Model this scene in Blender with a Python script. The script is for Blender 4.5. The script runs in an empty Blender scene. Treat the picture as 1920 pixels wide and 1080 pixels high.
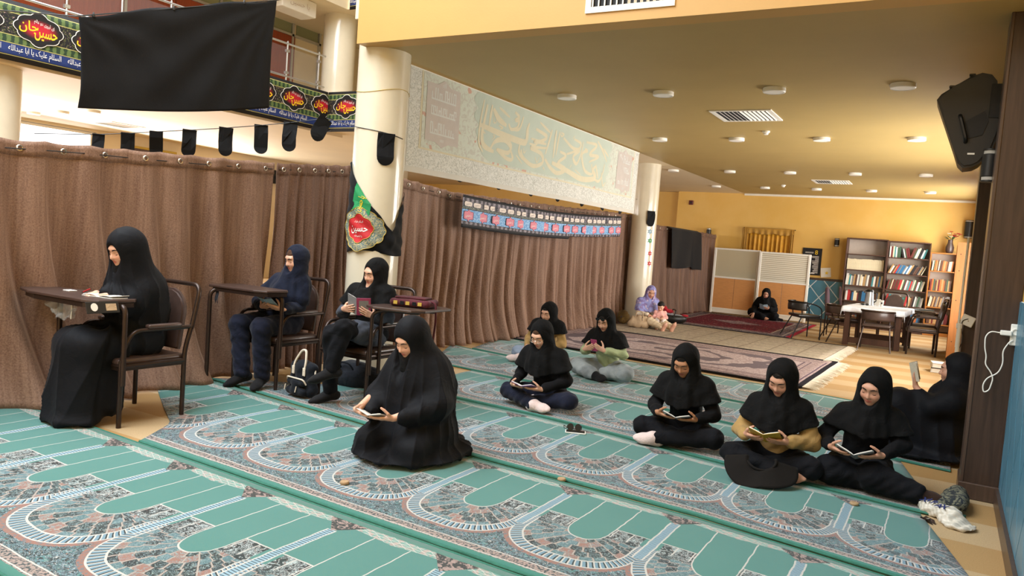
import bpy, bmesh, math, random
import numpy as np
from mathutils import Vector, Matrix
PI = math.pi
random.seed(7)
SC = bpy.context.scene
COL = SC.collection

# ------------------------------------------------------------------ camera
def setup_camera():
    yaw, pit, rol = 0.51917883, 0.06179293, 0.07400344
    f = Vector((-math.sin(yaw)*math.cos(pit), math.cos(yaw)*math.cos(pit), -math.sin(pit)))
    r = Vector((math.cos(yaw), math.sin(yaw), 0)); u = r.cross(f)
    r2 = math.cos(rol)*r + math.sin(rol)*u; u2 = -math.sin(rol)*r + math.cos(rol)*u
    cam = bpy.data.cameras.new('camera'); ob = bpy.data.objects.new('camera', cam)
    COL.objects.link(ob)
    m = Matrix((r2, u2, -f)).transposed().to_4x4(); m.translation = (0, 0, 1.5)
    ob.matrix_world = m
    cam.sensor_width = 36; cam.lens = 36*1429.92/1920; cam.clip_start = .05; cam.clip_end = 200
    SC.camera = ob
setup_camera()

# ------------------------------------------------------------------ light
SC.view_settings.view_transform = 'Standard'
SC.view_settings.look = 'None'
SC.view_settings.gamma = 1.0
SC.view_settings.use_curve_mapping = False
SC.view_settings.exposure = -0.08
WLD = bpy.data.worlds.new('world'); SC.world = WLD; WLD.use_nodes = True
bg = WLD.node_tree.nodes['Background']
bg.inputs[0].default_value = (0.83, 0.92, 1.0, 1); bg.inputs[1].default_value = 0.4

def area(name, loc, direction, sx, sy, power, color):
    l = bpy.data.lights.new(name, 'AREA'); l.shape = 'RECTANGLE'; l.size = sx; l.size_y = sy
    l.energy = power; l.color = color
    o = bpy.data.objects.new(name, l); o.location = loc
    o.rotation_euler = Vector(direction).to_track_quat('-Z', 'Y').to_euler()
    COL.objects.link(o); return o
# daylight through the atrium roof light, the side windows and the hall windows beyond the curtain
area('roof_daylight', (-5.4, 0.2, 7.9), (0.0, 0.2, -1), 5.5, 7.0, 1550, (0.88, 0.95, 1.0))
area('side_window_daylight', (0.75, 11.9, 1.75), (-1, 0, -0.12), 4.4, 2.3, 520, (1.0, 0.96, 0.9))
area('back_window_daylight', (0.75, 18.6, 1.85), (-1, 0.1, -0.1), 2.8, 1.9, 320, (1.0, 0.96, 0.9))
area('hall_window_daylight', (-15.6, 10.5, 1.9), (1, 0.15, 0), 13.0, 2.2, 650, (1.0, 0.97, 0.95))
area('hall_roof_daylight', (-8.0, 6.0, 7.9), (0, 0.1, -1), 3.0, 8.0, 500, (0.97, 0.98, 1.0))
# ------------------------------------------------------------------ helpers
def lin(c):
    if isinstance(c, str):
        c = [int(c[i:i+2], 16)/255 for i in (1, 3, 5)]
    return tuple((x/12.92 if x <= 0.04045 else ((x+0.055)/1.055)**2.4) for x in c[:3])

class NT:
    """tiny expression builder for shader math"""
    def __init__(s, mat): s.t = mat.node_tree; s.L = s.t.links
    def new(s, typ, **kw):
        n = s.t.nodes.new(typ)
        for k, v in kw.items(): setattr(n, k, v)
        return n
    def put(s, sock, v):
        if isinstance(v, EX): s.L.new(v.s, sock)
        elif isinstance(v, bpy.types.NodeSocket): s.L.new(v, sock)
        else:
            if hasattr(sock.default_value, '__len__') and not hasattr(v, '__len__'): v = (v,)*len(sock.default_value)
            if hasattr(v, '__len__') and len(v) == 3 and len(sock.default_value) == 4: v = tuple(v)+(1,)
            sock.default_value = v
    def m(s, op, a, b=0.0, c=0.0):
        n = s.new('ShaderNodeMath', operation=op)
        s.put(n.inputs[0], a); s.put(n.inputs[1], b); s.put(n.inputs[2], c)
        return EX(s, n.outputs[0])
    def mix(s, f, a, b):
        n = s.new('ShaderNodeMix', data_type='RGBA')
        s.put(n.inputs[0], f); s.put(n.inputs[6], a); s.put(n.inputs[7], b)
        return EX(s, n.outputs[2])
    def xyz(s, x, y, z=0.0):
        n = s.new('ShaderNodeCombineXYZ')
        for i, v in enumerate((x, y, z)): s.put(n.inputs[i], v)
        return EX(s, n.outputs[0])
    def sep(s, v):
        n = s.new('ShaderNodeSeparateXYZ'); s.put(n.inputs[0], v)
        return [EX(s, o) for o in n.outputs]
    def uv(s): return s.sep(s.new('ShaderNodeUVMap').outputs[0])
    def obj(s): return EX(s, s.new('ShaderNodeTexCoord').outputs['Object'])
    def noise(s, vec, scale=5, detail=2, rough=.5, dist=0., col=False):
        n = s.new('ShaderNodeTexNoise'); s.put(n.inputs['Vector'], vec)
        n.inputs['Scale'].default_value = scale; n.inputs['Detail'].default_value = detail
        n.inputs['Roughness'].default_value = rough; n.inputs['Distortion'].default_value = dist
        return EX(s, n.outputs[1 if col else 0])
    def voro(s, vec, scale=5, feature='F1', out=0, rnd=1.0):
        n = s.new('ShaderNodeTexVoronoi', feature=feature); s.put(n.inputs['Vector'], vec)
        n.inputs['Scale'].default_value = scale; n.inputs['Randomness'].default_value = rnd
        return EX(s, n.outputs[out])
    def ss(s, e0, e1, x):
        n = s.new('ShaderNodeMapRange', interpolation_type='SMOOTHSTEP')
        s.put(n.inputs[0], x); s.put(n.inputs[1], e0); s.put(n.inputs[2], e1)
        return EX(s, n.outputs[0])
    def ramp(s, f, stops, const=False):
        n = s.new('ShaderNodeValToRGB'); e = n.color_ramp.elements
        if const: n.color_ramp.interpolation = 'CONSTANT'
        while len(e) < len(stops): e.new(0.5)
        for el, (p, c) in zip(e, stops): el.position = p; el.color = (*lin(c), 1)
        s.put(n.inputs[0], f); return EX(s, n.outputs[0])
    def bump(s, h, strength=.3, dist=.01):
        n = s.new('ShaderNodeBump'); n.inputs['Strength'].default_value = strength
        n.inputs['Distance'].default_value = dist; s.put(n.inputs['Height'], h)
        return EX(s, n.outputs[0])
class EX:
    def __init__(s, nt, sock): s.n = nt; s.s = sock
    def __add__(a, b): return a.n.m('ADD', a, b)
    __radd__ = __add__
    def __sub__(a, b): return a.n.m('SUBTRACT', a, b)
    def __rsub__(a, b): return a.n.m('SUBTRACT', b, a)
    def __mul__(a, b): return a.n.m('MULTIPLY', a, b)
    __rmul__ = __mul__
    def __truediv__(a, b): return a.n.m('DIVIDE', a, b)
    def __lt__(a, b): return a.n.m('LESS_THAN', a, b)
    def __gt__(a, b): return a.n.m('GREATER_THAN', a, b)
    def __pow__(a, b): return a.n.m('POWER', a, b)
    def abs(a): return a.n.m('ABSOLUTE', a)
    def min(a, b): return a.n.m('MINIMUM', a, b)
    def max(a, b): return a.n.m('MAXIMUM', a, b)
    def floor(a): return a.n.m('FLOOR', a)
    def frac(a): return a.n.m('FRACT', a)
    def sin(a): return a.n.m('SINE', a)

MATS = {}
def newmat(name):
    m = bpy.data.materials.new(name); m.use_nodes = True
    nt = NT(m); b = m.node_tree.nodes['Principled BSDF']
    MATS[name] = m
    return m, nt, b
def mat(name, color, rough=.6, metal=0., var=0., scale=8., bump=0., bscale=60., coat=0., sheen=0., alpha=1., spec=.5, trans=0., stretch=None):
    """plain procedural material: base colour with noise variation and fine relief"""
    if name in MATS: return MATS[name]
    m, nt, b = newmat(name)
    c = lin(color); b.inputs['Roughness'].default_value = rough; b.inputs['Metallic'].default_value = metal
    b.inputs['Specular IOR Level'].default_value = spec
    b.inputs['Coat Weight'].default_value = coat; b.inputs['Sheen Weight'].default_value = sheen
    b.inputs['Alpha'].default_value = alpha; b.inputs['Transmission Weight'].default_value = trans
    b.inputs['Base Color'].default_value = (*c, 1)
    vec = nt.obj()
    if stretch:
        x, y, z = nt.sep(vec); vec = nt.xyz(x*stretch[0], y*stretch[1], z*stretch[2])
    if var:
        n = nt.noise(vec, scale, 4, .6)
        nt.put(b.inputs['Base Color'], nt.mix(nt.ss(.25, .75, n), tuple(x*(1-var) for x in c), tuple(min(1, x*(1+var)) for x in c)))
    if bump:
        nt.put(b.inputs['Normal'], nt.bump(nt.noise(vec, bscale, 3), bump, .004))
    return m
def emit(name, color, strength):
    m, nt, b = newmat(name)
    b.inputs['Base Color'].default_value = (*lin(color), 1)
    b.inputs['Emission Color'].default_value = (*lin(color), 1); b.inputs['Emission Strength'].default_value = strength
    return m

def link(name, me, m=None, parent=None, loc=None, rot=None, smooth=None):
    if isinstance(me, bmesh.types.BMesh):
        bm = me; me = bpy.data.meshes.new(name)
        bmesh.ops.recalc_face_normals(bm, faces=bm.faces[:]); bm.to_mesh(me); bm.free()
    o = bpy.data.objects.new(name, me); COL.objects.link(o)
    if m is not None and me is not None and not me.materials: me.materials.append(MATS[m] if isinstance(m, str) else m)
    if parent is not None: o.parent = parent
    if loc is not None: o.location = loc
    if rot is not None: o.rotation_euler = rot
    if smooth is not None and me is not None:
        if smooth is True: me.polygons.foreach_set('use_smooth', [True]*len(me.polygons))
        else: sharpen(me, smooth)
    return o
def sharpen(me, ang):
    me.polygons.foreach_set('use_smooth', [True]*len(me.polygons))
    me.set_sharp_from_angle(angle=math.radians(ang))
def thing(name, label, cat, loc=(0, 0, 0), rz=0, group=None):
    o = bpy.data.objects.new(name, None); COL.objects.link(o); o.location = loc; o.rotation_euler = (0, 0, rz)
    o.empty_display_size = .1
    return tag(o, label, cat, group)
def tag(o, label, cat, group=None, kind=None):
    o['label'] = label; o['category'] = cat
    if group: o['group'] = group
    if kind: o['kind'] = kind
    return o
def struct(o, label=None, cat=None):
    o['kind'] = 'structure'
    if label: o['label'] = label; o['category'] = cat
    return o
def dup(root, loc=None, rz=None, label=None):
    r = root.copy(); COL.objects.link(r)
    if loc is not None: r.location = loc
    if rz is not None: r.rotation_euler = (0, 0, rz)
    if label: r['label'] = label
    def kids(a, b):
        for ch in a.children:
            c = ch.copy(); COL.objects.link(c); c.parent = b; kids(ch, c)
    kids(root, r)
    return r

def box(bm, a, b, M=None):
    x0, y0, z0 = a; x1, y1, z1 = b
    v = [bm.verts.new(p) for p in ((x0,y0,z0),(x1,y0,z0),(x1,y1,z0),(x0,y1,z0),(x0,y0,z1),(x1,y0,z1),(x1,y1,z1),(x0,y1,z1))]
    if M is not None:
        for q in v: q.co = M @ q.co
    for f in ((0,3,2,1),(4,5,6,7),(0,1,5,4),(1,2,6,5),(2,3,7,6),(3,0,4,7)): bm.faces.new([v[i] for i in f])
    return v
def boxm(a, b, bev=0., seg=1, M=None):
    bm = bmesh.new(); box(bm, a, b, M)
    if bev: bmesh.ops.bevel(bm, geom=bm.edges[:], offset=bev, segments=seg, affect='EDGES', profile=.5)
    return bm
def tube(bm, pts, r, n=8, closed=False, caps=True):
    pts = [Vector(p) for p in pts]; N = len(pts)
    rr = r if hasattr(r, '__len__') else [r]*N
    rings = []; up = None
    for i, p in enumerate(pts):
        if closed: t = (pts[(i+1) % N]-pts[i-1])
        else: t = pts[min(i+1, N-1)]-pts[max(i-1, 0)]
        t.normalize()
        if up is None:
            up = Vector((0, 0, 1)) if abs(t.z) < .9 else Vector((1, 0, 0))
        a = t.cross(up)
        if a.length < 1e-6: a = t.orthogonal()
        a.normalize(); b = a.cross(t); up = b
        rings.append([bm.verts.new(p+(a*math.cos(2*PI*k/n)+b*math.sin(2*PI*k/n))*rr[i]) for k in range(n)])
    for i in range(N if closed else N-1):
        A, B = rings[i], rings[(i+1) % N]
        for k in range(n): bm.faces.new((A[k], A[(k+1) % n], B[(k+1) % n], B[k]))
    if caps and not closed:
        bm.faces.new(rings[0]); bm.faces.new(rings[-1][::-1])
    return bm
def tubem(pts, r, n=8, **k):
    bm = bmesh.new(); tube(bm, pts, r, n, **k); return bm
def rnd_path(pts, rad=.05, seg=5):
    """polyline with rounded corners"""
    pts = [Vector(p) for p in pts]; out = [pts[0]]
    for i in range(1, len(pts)-1):
        p = pts[i]; a = (pts[i-1]-p); b = (pts[i+1]-p)
        d = min(rad, a.length*.49, b.length*.49)
        A = p+a.normalized()*d; B = p+b.normalized()*d
        for k in range(seg+1):
            t = k/seg; out.append(A*(1-t)**2+p*2*t*(1-t)+B*t*t)
    out.append(pts[-1]); return out
def lathe(bm, prof, n=24, c=(0, 0, 0), caps=True):
    rings = [[bm.verts.new((c[0]+r*math.cos(2*PI*k/n), c[1]+r*math.sin(2*PI*k/n), c[2]+z)) for k in range(n)] for r, z in prof]
    for A, B in zip(rings, rings[1:]):
        for k in range(n): bm.faces.new((A[k], A[(k+1) % n], B[(k+1) % n], B[k]))
    if caps: bm.faces.new(rings[0][::-1]); bm.faces.new(rings[-1])
    return bm
def lathem(prof, n=24, c=(0, 0, 0), **k):
    bm = bmesh.new(); lathe(bm, prof, n, c, **k); return bm
def prism(bm, poly, h, M=None):
    """extrude a 2-D polygon (x, y) to height h along z, then transform"""
    A = [bm.verts.new((x, y, 0)) for x, y in poly]; B = [bm.verts.new((x, y, h)) for x, y in poly]
    if M is not None:
        for v in A+B: v.co = M @ v.co
    n = len(poly)
    bm.faces.new(A[::-1]); bm.faces.new(B)
    for i in range(n): bm.faces.new((A[i], A[(i+1) % n], B[(i+1) % n], B[i]))
    return bm
def prismm(poly, h, M=None):
    bm = bmesh.new(); prism(bm, poly, h, M); return bm
def gridmesh(name, fn, nu, nv, uvfn=None, thick=0.):
    """sheet from fn(s,t)->xyz with s,t in 0..1"""
    S, T = np.meshgrid(np.linspace(0, 1, nu+1), np.linspace(0, 1, nv+1), indexing='ij')
    P = np.array(fn(S, T), dtype=np.float64); P = np.stack([np.broadcast_to(p, S.shape) for p in P], -1)
    idx = np.arange((nu+1)*(nv+1)).reshape(nu+1, nv+1)
    q = np.stack([idx[:-1, :-1], idx[1:, :-1], idx[1:, 1:], idx[:-1, 1:]], -1).reshape(-1, 4)
    V = P.reshape(-1, 3)
    me = npmesh(name, V, q)
    uv = me.uv_layers.new(name='UVMap')
    U, W = uvfn(S, T) if uvfn else (S, T)
    UV = np.stack([np.broadcast_to(U, S.shape), np.broadcast_to(W, S.shape)], -1).reshape(-1, 2)
    uv.data.foreach_set('uv', UV[q.reshape(-1)].astype(np.float32).ravel())
    me.polygons.foreach_set('use_smooth', [True]*len(q))
    return me
def npmesh(name, V, Q):
    me = bpy.data.meshes.new(name); V = np.asarray(V, np.float32); Q = np.asarray(Q, np.int32)
    me.vertices.add(len(V)); me.vertices.foreach_set('co', V.ravel())
    k = Q.shape[1]
    me.loops.add(Q.size); me.loops.foreach_set('vertex_index', Q.ravel())
    me.polygons.add(len(Q)); me.polygons.foreach_set('loop_start', np.arange(0, Q.size, k, dtype=np.int32))
    me.polygons.foreach_set('loop_total', np.full(len(Q), k, np.int32))
    me.update(calc_edges=True); me.validate(); return me
def thicken(o, t, offset=0.):
    md = o.modifiers.new('thickness', 'SOLIDIFY'); md.thickness = t; md.offset = offset; return o

# arabic shaping: letters joined through presentation forms, order reversed
AR = {'ا':'ﺍﺎ','آ':'ﺁﺂ','ب':'ﺏﺐﺑﺒ','ت':'ﺕﺖﺗﺘ','ث':'ﺙﺚﺛﺜ','ج':'ﺝﺞﺟﺠ','ح':'ﺡﺢﺣﺤ','خ':'ﺥﺦﺧﺨ','د':'ﺩﺪ','ذ':'ﺫﺬ','ر':'ﺭﺮ','ز':'ﺯﺰ',
 'س':'ﺱﺲﺳﺴ','ش':'ﺵﺶﺷﺸ','ص':'ﺹﺺﺻﺼ','ض':'ﺽﺾﺿﻀ','ط':'ﻁﻂﻃﻄ','ظ':'ﻅﻆﻇﻈ','ع':'ﻉﻊﻋﻌ','غ':'ﻍﻎﻏﻐ','ف':'ﻑﻒﻓﻔ','ق':'ﻕﻖﻗﻘ','ك':'ﻙﻚﻛﻜ','ل':'ﻝﻞﻟﻠ',
 'م':'ﻡﻢﻣﻤ','ن':'ﻥﻦﻧﻨ','ه':'ﻩﻪﻫﻬ','و':'ﻭﻮ','ی':'ﯼﯽﯾﯿ','ي':'ﻱﻲﻳﻴ','ة':'ﺓﺔ','پ':'ﭖﭗﭘﭙ','چ':'ﭺﭻﭼﭽ','ک':'ﮎﮏﮐﮑ','گ':'ﮒﮓﮔﮕ'}
def shape_ar(s):
    out = []
    for i, c in enumerate(s):
        if c not in AR: out.append(c); continue
        f = AR[c]
        pj = i > 0 and s[i-1] in AR and len(AR[s[i-1]]) == 4
        nj = len(f) == 4 and i+1 < len(s) and s[i+1] in AR
        out.append(f[3] if pj and nj else f[2] if nj else f[1] if pj else f[0])
    return ''.join(reversed(out))
def textmesh(name, s, size=1., ext=0., bold=0., arabic=True, width=None, height=None, res=3, shear=0.):
    cu = bpy.data.curves.new(name, 'FONT'); cu.body = shape_ar(s) if arabic else s
    cu.size = size; cu.extrude = ext; cu.offset = bold; cu.resolution_u = res; cu.align_x = 'CENTER'; cu.shear = shear
    o = bpy.data.objects.new(name, cu); COL.objects.link(o)
    me = bpy.data.meshes.new_from_object(o.evaluated_get(bpy.context.evaluated_depsgraph_get()))
    bpy.data.objects.remove(o); bpy.data.curves.remove(cu)
    n = len(me.vertices); co = np.empty(n*3, np.float32); me.vertices.foreach_get('co', co); co = co.reshape(-1, 3)
    lo, hi = co.min(0), co.max(0); co[:, :2] -= (lo[:2]+hi[:2])/2
    if width: co[:, 0] *= width/(hi[0]-lo[0])
    if height: co[:, 1] *= height/(hi[1]-lo[1])
    me.vertices.foreach_set('co', co.ravel()); me.materials.clear(); me.name = name; me.update()
    return me
def mapmesh(me, fn):
    """apply a numpy mapping to the vertices of a mesh"""
    n = len(me.vertices); co = np.empty(n*3, np.float32); me.vertices.foreach_get('co', co); co = co.reshape(-1, 3)
    co = np.asarray(fn(co), np.float32); me.vertices.foreach_set('co', co.ravel()); me.update(); return me
def joinmesh(name, meshes):
    bm = bmesh.new()
    for m in meshes: bm.from_mesh(m)
    me = bpy.data.meshes.new(name); bm.to_mesh(me); bm.free(); return me
def frame(origin, ux, uy):
    """matrix whose local x,y axes lie along ux,uy at origin"""
    ux = Vector(ux).normalized(); uy = Vector(uy).normalized(); uz = ux.cross(uy)
    m = Matrix((ux, uy, uz)).transposed().to_4x4(); m.translation = origin; return m
# ------------------------------------------------------------------ structure
ZC = 3.22; YB = 20.9; YF = 5.47; XR = .42; XG = -9.9; YG = 10.2
def m_wall():
    m, nt, b = newmat('wall_paint')
    v = nt.obj(); n = nt.noise(v, 1.3, 4, .6)
    nt.put(b.inputs['Base Color'], nt.mix(nt.ss(.3, .7, n), lin('#d8ab54'), lin('#deb463')))
    b.inputs['Roughness'].default_value = .55
    nt.put(b.inputs['Normal'], nt.bump(nt.noise(v, 90, 3), .12, .003))
m_wall()
mat('ceiling_paint', '#ab935c', .5, var=.04, scale=1.2, bump=.08, bscale=40)
mat('wall_paint_dimmed', '#c39a58', .5, var=.03, scale=1.5, bump=.1, bscale=60)  # same paint as the walls, its colour darkened for weaker light on the fascia
mat('hall_paint', '#e0cfae', .6, var=.04, scale=1.)
mat('column_paint', '#d9d0ba', .22, var=.05, scale=2.5, bump=.05, bscale=12, coat=.4)
mat('dark_wood', '#3a2a22', .38, var=.3, scale=5, stretch=(9, 9, .5), bump=.1, bscale=80)
mat('dark_wood_edge', '#4b3a30', .35, var=.2, scale=6, stretch=(9, 9, .5))
mat('white_trim', '#e8e2d2', .5, var=.04)
mat('grout', '#dfe6e8', .7, var=.05)
mat('blue_tile', '#4c8199', .35, var=.08, scale=6, coat=.1)
mat('orange_wood', '#8f3f20', .4, var=.16, scale=5, stretch=(8, 8, .6))
mat('aluminium', '#c3c6c9', .35, .85, var=.04)
mat('frosted_pane', '#8a8d6a', .35, var=.05, scale=60, bump=.1, bscale=150)
mat('white_plastic', '#ece9e0', .45, var=.02)
mat('black_plastic', '#141414', .45, var=.1, bump=.15, bscale=220)
mat('bright_window', '#f4f8ff', .2)
def m_floor():
    m, nt, b = newmat('ochre_flooring')
    x, y, z = nt.sep(nt.obj())
    cx = (x/.62).floor(); cy = (y/.45).floor()
    wn = nt.new('ShaderNodeTexWhiteNoise', noise_dimensions='2D'); nt.put(wn.inputs['Vector'], nt.xyz(cx*.37, cy))
    band = ((cy*.5).frac() > .25)
    tone = EX(nt, wn.outputs[0])*.45 + band*.55
    c = nt.mix(nt.ss(.35, .75, tone), lin('#aa8756'), lin('#bba27c'))
    g = nt.noise(nt.obj(), 160, 2, .7); c = nt.mix(nt.ss(.3, .7, g)*.35, c, lin('#84602f'))
    nt.put(b.inputs['Base Color'], c); b.inputs['Roughness'].default_value = .75
    nt.put(b.inputs['Normal'], nt.bump(g, .25, .003))
m_floor()
def glassmat(name, color, rough, alpha):
    m, nt, b = newmat(name)
    b.inputs['Base Color'].default_value = (*lin(color), 1); b.inputs['Roughness'].default_value = rough
    b.inputs['Alpha'].default_value = alpha; b.inputs['Specular IOR Level'].default_value = .6
    return m
glassmat('clear_glass', '#dfe8ea', .05, .035)

def slab(name, a, b, m, **k):
    return link(name, boxm(a, b), m, **k)
struct(slab('floor', (-17.2, -4.2, -.15), (XR+.2, 21.5, 0), 'ochre_flooring'), 'ochre and beige banded flooring of the hall', 'floor')
struct(slab('ceiling', (-4.98, YF+.2, ZC), (XR+.2, 21.3, ZC+.3), 'ceiling_paint'), 'tan painted low ceiling over the reading area', 'ceiling')
struct(slab('wall_upper', (-4.98, YF, ZC), (XR+.2, YF+.2, 8.2), 'wall_paint_dimmed'), 'yellow wall rising above the edge of the low ceiling', 'wall')
struct(slab('trim_1', (-4.98, YB-.03, ZC-.05), (XR, YB, ZC), 'white_trim'), 'pale cornice strip along the back wall', 'trim')
# back wall with a recessed stretch behind the far curtain
wb = struct(slab('wall_back', (-6.8, YB, 0), (XR+.2, YB+.25, ZC), 'wall_paint'), 'yellow back wall above a blue tiled dado', 'wall')
struct(slab('wall_back_recess', (-17.2, YB+.3, 0), (-6.75, YB+.5, ZC), 'wall_paint'), 'yellow recessed stretch of back wall beyond the far curtain', 'wall')
# right wall, open at a window
wr = bmesh.new()
for a, b in (((XR, -4.2, 0), (XR+.2, 9.5, 8.2)), ((XR, 14.6, 0), (XR+.2, 17.1, 8.2)), ((XR, 20.1, 0), (XR+.2, 21.3, 8.2)), ((XR, 17.1, 0), (XR+.2, 20.1, .8)), ((XR, 17.1, 2.9), (XR+.2, 20.1, 8.2)), ((XR, 9.5, 0), (XR+.2, 14.6, .7)), ((XR, 9.5, 2.9), (XR+.2, 14.6, 8.2))): box(wr, a, b)
wr = struct(link('wall_right', wr, 'wall_paint'), 'right hand wall with blue tiled dado', 'wall')
wn_ = struct(thing('window_1', 'side window beyond the dark wooden pillar', 'window', (XR, 12.05, .7)))
bm = bmesh.new()
for y in (-2.52, -1.27, 0, 1.27, 2.52): box(bm, (.06, y-.025, 0), (.12, y+.025, 2.2))
for z in (0, 1.5, 2.15): box(bm, (.055, -2.55, z), (.125, 2.55, z+.05))
link('window_frame', bm, 'aluminium', wn_)
for i in range(4): link('pane', boxm((.085, -2.5+i*1.26, .05), (.091, -1.28+i*1.26, 2.15)), 'clear_glass', wn_)
wn3 = struct(thing('window_3', 'side window beside the bookcases at the back', 'window', (XR, 18.6, .8)))
bm = bmesh.new()
for y in (-1.48, 0, 1.48): box(bm, (.06, y-.025, 0), (.12, y+.025, 2.1))
for z in (0, 1.4, 2.05): box(bm, (.055, -1.5, z), (.125, 1.5, z+.05))
link('window_frame', bm, 'aluminium', wn3)
for i in range(2): link('pane', boxm((.085, -1.46+i*1.48, .05), (.091, -.02+i*1.48, 2.05)), 'clear_glass', wn3)
struct(slab('wall_rear_blocker', (-17.2, -4.4, 0), (XR+.2, -4.2, 8.2), 'hall_paint'), 'unseen cream wall added at the near end of the atrium to block light', 'wall')  # unseen wall, added to keep out light from behind the camera
# left hall beyond the curtain
wl = bmesh.new()
for a, b in (((-16.4, -4.2, 0), (-16.2, 21.5, 2.2)), ((-16.4, -4.2, 2.2), (-16.2, 3.0, ZC)), ((-16.4, 9.85, 2.2), (-16.2, 21.5, ZC)), ((-16.4, 3.0, 3.16), (-16.2, 9.85, ZC))): box(wl, a, b)
struct(link('wall_left', wl, 'hall_paint'), 'cream far wall of the hall beyond the curtain', 'wall')
emit('daylight_pane', '#f6f9ff', 3.0)
w2 = struct(thing('window_2', 'overexposed bright window high on the far hall wall', 'window', (-16.3, 6.4, 2.2)))
bm = bmesh.new()
for y in (-3.38, -1.7, 0, 1.7, 3.38): box(bm, (-.04, y-.03, 0), (.04, y+.03, .96))
for z in (0, .9): box(bm, (-.045, -3.4, z), (.045, 3.4, z+.05))
link('window_frame', bm, 'white_plastic', w2)
for i in range(4): link('pane', boxm((-.02, -3.36+i*1.7, .05), (-.01, -1.72+i*1.7, .9)), 'daylight_pane', w2)
# gallery slabs around the atrium
bm = bmesh.new()
box(bm, (-16.4, -4.2, ZC), (XG-.02, 21.3, 3.88)); box(bm, (XG-.02, YG+.02, ZC), (-4.98, 21.3, 3.88))
gs = struct(link('ceiling_gallery', bm, 'hall_paint'), 'cream underside and slab of the gallery around the atrium', 'ceiling')
struct(slab('beam_gallery', (-12.25, -4.2, ZC-.06), (-9.95, YG+.5, ZC), 'hall_paint'), 'cream beam along the gallery edge', 'beam')
struct(slab('wall_gallery', (-12.0, -4.2, 3.88), (-11.75, 21.3, 8.2), 'hall_paint'), 'upper wall behind the gallery railing', 'wall')
struct(slab('wall_gallery_back', (-12.0, 13.2, 3.88), (-4.98, 13.4, 8.2), 'hall_paint'), 'upper wall at the back of the gallery', 'wall')
struct(slab('wall_gallery_side', (-5.2, YF+.2, ZC+.3), (-4.98, 13.3, 8.2), 'hall_paint'), 'upper wall along the atrium side of the low ceiling', 'wall')
bm = bmesh.new(); box(bm, (-12, -4.2, 5.46), (XG-.02, 13.3, 5.9)); box(bm, (XG-.02, YG+.4, 5.46), (-4.98, 13.3, 5.9))
struct(link('ceiling_upper', bm, 'hall_paint'), 'second gallery slab above the railing', 'ceiling')
bm = bmesh.new()
for a, b in (((-17.2, -4.4, 8.2), (-9.6, 21.3, 8.4)), ((-9.6, 6.5, 8.2), (XR+.2, 21.3, 8.4)), ((-.6, -4.4, 8.2), (XR+.2, 6.5, 8.4)), ((-9.6, -4.4, 8.2), (-.6, -3.3, 8.4))): box(bm, a, b)
struct(link('roof', bm, 'hall_paint'), 'unseen atrium roof added around its roof light to block sky light', 'roof')  # unseen slab, added so sky light enters only through the opening
# orange wooden panels and office glazing behind the railing
pn = struct(thing('panel_wall', 'orange veneered panelling with aluminium framed frosted panes on gallery', 'panelling', (-11.75, 0, 3.88)))
for i in range(14):
    y = .3+i*.9
    if y+.9 > 11.85: continue
    link('panel', boxm((0, y+.006, .02), (.03, y+.894, 1.33), .004), 'orange_wood', pn)
for i in range(7):
    y = .3+i*1.8; y1 = min(y+1.8, 11.75)
    if y1-y < .2: continue
    for z0, z1 in ((1.36, 1.78), (1.82, 2.6)):
        link('pane', boxm((.005, y+.03, z0), (.015, y1-.03, z1)), 'frosted_pane', pn)
bm = bmesh.new()
for z in (1.33, 1.78): box(bm, (0, .3, z), (.05, 11.8, z+.045))
for y in (.3, 2.1, 3.9, 5.7, 7.5, 9.3, 11.02, 11.76): box(bm, (0, y-.025, 0), (.05, y+.025, 2.7))
link('mullions', bm, 'aluminium', pn)
# gallery railing
rl = thing('railing', 'steel and glass railing along the edge of the upper gallery', 'railing', (-10.0, 0, 3.88))
PY = [1.2+i*.737 for i in range(13)]
post = None
for y in PY:
    bm = bmesh.new(); tube(bm, [(0, 0, 0), (0, 0, .66)], .016, 10); lathe(bm, [(.001, .65), (.02, .665), (.001, .69)], 10, caps=False)
    for z in (.16, .52): box(bm, (-.022, -.035, z-.02), (.022, .035, z+.02))
    if post is None: post = link('post', bm, 'aluminium', rl, (0, y, 0))
    else:
        bm.free(); o = post.copy(); COL.objects.link(o); o.location = (0, y, 0)
for y0, y1 in zip(PY, PY[1:]): link('glass_panel', boxm((-.004, y0+.03, .1), (.004, y1-.03, .58)), 'clear_glass', rl)
for z in (.1, .64): link('handrail' if z > .3 else 'bottom_rail', tubem([(0, .9, z), (0, YG, z)], .017, 8), 'aluminium', rl)
# columns
def column(loc, r, h, label, name='column', z0=0):
    c = thing(name, label, 'column', loc)
    link('shaft', lathem([(r, z0), (r, h)], 40), 'column_paint', c, smooth=40)
    if z0 == 0: link('base', lathem([(r+.004, 0), (r+.004, .05), (r+.0005, .055)], 40), 'column_paint', c, smooth=40)
    c['kind'] = 'structure'; return c
COL1 = (-4.95, 5.85); COL2 = (-5.42, 14.62); CR = .252
column((*COL1, 0), CR, 8.2, 'near round cream column with black mourning flag wrapped around it')
column((*COL2, 0), .25, ZC, 'far round cream column beside the seated mother')
column((-10.45, 4.95, 0), .36, ZC, 'round cream column under the gallery at far left')
column((-10.4, 10.95, 3.88), .3, 5.46-3.88, 'round cream column standing on the upper gallery')
column((-10.3, 12.6, 0), .34, ZC, 'round cream column under the gallery beyond the pennants')
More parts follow.
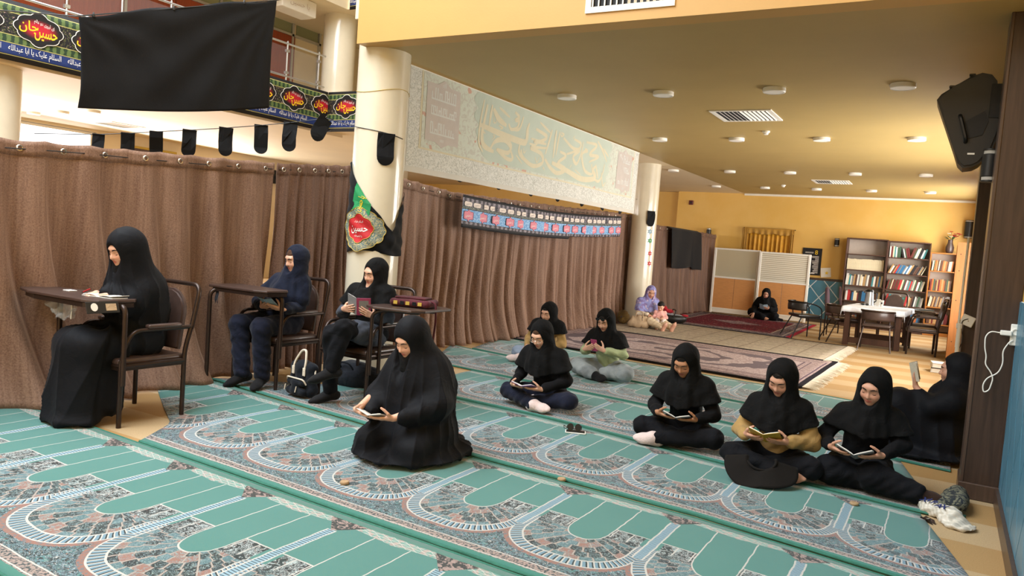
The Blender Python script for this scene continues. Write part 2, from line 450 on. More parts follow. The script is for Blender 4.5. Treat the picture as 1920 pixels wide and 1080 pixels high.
# dark wooden pillars at the right
pw = struct(thing('pillar_wood', 'dark brown wood clad pillar at the right edge with skirting', 'pillar', (.305, 6.1, 0)))
link('cladding', boxm((-.115, -.15, .1), (.114, .2, ZC), .004), 'dark_wood', pw)
link('corner_strip', boxm((-.121, -.156, .1), (-.1, .206, ZC), .004), 'dark_wood_edge', pw)
link('skirting', boxm((-.13, -.165, 0), (.114, .215, .11), .006), 'dark_wood_edge', pw)
pw2 = struct(thing('pillar_wood', 'dark brown wood clad pillar behind the wall sconce', 'pillar', (.28, 8.75, 0)))
link('cladding', boxm((-.13, -.25, .1), (.139, .3, ZC), .004), 'dark_wood', pw2)
link('skirting', boxm((-.145, -.265, 0), (.139, .3, .11), .006), 'dark_wood_edge', pw2)
sk = struct(slab('baseboard_right', (XR-.035, -4.2, 0), (XR, 5.93, .11), 'dark_wood_edge'), 'dark wooden skirting under the blue tiles', 'baseboard')
struct(slab('baseboard_back', (-6.8, YB-.05, 0), (XR, YB-.002, .09), 'dark_wood_edge'), 'dark skirting along the back wall', 'baseboard')
# diamond tiled dados
def clip(poly, ax, v, keep_gt):
    out = []
    for i, p in enumerate(poly):
        q = poly[(i+1) % len(poly)]
        ip = (p[ax] > v) == keep_gt; iq = (q[ax] > v) == keep_gt
        if ip: out.append(p)
        if ip != iq:
            t = (v-p[ax])/(q[ax]-p[ax]); out.append((p[0]+t*(q[0]-p[0]), p[1]+t*(q[1]-p[1])))
    return out
def dado(parent, M, x0, x1, z0, z1, a, b, gap=.006):
    """diamond tiles of half-diagonals a (along) and b (up) laid in a plane given by M (local x along, y up, z out)"""
    n = 0
    i0 = int(x0/a)-2
    for j in range(int((z1-z0)/b)+3):
        for i in range(int((x1-x0)/a)+5):
            if (i+j) % 2: continue
            cx, cy = x0+(i-1)*a, z0+(j-1)*b
            k = 1-gap*1.6/a
            poly = [(cx-a*k, cy), (cx, cy-b*k), (cx+a*k, cy), (cx, cy+b*k)]
            for ax, v, g in ((0, x0+.003, True), (0, x1-.003, False), (1, z0+.003, True), (1, z1-.003, False)):
                if len(poly) > 2: poly = clip(poly, ax, v, g)
            if len(poly) < 3: continue
            link('tile', prismm(poly, .007, M), 'blue_tile', parent); n += 1
    return n
bed = struct(slab('trim_2', (-6.8, YB-.008, .09), (XR, YB-.001, 1.07), 'grout'), 'blue diamond tiled dado with white joints on back wall', 'dado')
dado(bed, frame((0, YB-.008, 0), (1, 0, 0), (0, 0, 1)), -5.4, .4, .09, 1.07, .23, .27, .009)
link('cap_rail', boxm((-6.8, YB-.035, 1.07), (XR, YB-.001, 1.13), .006), 'dark_wood_edge', bed)
bed2 = struct(slab('trim_3', (XR-.008, 2.6, .11), (XR-.001, 5.94, 1.35), 'grout'), 'blue diamond tiled dado with thin white joints on right wall', 'dado')
dado(bed2, frame((XR-.008, 0, 0), (0, -1, 0), (0, 0, 1)), -5.94, -2.6, .11, 1.35, .21, .31, .004)
# ------------------------------------------------------------------ rugs
def m_prayer_rug():
    m, nt, b = newmat('prayer_rug_pile')
    u, v, _ = nt.uv(); P = .675; h = P/2
    wv = nt.noise(nt.xyz(u, v), 9, 2, .5)          # slight hand-woven wobble
    u = u+(wv-.5)*.016; v = v+(nt.noise(nt.xyz(u+7., v), 9, 2, .5)-.5)*.016
    c = ((u/P).frac()-.5)*P; a = c.abs(); bd = h-a
    p = nt.xyz(u, v)
    teal, navy = lin('#4a817c'), lin('#151a26'); white, blue = lin('#c4c2be'), lin('#6f90a4')
    pink, grey = lin('#94695f'), lin('#7c847f'); slate = lin('#4f7f80')
    # floral field
    d = nt.voro(p, 34, 'DISTANCE_TO_EDGE'); n1 = nt.noise(p, 26, 3, .6, 1.5); n2 = nt.noise(p, 55, 2, .5, 2.)
    sc1 = (n1-.5).abs() < .014
    scr = sc1.max((nt.noise(p, 17, 3, .55, 2.2)-.5).abs() < .013)
    flo = nt.mix(nt.ss(.56, .60, n1), navy, slate)
    flo = nt.mix(scr, flo, lin('#86a0ac'))
    flo = nt.mix(nt.ss(.63, .66, n2), flo, white)
    flo = nt.mix(nt.ss(.69, .72, nt.noise(p, 38, 2, .4, 1.)), flo, pink)
    flo = nt.mix(nt.ss(.38, .35, n2)*.8, flo, blue)
    col = nt.mix(0., teal, teal)
    vv = (v-.74).max(0.)/.40
    g = ((a/.325)**2.6+vv**2.6)**(1/2.6)
    low = v > .66
    col = nt.mix(low, col, flo)
    # pink outer band and ribbed blue band of the arches
    pm = nt.mix(nt.ss(.52, .58, nt.noise(p, 60, 2, .5)), pink, lin('#6f6f76'))
    col = nt.mix(low*(g < 1.16), col, pm)
    ang = nt.m('ARCTAN2', v-.70, c)
    rib = ((ang*88.).sin() > .35)
    col = nt.mix(low*(g < 1.075), col, nt.mix(rib, blue, navy))
    rib2 = ((ang*88.+1.2).sin() > .7)
    col = nt.mix(low*(g < 1.075)*rib2, col, white)
    # scale motifs inside the arch
    rw = ((g-.30)/.155); ri = rw.floor(); cnt = 4.6+ri*1.15; aw = (ang/PI)*cnt*2.+ri*.5; ai = aw.floor(); cu = (aw.frac()-.5).abs(); cv = rw.frac()
    wn = nt.new('ShaderNodeTexWhiteNoise', noise_dimensions='2D'); nt.put(wn.inputs['Vector'], nt.xyz((ai-cnt).abs()+ri*.37, ri*3.1))
    cr, cg, cb = nt.sep(EX(nt, wn.outputs[1]))
    ce = (.5-cu).min((1.-cv)*1.+(.25-cu*cu)*.9-.12).max(0.)*.55
    inn = nt.mix(cr > .38, lin('#4f6f78'), lin('#181d29')); inn = nt.mix(cg > .9, inn, pink)
    inn = nt.mix(nt.ss(.58, .62, n2), inn, lin('#8fa3a3')); inn = nt.mix(sc1, inn, lin('#7f98a2'))
    inn = nt.mix(ce < .03, inn, lin('#a8a29c')); inn = nt.mix((ce > .03)*(ce < .042), inn, pink)
    ins = (g < .885)*(v > .535)
    col = nt.mix(ins, col, inn)
    col = nt.mix(low*(((g-.885).abs() < .014).max((g-1.075).abs() < .012)), col, white)
    # dark tile pairs beside the bars
    q = (a-.125)/.185; tile = ins*(v < .70+q.abs()*.0)*(a > .122)*(v+((q*2.).frac()-.5).abs()*((q*2.).frac()-.5).abs()*.35 < .755)
    tcol = nt.mix(nt.ss(.57, .60, n1), navy, lin('#a9b8bb')); tcol = nt.mix((n1-.5).abs() < .02, tcol, lin('#b9c4c6'))
    tcol = nt.mix(nt.ss(.64, .68, n2), tcol, pink)
    edge = ((q*2.).frac()-.5).abs() > .46
    tcol = nt.mix(edge, tcol, white)
    col = nt.mix(tile, col, tcol)
    # plain teal panels and their white outlines
    side = (v < .535)
    col = nt.mix(side, col, teal)
    ev = (v-.60).max(0.)/.2; el = ((a/.112)**2.3+ev**2.3)
    cen = (el < 1.)*(v < .83)
    col = nt.mix(cen, col, teal)
    lo_ = (v > .12)*(v < .83)
    col = nt.mix(lo_*((el-1.).abs() < .075)*((v < .6).max((el-1.).abs() < .06)), col, white)
    col = nt.mix(((v-.535).abs() < .0045)*(a > .112)*(bd > .02), col, white)
    # bars with ladder pattern
    bar = (bd < .03)*(v > .19)*(v < .84)
    lad = ((v*55.).frac() < .35)
    bc = nt.mix(lad, lin('#8fb0c2'), lin('#3c5060')); bc = nt.mix(bd > .021, bc, white)
    col = nt.mix(bar, col, bc)
    # lace strip at the far edge with floral caps
    net = (((u+v*1.7)*16.).frac() < .1).max(((u-v*1.9)*14.).frac() < .1).max(((v*45.).frac() < .16))
    lc = nt.mix(net, nt.mix(nt.ss(.45, .6, nt.noise(p, 30, 2)), lin('#6c9c94'), lin('#a79590')), white)
    lace = v < .135-a*.11
    col = nt.mix(lace, col, lc)
    cap = (v < .20-(bd*1.1))*(bd < .12)
    col = nt.mix(cap, col, nt.mix(nt.ss(.5, .55, n1), lin('#2b2a30'), lin('#a08a86')))
    # selvedges
    bor = nt.mix(nt.ss(.5, .55, nt.noise(p, 70, 2)), lin('#a38f89'), lin('#3a4048'))
    bor = nt.mix(((v-1.275).abs() < .004).max((v-1.335).abs() < .004), bor, white)
    col = nt.mix(v > 1.27, col, bor)
    grn = nt.mix(.5, teal, lin('#3d7d6c'))
    col = nt.mix((v < .055).max(v > 1.345), col, grn)
    pile = nt.noise(p, 420, 2, .7)
    col = nt.mix(nt.ss(.2, .8, nt.noise(p, 3, 3))*.14, col, lin('#2a6f68'))
    col = nt.mix(nt.ss(.3, .7, pile)*.22, col, lin('#1f3f40'))
    nt.put(b.inputs['Base Color'], col); b.inputs['Roughness'].default_value = .9
    b.inputs['Sheen Weight'].default_value = .25; b.inputs['Specular IOR Level'].default_value = .15
    nt.put(b.inputs['Normal'], nt.bump(pile, .5, .004))
m_prayer_rug()
mat('rug_binding', '#2f6b5c', .9, var=.12, scale=40, bump=.4, bscale=160)
RZ = .014
def edge_line(pts):
    xs = np.array([p[0] for p in pts]); ys = np.array([p[1] for p in pts])
    return lambda X: np.interp(X, xs, ys)+np.where(X < xs[0], (X-xs[0])*(ys[1]-ys[0])/(xs[1]-xs[0]), 0)+np.where(X > xs[-1], (X-xs[-1])*(ys[-1]-ys[-2])/(xs[-1]-xs[-2]), 0)
def prayer_rug(label, far, near, XL, XRr, bar0, lift=None, z=0.0, seed=0):
    """far/near: edge polylines; XL, XRr: (x at far edge, x at near edge) of the two ends; bar0: x of one ladder bar"""
    fa, ne = edge_line(far), edge_line(near)
    nu = 56; nv = 20
    def pos(S, T):
        x0 = (np.interp(T, [a for a, _ in XL], [b_ for _, b_ in XL]) if hasattr(XL[0], '__len__') else XL[0]+(XL[1]-XL[0])*T); x1 = XRr[0]+(XRr[1]-XRr[0])*T
        X = x0+(x1-x0)*S; Y = fa(X)*(1-T)+ne(X)*T
        Z = z+RZ+.003*np.sin(X*3.1+seed)*np.sin(Y*4.3+seed)
        if lift is not None: Z = Z+lift(X, Y)
        return X, Y, Z
    me = gridmesh('rug_pile', pos, nu, nv, lambda S, T: (pos(S, T)[0]-bar0, T*1.40))
    t = thing('prayer_rug', label, 'rug', (0, 0, 0), group='teal arch patterned prayer rugs')
    o = link('pile', me, 'prayer_rug_pile', t); thicken(o, .011, 1.)
    for T in (0., 1.):
        S = np.linspace(0, 1, nu+1); X, Y, Z = pos(S, np.full_like(S, T))
        link('binding', tubem(list(zip(X, Y, Z-.004)), .009, 6), 'rug_binding', t, smooth=60)
    return t
L1 = [(-5.95, 3.13), (-4.49, 3.07), (-1.6, 2.947), (.3, 2.87)]
L1n = [(-5.95, 1.73), (-4.49, 1.67), (-1.6, 1.547), (.3, 1.47)]
L2 = [(-6.03, 4.74), (-4.03, 4.51), (-2.91, 4.37), (-1.14, 4.27), (-.16, 4.11), (.3, 4.04)]
L3 = [(-5.6, 6.02), (-3.67, 5.82), (-3.0, 5.79), (-2.14, 5.66), (-.844, 5.42), (.2, 5.28)]
L4 = [(-5.9, 7.40), (-4.6, 7.22), (-3.28, 7.12), (-2.33, 6.98), (-.715, 6.76), (.2, 6.58)]
L5 = [(-5.9, 8.72), (-4.6, 8.45), (-3.1, 8.16), (-2.2, 8.04), (-.8, 7.85), (.2, 7.7)]
L6 = [(-5.95, 10.15), (-3.6, 9.6), (-.5, 9.2)]
off = lambda L, d: [(x, y+d) for x, y in L]
prayer_rug('teal prayer rug nearest the camera along the bottom edge', L1, L1n, (-5.93, -5.93), (.36, .36), -3.19)
prayer_rug('teal prayer rug under the kneeling woman, second from the camera', off(L2, -.03), off(L1, .035), [(0, -5.9), (.33, -5.86), (.72, -4.75), (1, -4.5)], (.3, .3), -1.855)
prayer_rug('teal prayer rug with cut right corner in front of the row of readers', off(L3, -.03), off(L2, .03), (-4.35, -5.9), (-.02, .30), -2.44)
def lift_fold(X, Y):
    k = np.clip((X+.1)/.2, 0, 1); return .03*k*k*np.exp(-((Y-5.6)/.28)**2)
prayer_rug('teal prayer rug whose right end is rumpled against the pillar', off(L4, -.03), off(L3, .03), (-4.55, -4.5), (-.20, .10), -2.72, lift_fold)
prayer_rug('teal prayer rug beneath the woman in the green shirt', off(L5, -.03), off(L4, .03), (-5.86, -5.2), (.12, .14), -2.32)
prayer_rug('teal prayer rug partly under the mauve rug by the curtain', off(L6, -.03), off(L5, .03), (-5.86, -5.5), (-.35, -.3), -2.0)

def flat_rug(label, name, corners, matname, fringe=None, z=0.0, bw=.0):
    """corners: front-left, front-right, back-right, back-left; uv in 0..1"""
    A, B, Cc, D = [np.array(p) for p in corners]
    def pos(S, T):
        X = (A[0]*(1-S)+B[0]*S)*(1-T)+(D[0]*(1-S)+Cc[0]*S)*T
        Y = (A[1]*(1-S)+B[1]*S)*(1-T)+(D[1]*(1-S)+Cc[1]*S)*T
        return X, Y, z+.012+.002*np.sin(X*4+1)*np.sin(Y*5)
    L = float(np.linalg.norm(B-A)); W = float(np.linalg.norm(D-A))
    me = gridmesh(name, pos, 24, 16, lambda S, T: (S*L, T*W))
    t = thing(name, label, 'rug')
    thicken(link('pile', me, matname, t), .01, -1.)
    for T in (0, 1):
        S = np.linspace(0, 1, 25); X, Y, Z = pos(S, np.full_like(S, T)); link('binding', tubem(list(zip(X, Y, Z-.003)), .012, 6), 'rug_black', t)
    if fringe:
        rr = random.Random(3)
        for side in fringe:
            bm = bmesh.new(); n = 130
            for i in range(n):
                T = (i+.5)/n; S = 1. if side == 'R' else 0.
                X, Y, Z = [float(q) for q in pos(np.array(S), np.array(T))]; sg = 1 if side == 'R' else -1
                l = .13+rr.random()*.07; dy = (rr.random()-.5)*.07; w = W/n*.42
                vs = [bm.verts.new(p) for p in ((X, Y-w, Z), (X, Y+w, Z), (X+sg*l*.6, Y+w+dy*.5, Z-.004), (X+sg*l, Y+w*.6+dy, .004), (X+sg*l, Y-w*.6+dy, .004), (X+sg*l*.6, Y-w+dy*.5, Z-.004))]
                bm.faces.new(vs)
            f = link('fringe', bm, 'rug_fringe', t); thicken(f, .003); f['kind'] = 'stuff'
    return t
mat('rug_black', '#15131a', .9, var=.1); mat('rug_fringe', '#e2dac8', .9, var=.12, scale=40)
def m_rug(name, fn):
    m, nt, b = newmat(name); u, v, _ = nt.uv()
    col = fn(nt, u, v); p = nt.xyz(u, v)
    pile = nt.noise(p, 350, 2, .7); col = nt.mix(nt.ss(.3, .7, pile)*.2, col, lin('#2a2022'))
    nt.put(b.inputs['Base Color'], col); b.inputs['Roughness'].default_value = .9; b.inputs['Specular IOR Level'].default_value = .1
    nt.put(b.inputs['Normal'], nt.bump(pile, .4, .003))
def f_mauve(nt, u, v):
    p = nt.xyz(u, v); base = nt.mix(nt.ss(.46, .54, nt.noise(p, 24, 3, .6, 1.)), lin('#b8a7a2'), lin('#9a8685'))
    x = (u-2.1)/1.9; y = (v-1.35)/1.05
    wob = nt.noise(p, 1.6, 2)*.8
    r = (x*x+y*y)**.5+wob-.4
    leaf = ((r*2.6).frac() < .36)*(r < 1.15)
    dots = nt.mix((((u+v)*42.).frac() < .45)*(((u-v)*42.).frac() < .6), lin('#5d5358'), lin('#8a7a7c'))
    col = nt.mix(leaf, base, dots)
    e = u.min(4.35-u).min(v).min(2.55-v)
    col = nt.mix(e < .38, col, nt.mix(nt.ss(.48, .54, nt.noise(p, 30, 3, .6, 1.5)), lin('#ab9792'), lin('#84706f')))
    col = nt.mix(((e-.38).abs() < .012).max((e-.30).abs() < .008).max((e-.12).abs() < .012), col, lin('#5c4b55'))
    return nt.mix(u.max(4.35-u) > 4.27, col, lin('#15131a'))
m_rug('rug_mauve', f_mauve)
def f_beige(nt, u, v):
    p = nt.xyz(u, v); n = nt.noise(p, 18, 4, .65, 1.)
    col = nt.mix(nt.ss(.42, .6, n), lin('#b3a58f'), lin('#948778'))
    col = nt.mix(nt.ss(.4, .7, nt.noise(p, 1.7, 3))*.5, col, lin('#a59c86'))
    gx = ((u/.45).frac()-.5).abs() > .47; gy = ((v/.42).frac()-.5).abs() > .47
    return nt.mix(gx.max(gy)*.75, col, lin('#7d6f60'))
m_rug('rug_beige', f_beige)
def f_red(nt, u, v):
    p = nt.xyz(u, v); n = nt.noise(p, 14, 3, .6, 1.8)
    col = nt.mix(nt.ss(.5, .55, n), lin('#6e2030'), lin('#3b1a26')); col = nt.mix(nt.ss(.64, .68, nt.noise(p, 20, 2, .5, 1.)), col, lin('#b08a80'))
    x = ((u-1.5)/.6).abs(); y = ((v-1.95)/.45).abs()
    col = nt.mix((x+y) < 1., col, nt.mix(nt.ss(.5, .55, n), lin('#9a8488'), lin('#4a3a44')))
    e = u.min(2.98-u).min(v).min(3.95-v)
    bo = nt.mix(nt.ss(.48, .54, nt.noise(p, 22, 2, .5, 1.5)), lin('#2b2a3c'), lin('#8f7c7c'))
    col = nt.mix(e < .42, col, bo); col = nt.mix(((e-.42).abs() < .02).max((e-.15).abs() < .02), col, lin('#a3948c'))
    return nt.mix(e < .07, col, lin('#8a1f2c'))
m_rug('rug_red', f_red)
flat_rug('mauve grey leaf patterned rug with dark border and white fringe', 'patterned_rug', [(-5.72, 10.06), (-1.40, 9.55), (-1.35, 12.50), (-5.8, 12.75)], 'rug_mauve', 'LR', z=.016)
flat_rug('pale beige rug with faded square pattern under the mother', 'patterned_rug', [(-5.6, 12.78), (-1.56, 12.44), (-1.5, 15.1), (-5.6, 15.6)], 'rug_beige', 'R', z=.022)
flat_rug('dark red floral rug in front of the partition', 'patterned_rug', [(-5.55, 15.78), (-2.58, 15.40), (-2.66, 19.42), (-5.6, 19.65)], 'rug_red', z=.016)

# ------------------------------------------------------------------ curtains
def m_velvet(name, c0, c1):
    m, nt, b = newmat(name); u, v, _ = nt.uv(); p = nt.xyz(u*1.6, v)
    n = nt.noise(p, 75, 4, .7, .4); n2 = nt.noise(nt.xyz(u*3., v*.35), 3, 3, .6)
    st = nt.noise(nt.xyz(u*42., v*1.1), 1., 3, .6)
    col = nt.mix(nt.ss(.3, .72, n)*.55+nt.ss(.35, .7, n2)*.2+nt.ss(.35, .68, st)*.24, lin(c0), lin(c1))
    nt.put(b.inputs['Base Color'], col); b.inputs['Roughness'].default_value = .62
    b.inputs['Sheen Weight'].default_value = .7; b.inputs['Sheen Roughness'].default_value = .35
    b.inputs['Sheen Tint'].default_value = (*lin('#c9a890'), 1); b.inputs['Specular IOR Level'].default_value = .2
    nt.put(b.inputs['Normal'], nt.bump(nt.noise(p, 120, 3, .7), .35, .004))
m_velvet('brown_velvet', '#654a3d', '#a38572'); m_velvet('brown_velvet_dark', '#4f382e', '#886b5a')
mat('ring_metal', '#cfc7b6', .25, .9)
mat('wire', '#1a1a1a', .5)
def curtain(label, p0, p1, top, lam, amp, flare=0., n=160, seed=0, rings=.32, diag=0., matn='brown_velvet', bunch=1., hem=0.0):
    """velvet curtain from p0 to p1 (plan), top: list of (s, z); folds of wavelength lam and depth amp"""
    p0 = np.array(p0); p1 = np.array(p1); d = p1-p0; L = float(np.linalg.norm(d)); d = d/L; nrm = np.array([d[1], -d[0]])  # towards +x side
    if nrm[0] < 0: nrm = -nrm
    r = np.random.RandomState(seed)
    ph = r.rand(8)*6.28; kk = [2*PI/lam*f for f in (1., .61, 1.73, .37)]; aa = (1., .55, .35, .6)
    ts = np.array([a for a, _ in top]); tz = np.array([z for _, z in top])
    def off_(S, T):
        x = S*L+diag*T*T*.5+.05*np.sin(T*5+S*9+seed)*T
        w = sum(a*np.sin(k*x+p+.5*np.sin(k*.31*x+p)) for a, k, p in zip(aa, kk, ph))
        w = np.tanh(w*.9)
        return amp*w*(.28+.72*np.clip(T*1.6, 0, 1))*(1+.3*T)+flare*np.clip((T-.55)/.45, 0, 1)**2.2*(1+.3*np.sin(S*L*2.1+seed))
    def pos(S, T):
        zt = np.interp(S, ts, tz)-.012*np.abs(np.sin(S*L/rings*PI))*(1-T)**6
        o = off_(S, T)
        X = p0[0]+d[0]*S*L+nrm[0]*o; Y = p0[1]+d[1]*S*L+nrm[1]*o
        Z = zt*(1-T)+(.012+hem)*T
        return X, Y, Z
    t = thing('curtain', label, 'curtain', (float(p0[0]), float(p0[1]), 0))
    M = Matrix.Translation((-float(p0[0]), -float(p0[1]), 0))
    def add(nm, me, mt, sm=None):
        me.transform(M); return link(nm, me, mt, t, smooth=sm)
    me = gridmesh('fabric', pos, n, 40, lambda S, T: (S*L, T*2.1)); o = add('fabric', me, matn); thicken(o, .006)
    T0 = .045
    def hpos(S, T):
        X, Y, Z = pos(S, T*T0*1.25-.005); return X+nrm[0]*.008, Y+nrm[1]*.008, Z+.004
    hd = add('header_band', gridmesh('header', hpos, n, 3, lambda S, T: (S*L, T*.1)), matn); thicken(hd, .005)
    k = int(L/rings)
    for i in range(k+1):
        s = np.array((i+.35)/(k+.7)); X, Y, Z = [float(q) for q in hpos(s, np.array(.5))]
        c = Vector((X+nrm[0]*.012-p0[0], Y+nrm[1]*.012-p0[1], Z))
        ring = [c+Vector((d[0]*math.cos(q)*.02, d[1]*math.cos(q)*.02, math.sin(q)*.02)) for q in np.linspace(0, 2*PI, 13)[:-1]]
        link('grommet', tubem(ring, .005, 5, closed=True), 'ring_metal', t, smooth=60)
    wp = [(pos(np.array(s), np.array(0.))) for s in np.linspace(0, 1, 12)]
    link('wire', tubem([(float(a)-p0[0], float(b_)-p0[1], float(c)-.05) for a, b_, c in wp], .004, 5), 'wire', t)
    return t
curtain('wide brown velvet curtain behind the desk at left', (-5.98, 1.3), (-5.94, 5.44), [(0, 1.86), (.38, 1.95), (1, 2.09)], .40, .10, .22, 240, 3, diag=-.5)
curtain('tightly gathered brown curtain length left of the near column', (-5.93, 5.46), (-5.88, 6.62), [(0, 2.09), (1, 2.2)], .12, .045, .03, 130, 5, .2, matn='brown_velvet_dark')
curtain('long brown velvet curtain between the two columns', (-5.97, 6.9), (-5.74, 15.2), [(0, 2.19), (.055, 2.17), (.2, 2.09), (.6, 2.14), (1, 2.22)], .2, .075, .16, 520, 8, .3, diag=.3)
curtain('far brown curtain with black cloth draped over it', (-5.72, 15.5), (-5.62, 20.85), [(0, 2.08), (1, 2.06)], .34, .07, .08, 200, 11, .4, matn='brown_velvet_dark')
# ------------------------------------------------------------------ hangings
def clothmat(name, color, rough=.8, transl=0., var=.1, scale=8, bump=.2, bscale=200, sheen=.2):
    m = mat(name, color, rough, var=var, scale=scale, bump=bump, bscale=bscale, sheen=sheen, spec=.2)
    if transl:
        nt = NT(m); b = m.node_tree.nodes['Principled BSDF']; out = m.node_tree.nodes['Material Output']
        t = nt.new('ShaderNodeBsdfTranslucent'); t.inputs[0].default_value = (*lin(color), 1)
        mx = nt.new('ShaderNodeMixShader'); mx.inputs[0].default_value = transl
        nt.L.new(b.outputs[0], mx.inputs[1]); nt.L.new(t.outputs[0], mx.inputs[2]); nt.L.new(mx.outputs[0], out.inputs[0])
    return m
clothmat('black_cloth', '#111215', sheen=.05); clothmat('black_cloth_thin', '#131417', sheen=.05, bump=.3, bscale=60)
mat('print_white', '#e6e2da', .7, var=.04); mat('print_yellow', '#e8c420', .6, var=.05); mat('print_cream', '#ddd3b2', .8, var=.04)
mat('print_black', '#101014', .7, var=.1); mat('print_red', '#b81e24', .7, var=.08); mat('print_green', '#1d8a50', .7, var=.08)
mat('print_gold', '#b79a3e', .7, var=.1)
def m_band():
    """gallery banner: stacked ornamental bands"""
    m, nt, b = newmat('gallery_banner_print'); u, v, _ = nt.uv(); p = nt.xyz(u, v)
    n = nt.noise(p, 22, 3, .6, 1.6); n2 = nt.noise(p, 40, 2, .5, 1.)
    blk = lin('#0f1116')
    green = nt.mix(nt.ss(.46, .54, ((u*70.).sin()*.5+.5)*.35+n*.65), lin('#1d3722'), lin('#5a6e3c'))
    main = nt.mix(nt.ss(.56, .6, n), blk, lin('#5c6038')); main = nt.mix(nt.ss(.64, .68, n2), main, lin('#a88a86'))
    blue = lin('#182f68')
    col = nt.mix(v > .0, blk, blk)
    col = nt.mix((v > .075)*(v < .20), col, blue)
    col = nt.mix((v > .215)*(v < .30), col, green); col = nt.mix((v > .30)*(v < .565), col, main)
    col = nt.mix((v > .565)*(v < .645), col, green)
    for k in (.065, .208, .302, .562, .65): col = nt.mix((v-k).abs() < .004, col, lin('#b9b06a'))
    nt.put(b.inputs['Base Color'], col); b.inputs['Roughness'].default_value = .6
m_band()
def m_glow():
    m, nt, b = newmat('medallion_print'); x, y, z = nt.sep(nt.obj())
    r = ((x/.25)*(x/.25)+(y/.13)*(y/.13))**.5
    nt.put(b.inputs['Base Color'], nt.mix(nt.ss(1.0, .35, r), lin('#0d0d10'), lin('#b5152b'))); b.inputs['Roughness'].default_value = .6
m_glow()
def lobes(a, b, n=48, k=8, d=.06, tip=.18):
    out = []
    for i in range(n):
        t = 2*PI*i/n; r = 1-d+d*abs(math.cos(k*t/2))*1.6
        tp = tip*max(0, abs(math.sin(t))-.9)/.1
        out.append((a*r*math.cos(t)*(1-.2*max(0, abs(math.sin(t))-.8)), b*(r+tp)*math.sin(t)))
    return out
MED = {}
def medallion(parent, M):
    """printed lobed medallion with two lines of script, shared meshes"""
    if not MED:
        def mk(n, poly, z, h):
            bm = prismm(poly, h); me = bpy.data.meshes.new(n)
            for v in bm.verts: v.co.z += z
            bmesh.ops.recalc_face_normals(bm, faces=bm.faces[:]); bm.to_mesh(me); bm.free(); return me
        MED['o'] = mk('medallion', lobes(.29, .175), 0, .002); MED['i'] = mk('field', lobes(.28, .166), .002, .0015)
        t1 = textmesh('script', 'حسین', .22, bold=.003, width=.27, height=.155); t2 = textmesh('script', 'جان', .22, bold=.003, width=.22, height=.15)
        mapmesh(t1, lambda c: c+np.array([.085, -.05, .0045])); mapmesh(t2, lambda c: c+np.array([-.12, .01, .0045]))
        MED['t'] = joinmesh('script', [t1, t2])
        t3 = textmesh('script', 'ای آبروی دو عالم', .06, width=.24, height=.07)
        MED['s'] = mapmesh(t3, lambda c: np.stack([c[:, 0]+.06, c[:, 1]+.075-.18*c[:, 0], c[:, 2]+.0045], 1))
        for k, mm in (('o', 'print_white'), ('i', 'medallion_print'), ('t', 'print_yellow'), ('s', 'print_white')): MED[k].materials.append(MATS[mm])
    o = link('medallion', MED['o'], None, parent); o.matrix_local = M
    for k, nm in (('i', 'field'), ('t', 'script'), ('s', 'small_script')): link(nm, MED[k], None, o)
def gallery_banner(label, M, L, meds, h=.70, blue_text=(0, 0)):
    """M: local x along banner, y up, z outward"""
    t = thing('printed_banner', label, 'banner'); t.matrix_world = M
    me = gridmesh('cloth', lambda S, T: (S*L, T*h, .004*np.sin(S*L*5)+.004*np.sin(S*L*2.3+T*4)), int(L*8)+2, 6, lambda S, T: (S*L, T*h))
    thicken(link('cloth', me, 'gallery_banner_print', t), .003)
    for x in meds: medallion(t, Matrix.Translation((x, .435, .012)))
    tm = None
    x = blue_text[0]
    while x < blue_text[1]:
        if tm is None:
            tm = textmesh('blue_band_script', 'السلام علیک یا ابا عبدالله', .1, width=.62, height=.105, res=2); tm.materials.append(MATS['print_white'])
        link('blue_band_script', tm, None, t, (x, .137, .012))['kind'] = 'stuff'; x += .7
    return t
# facing +x: local x runs along +y
gallery_banner('long black and green printed banner along the gallery edge with red medallions', frame((XG+.012, -1.5, 3.19), (0, 1, 0), (0, 0, 1)), YG+1.5, [4.65+.69+i*.694+1.5-.11 for i in range(-1, 8)], blue_text=(5.3, 11.5))
gallery_banner('short return of the printed banner next to the near column', frame((XG+.02, YG, 3.19), (1, 0, 0), (0, 0, 1)), 4.9, [.45, 1.15, 1.85], blue_text=(.4, 2.4))
gallery_banner('printed banner edge on the upper slab at top', frame((XG+.05, YG+.38, 5.44), (1, 0, 0), (0, 0, 1)), 3., [], blue_text=(.3, 2))

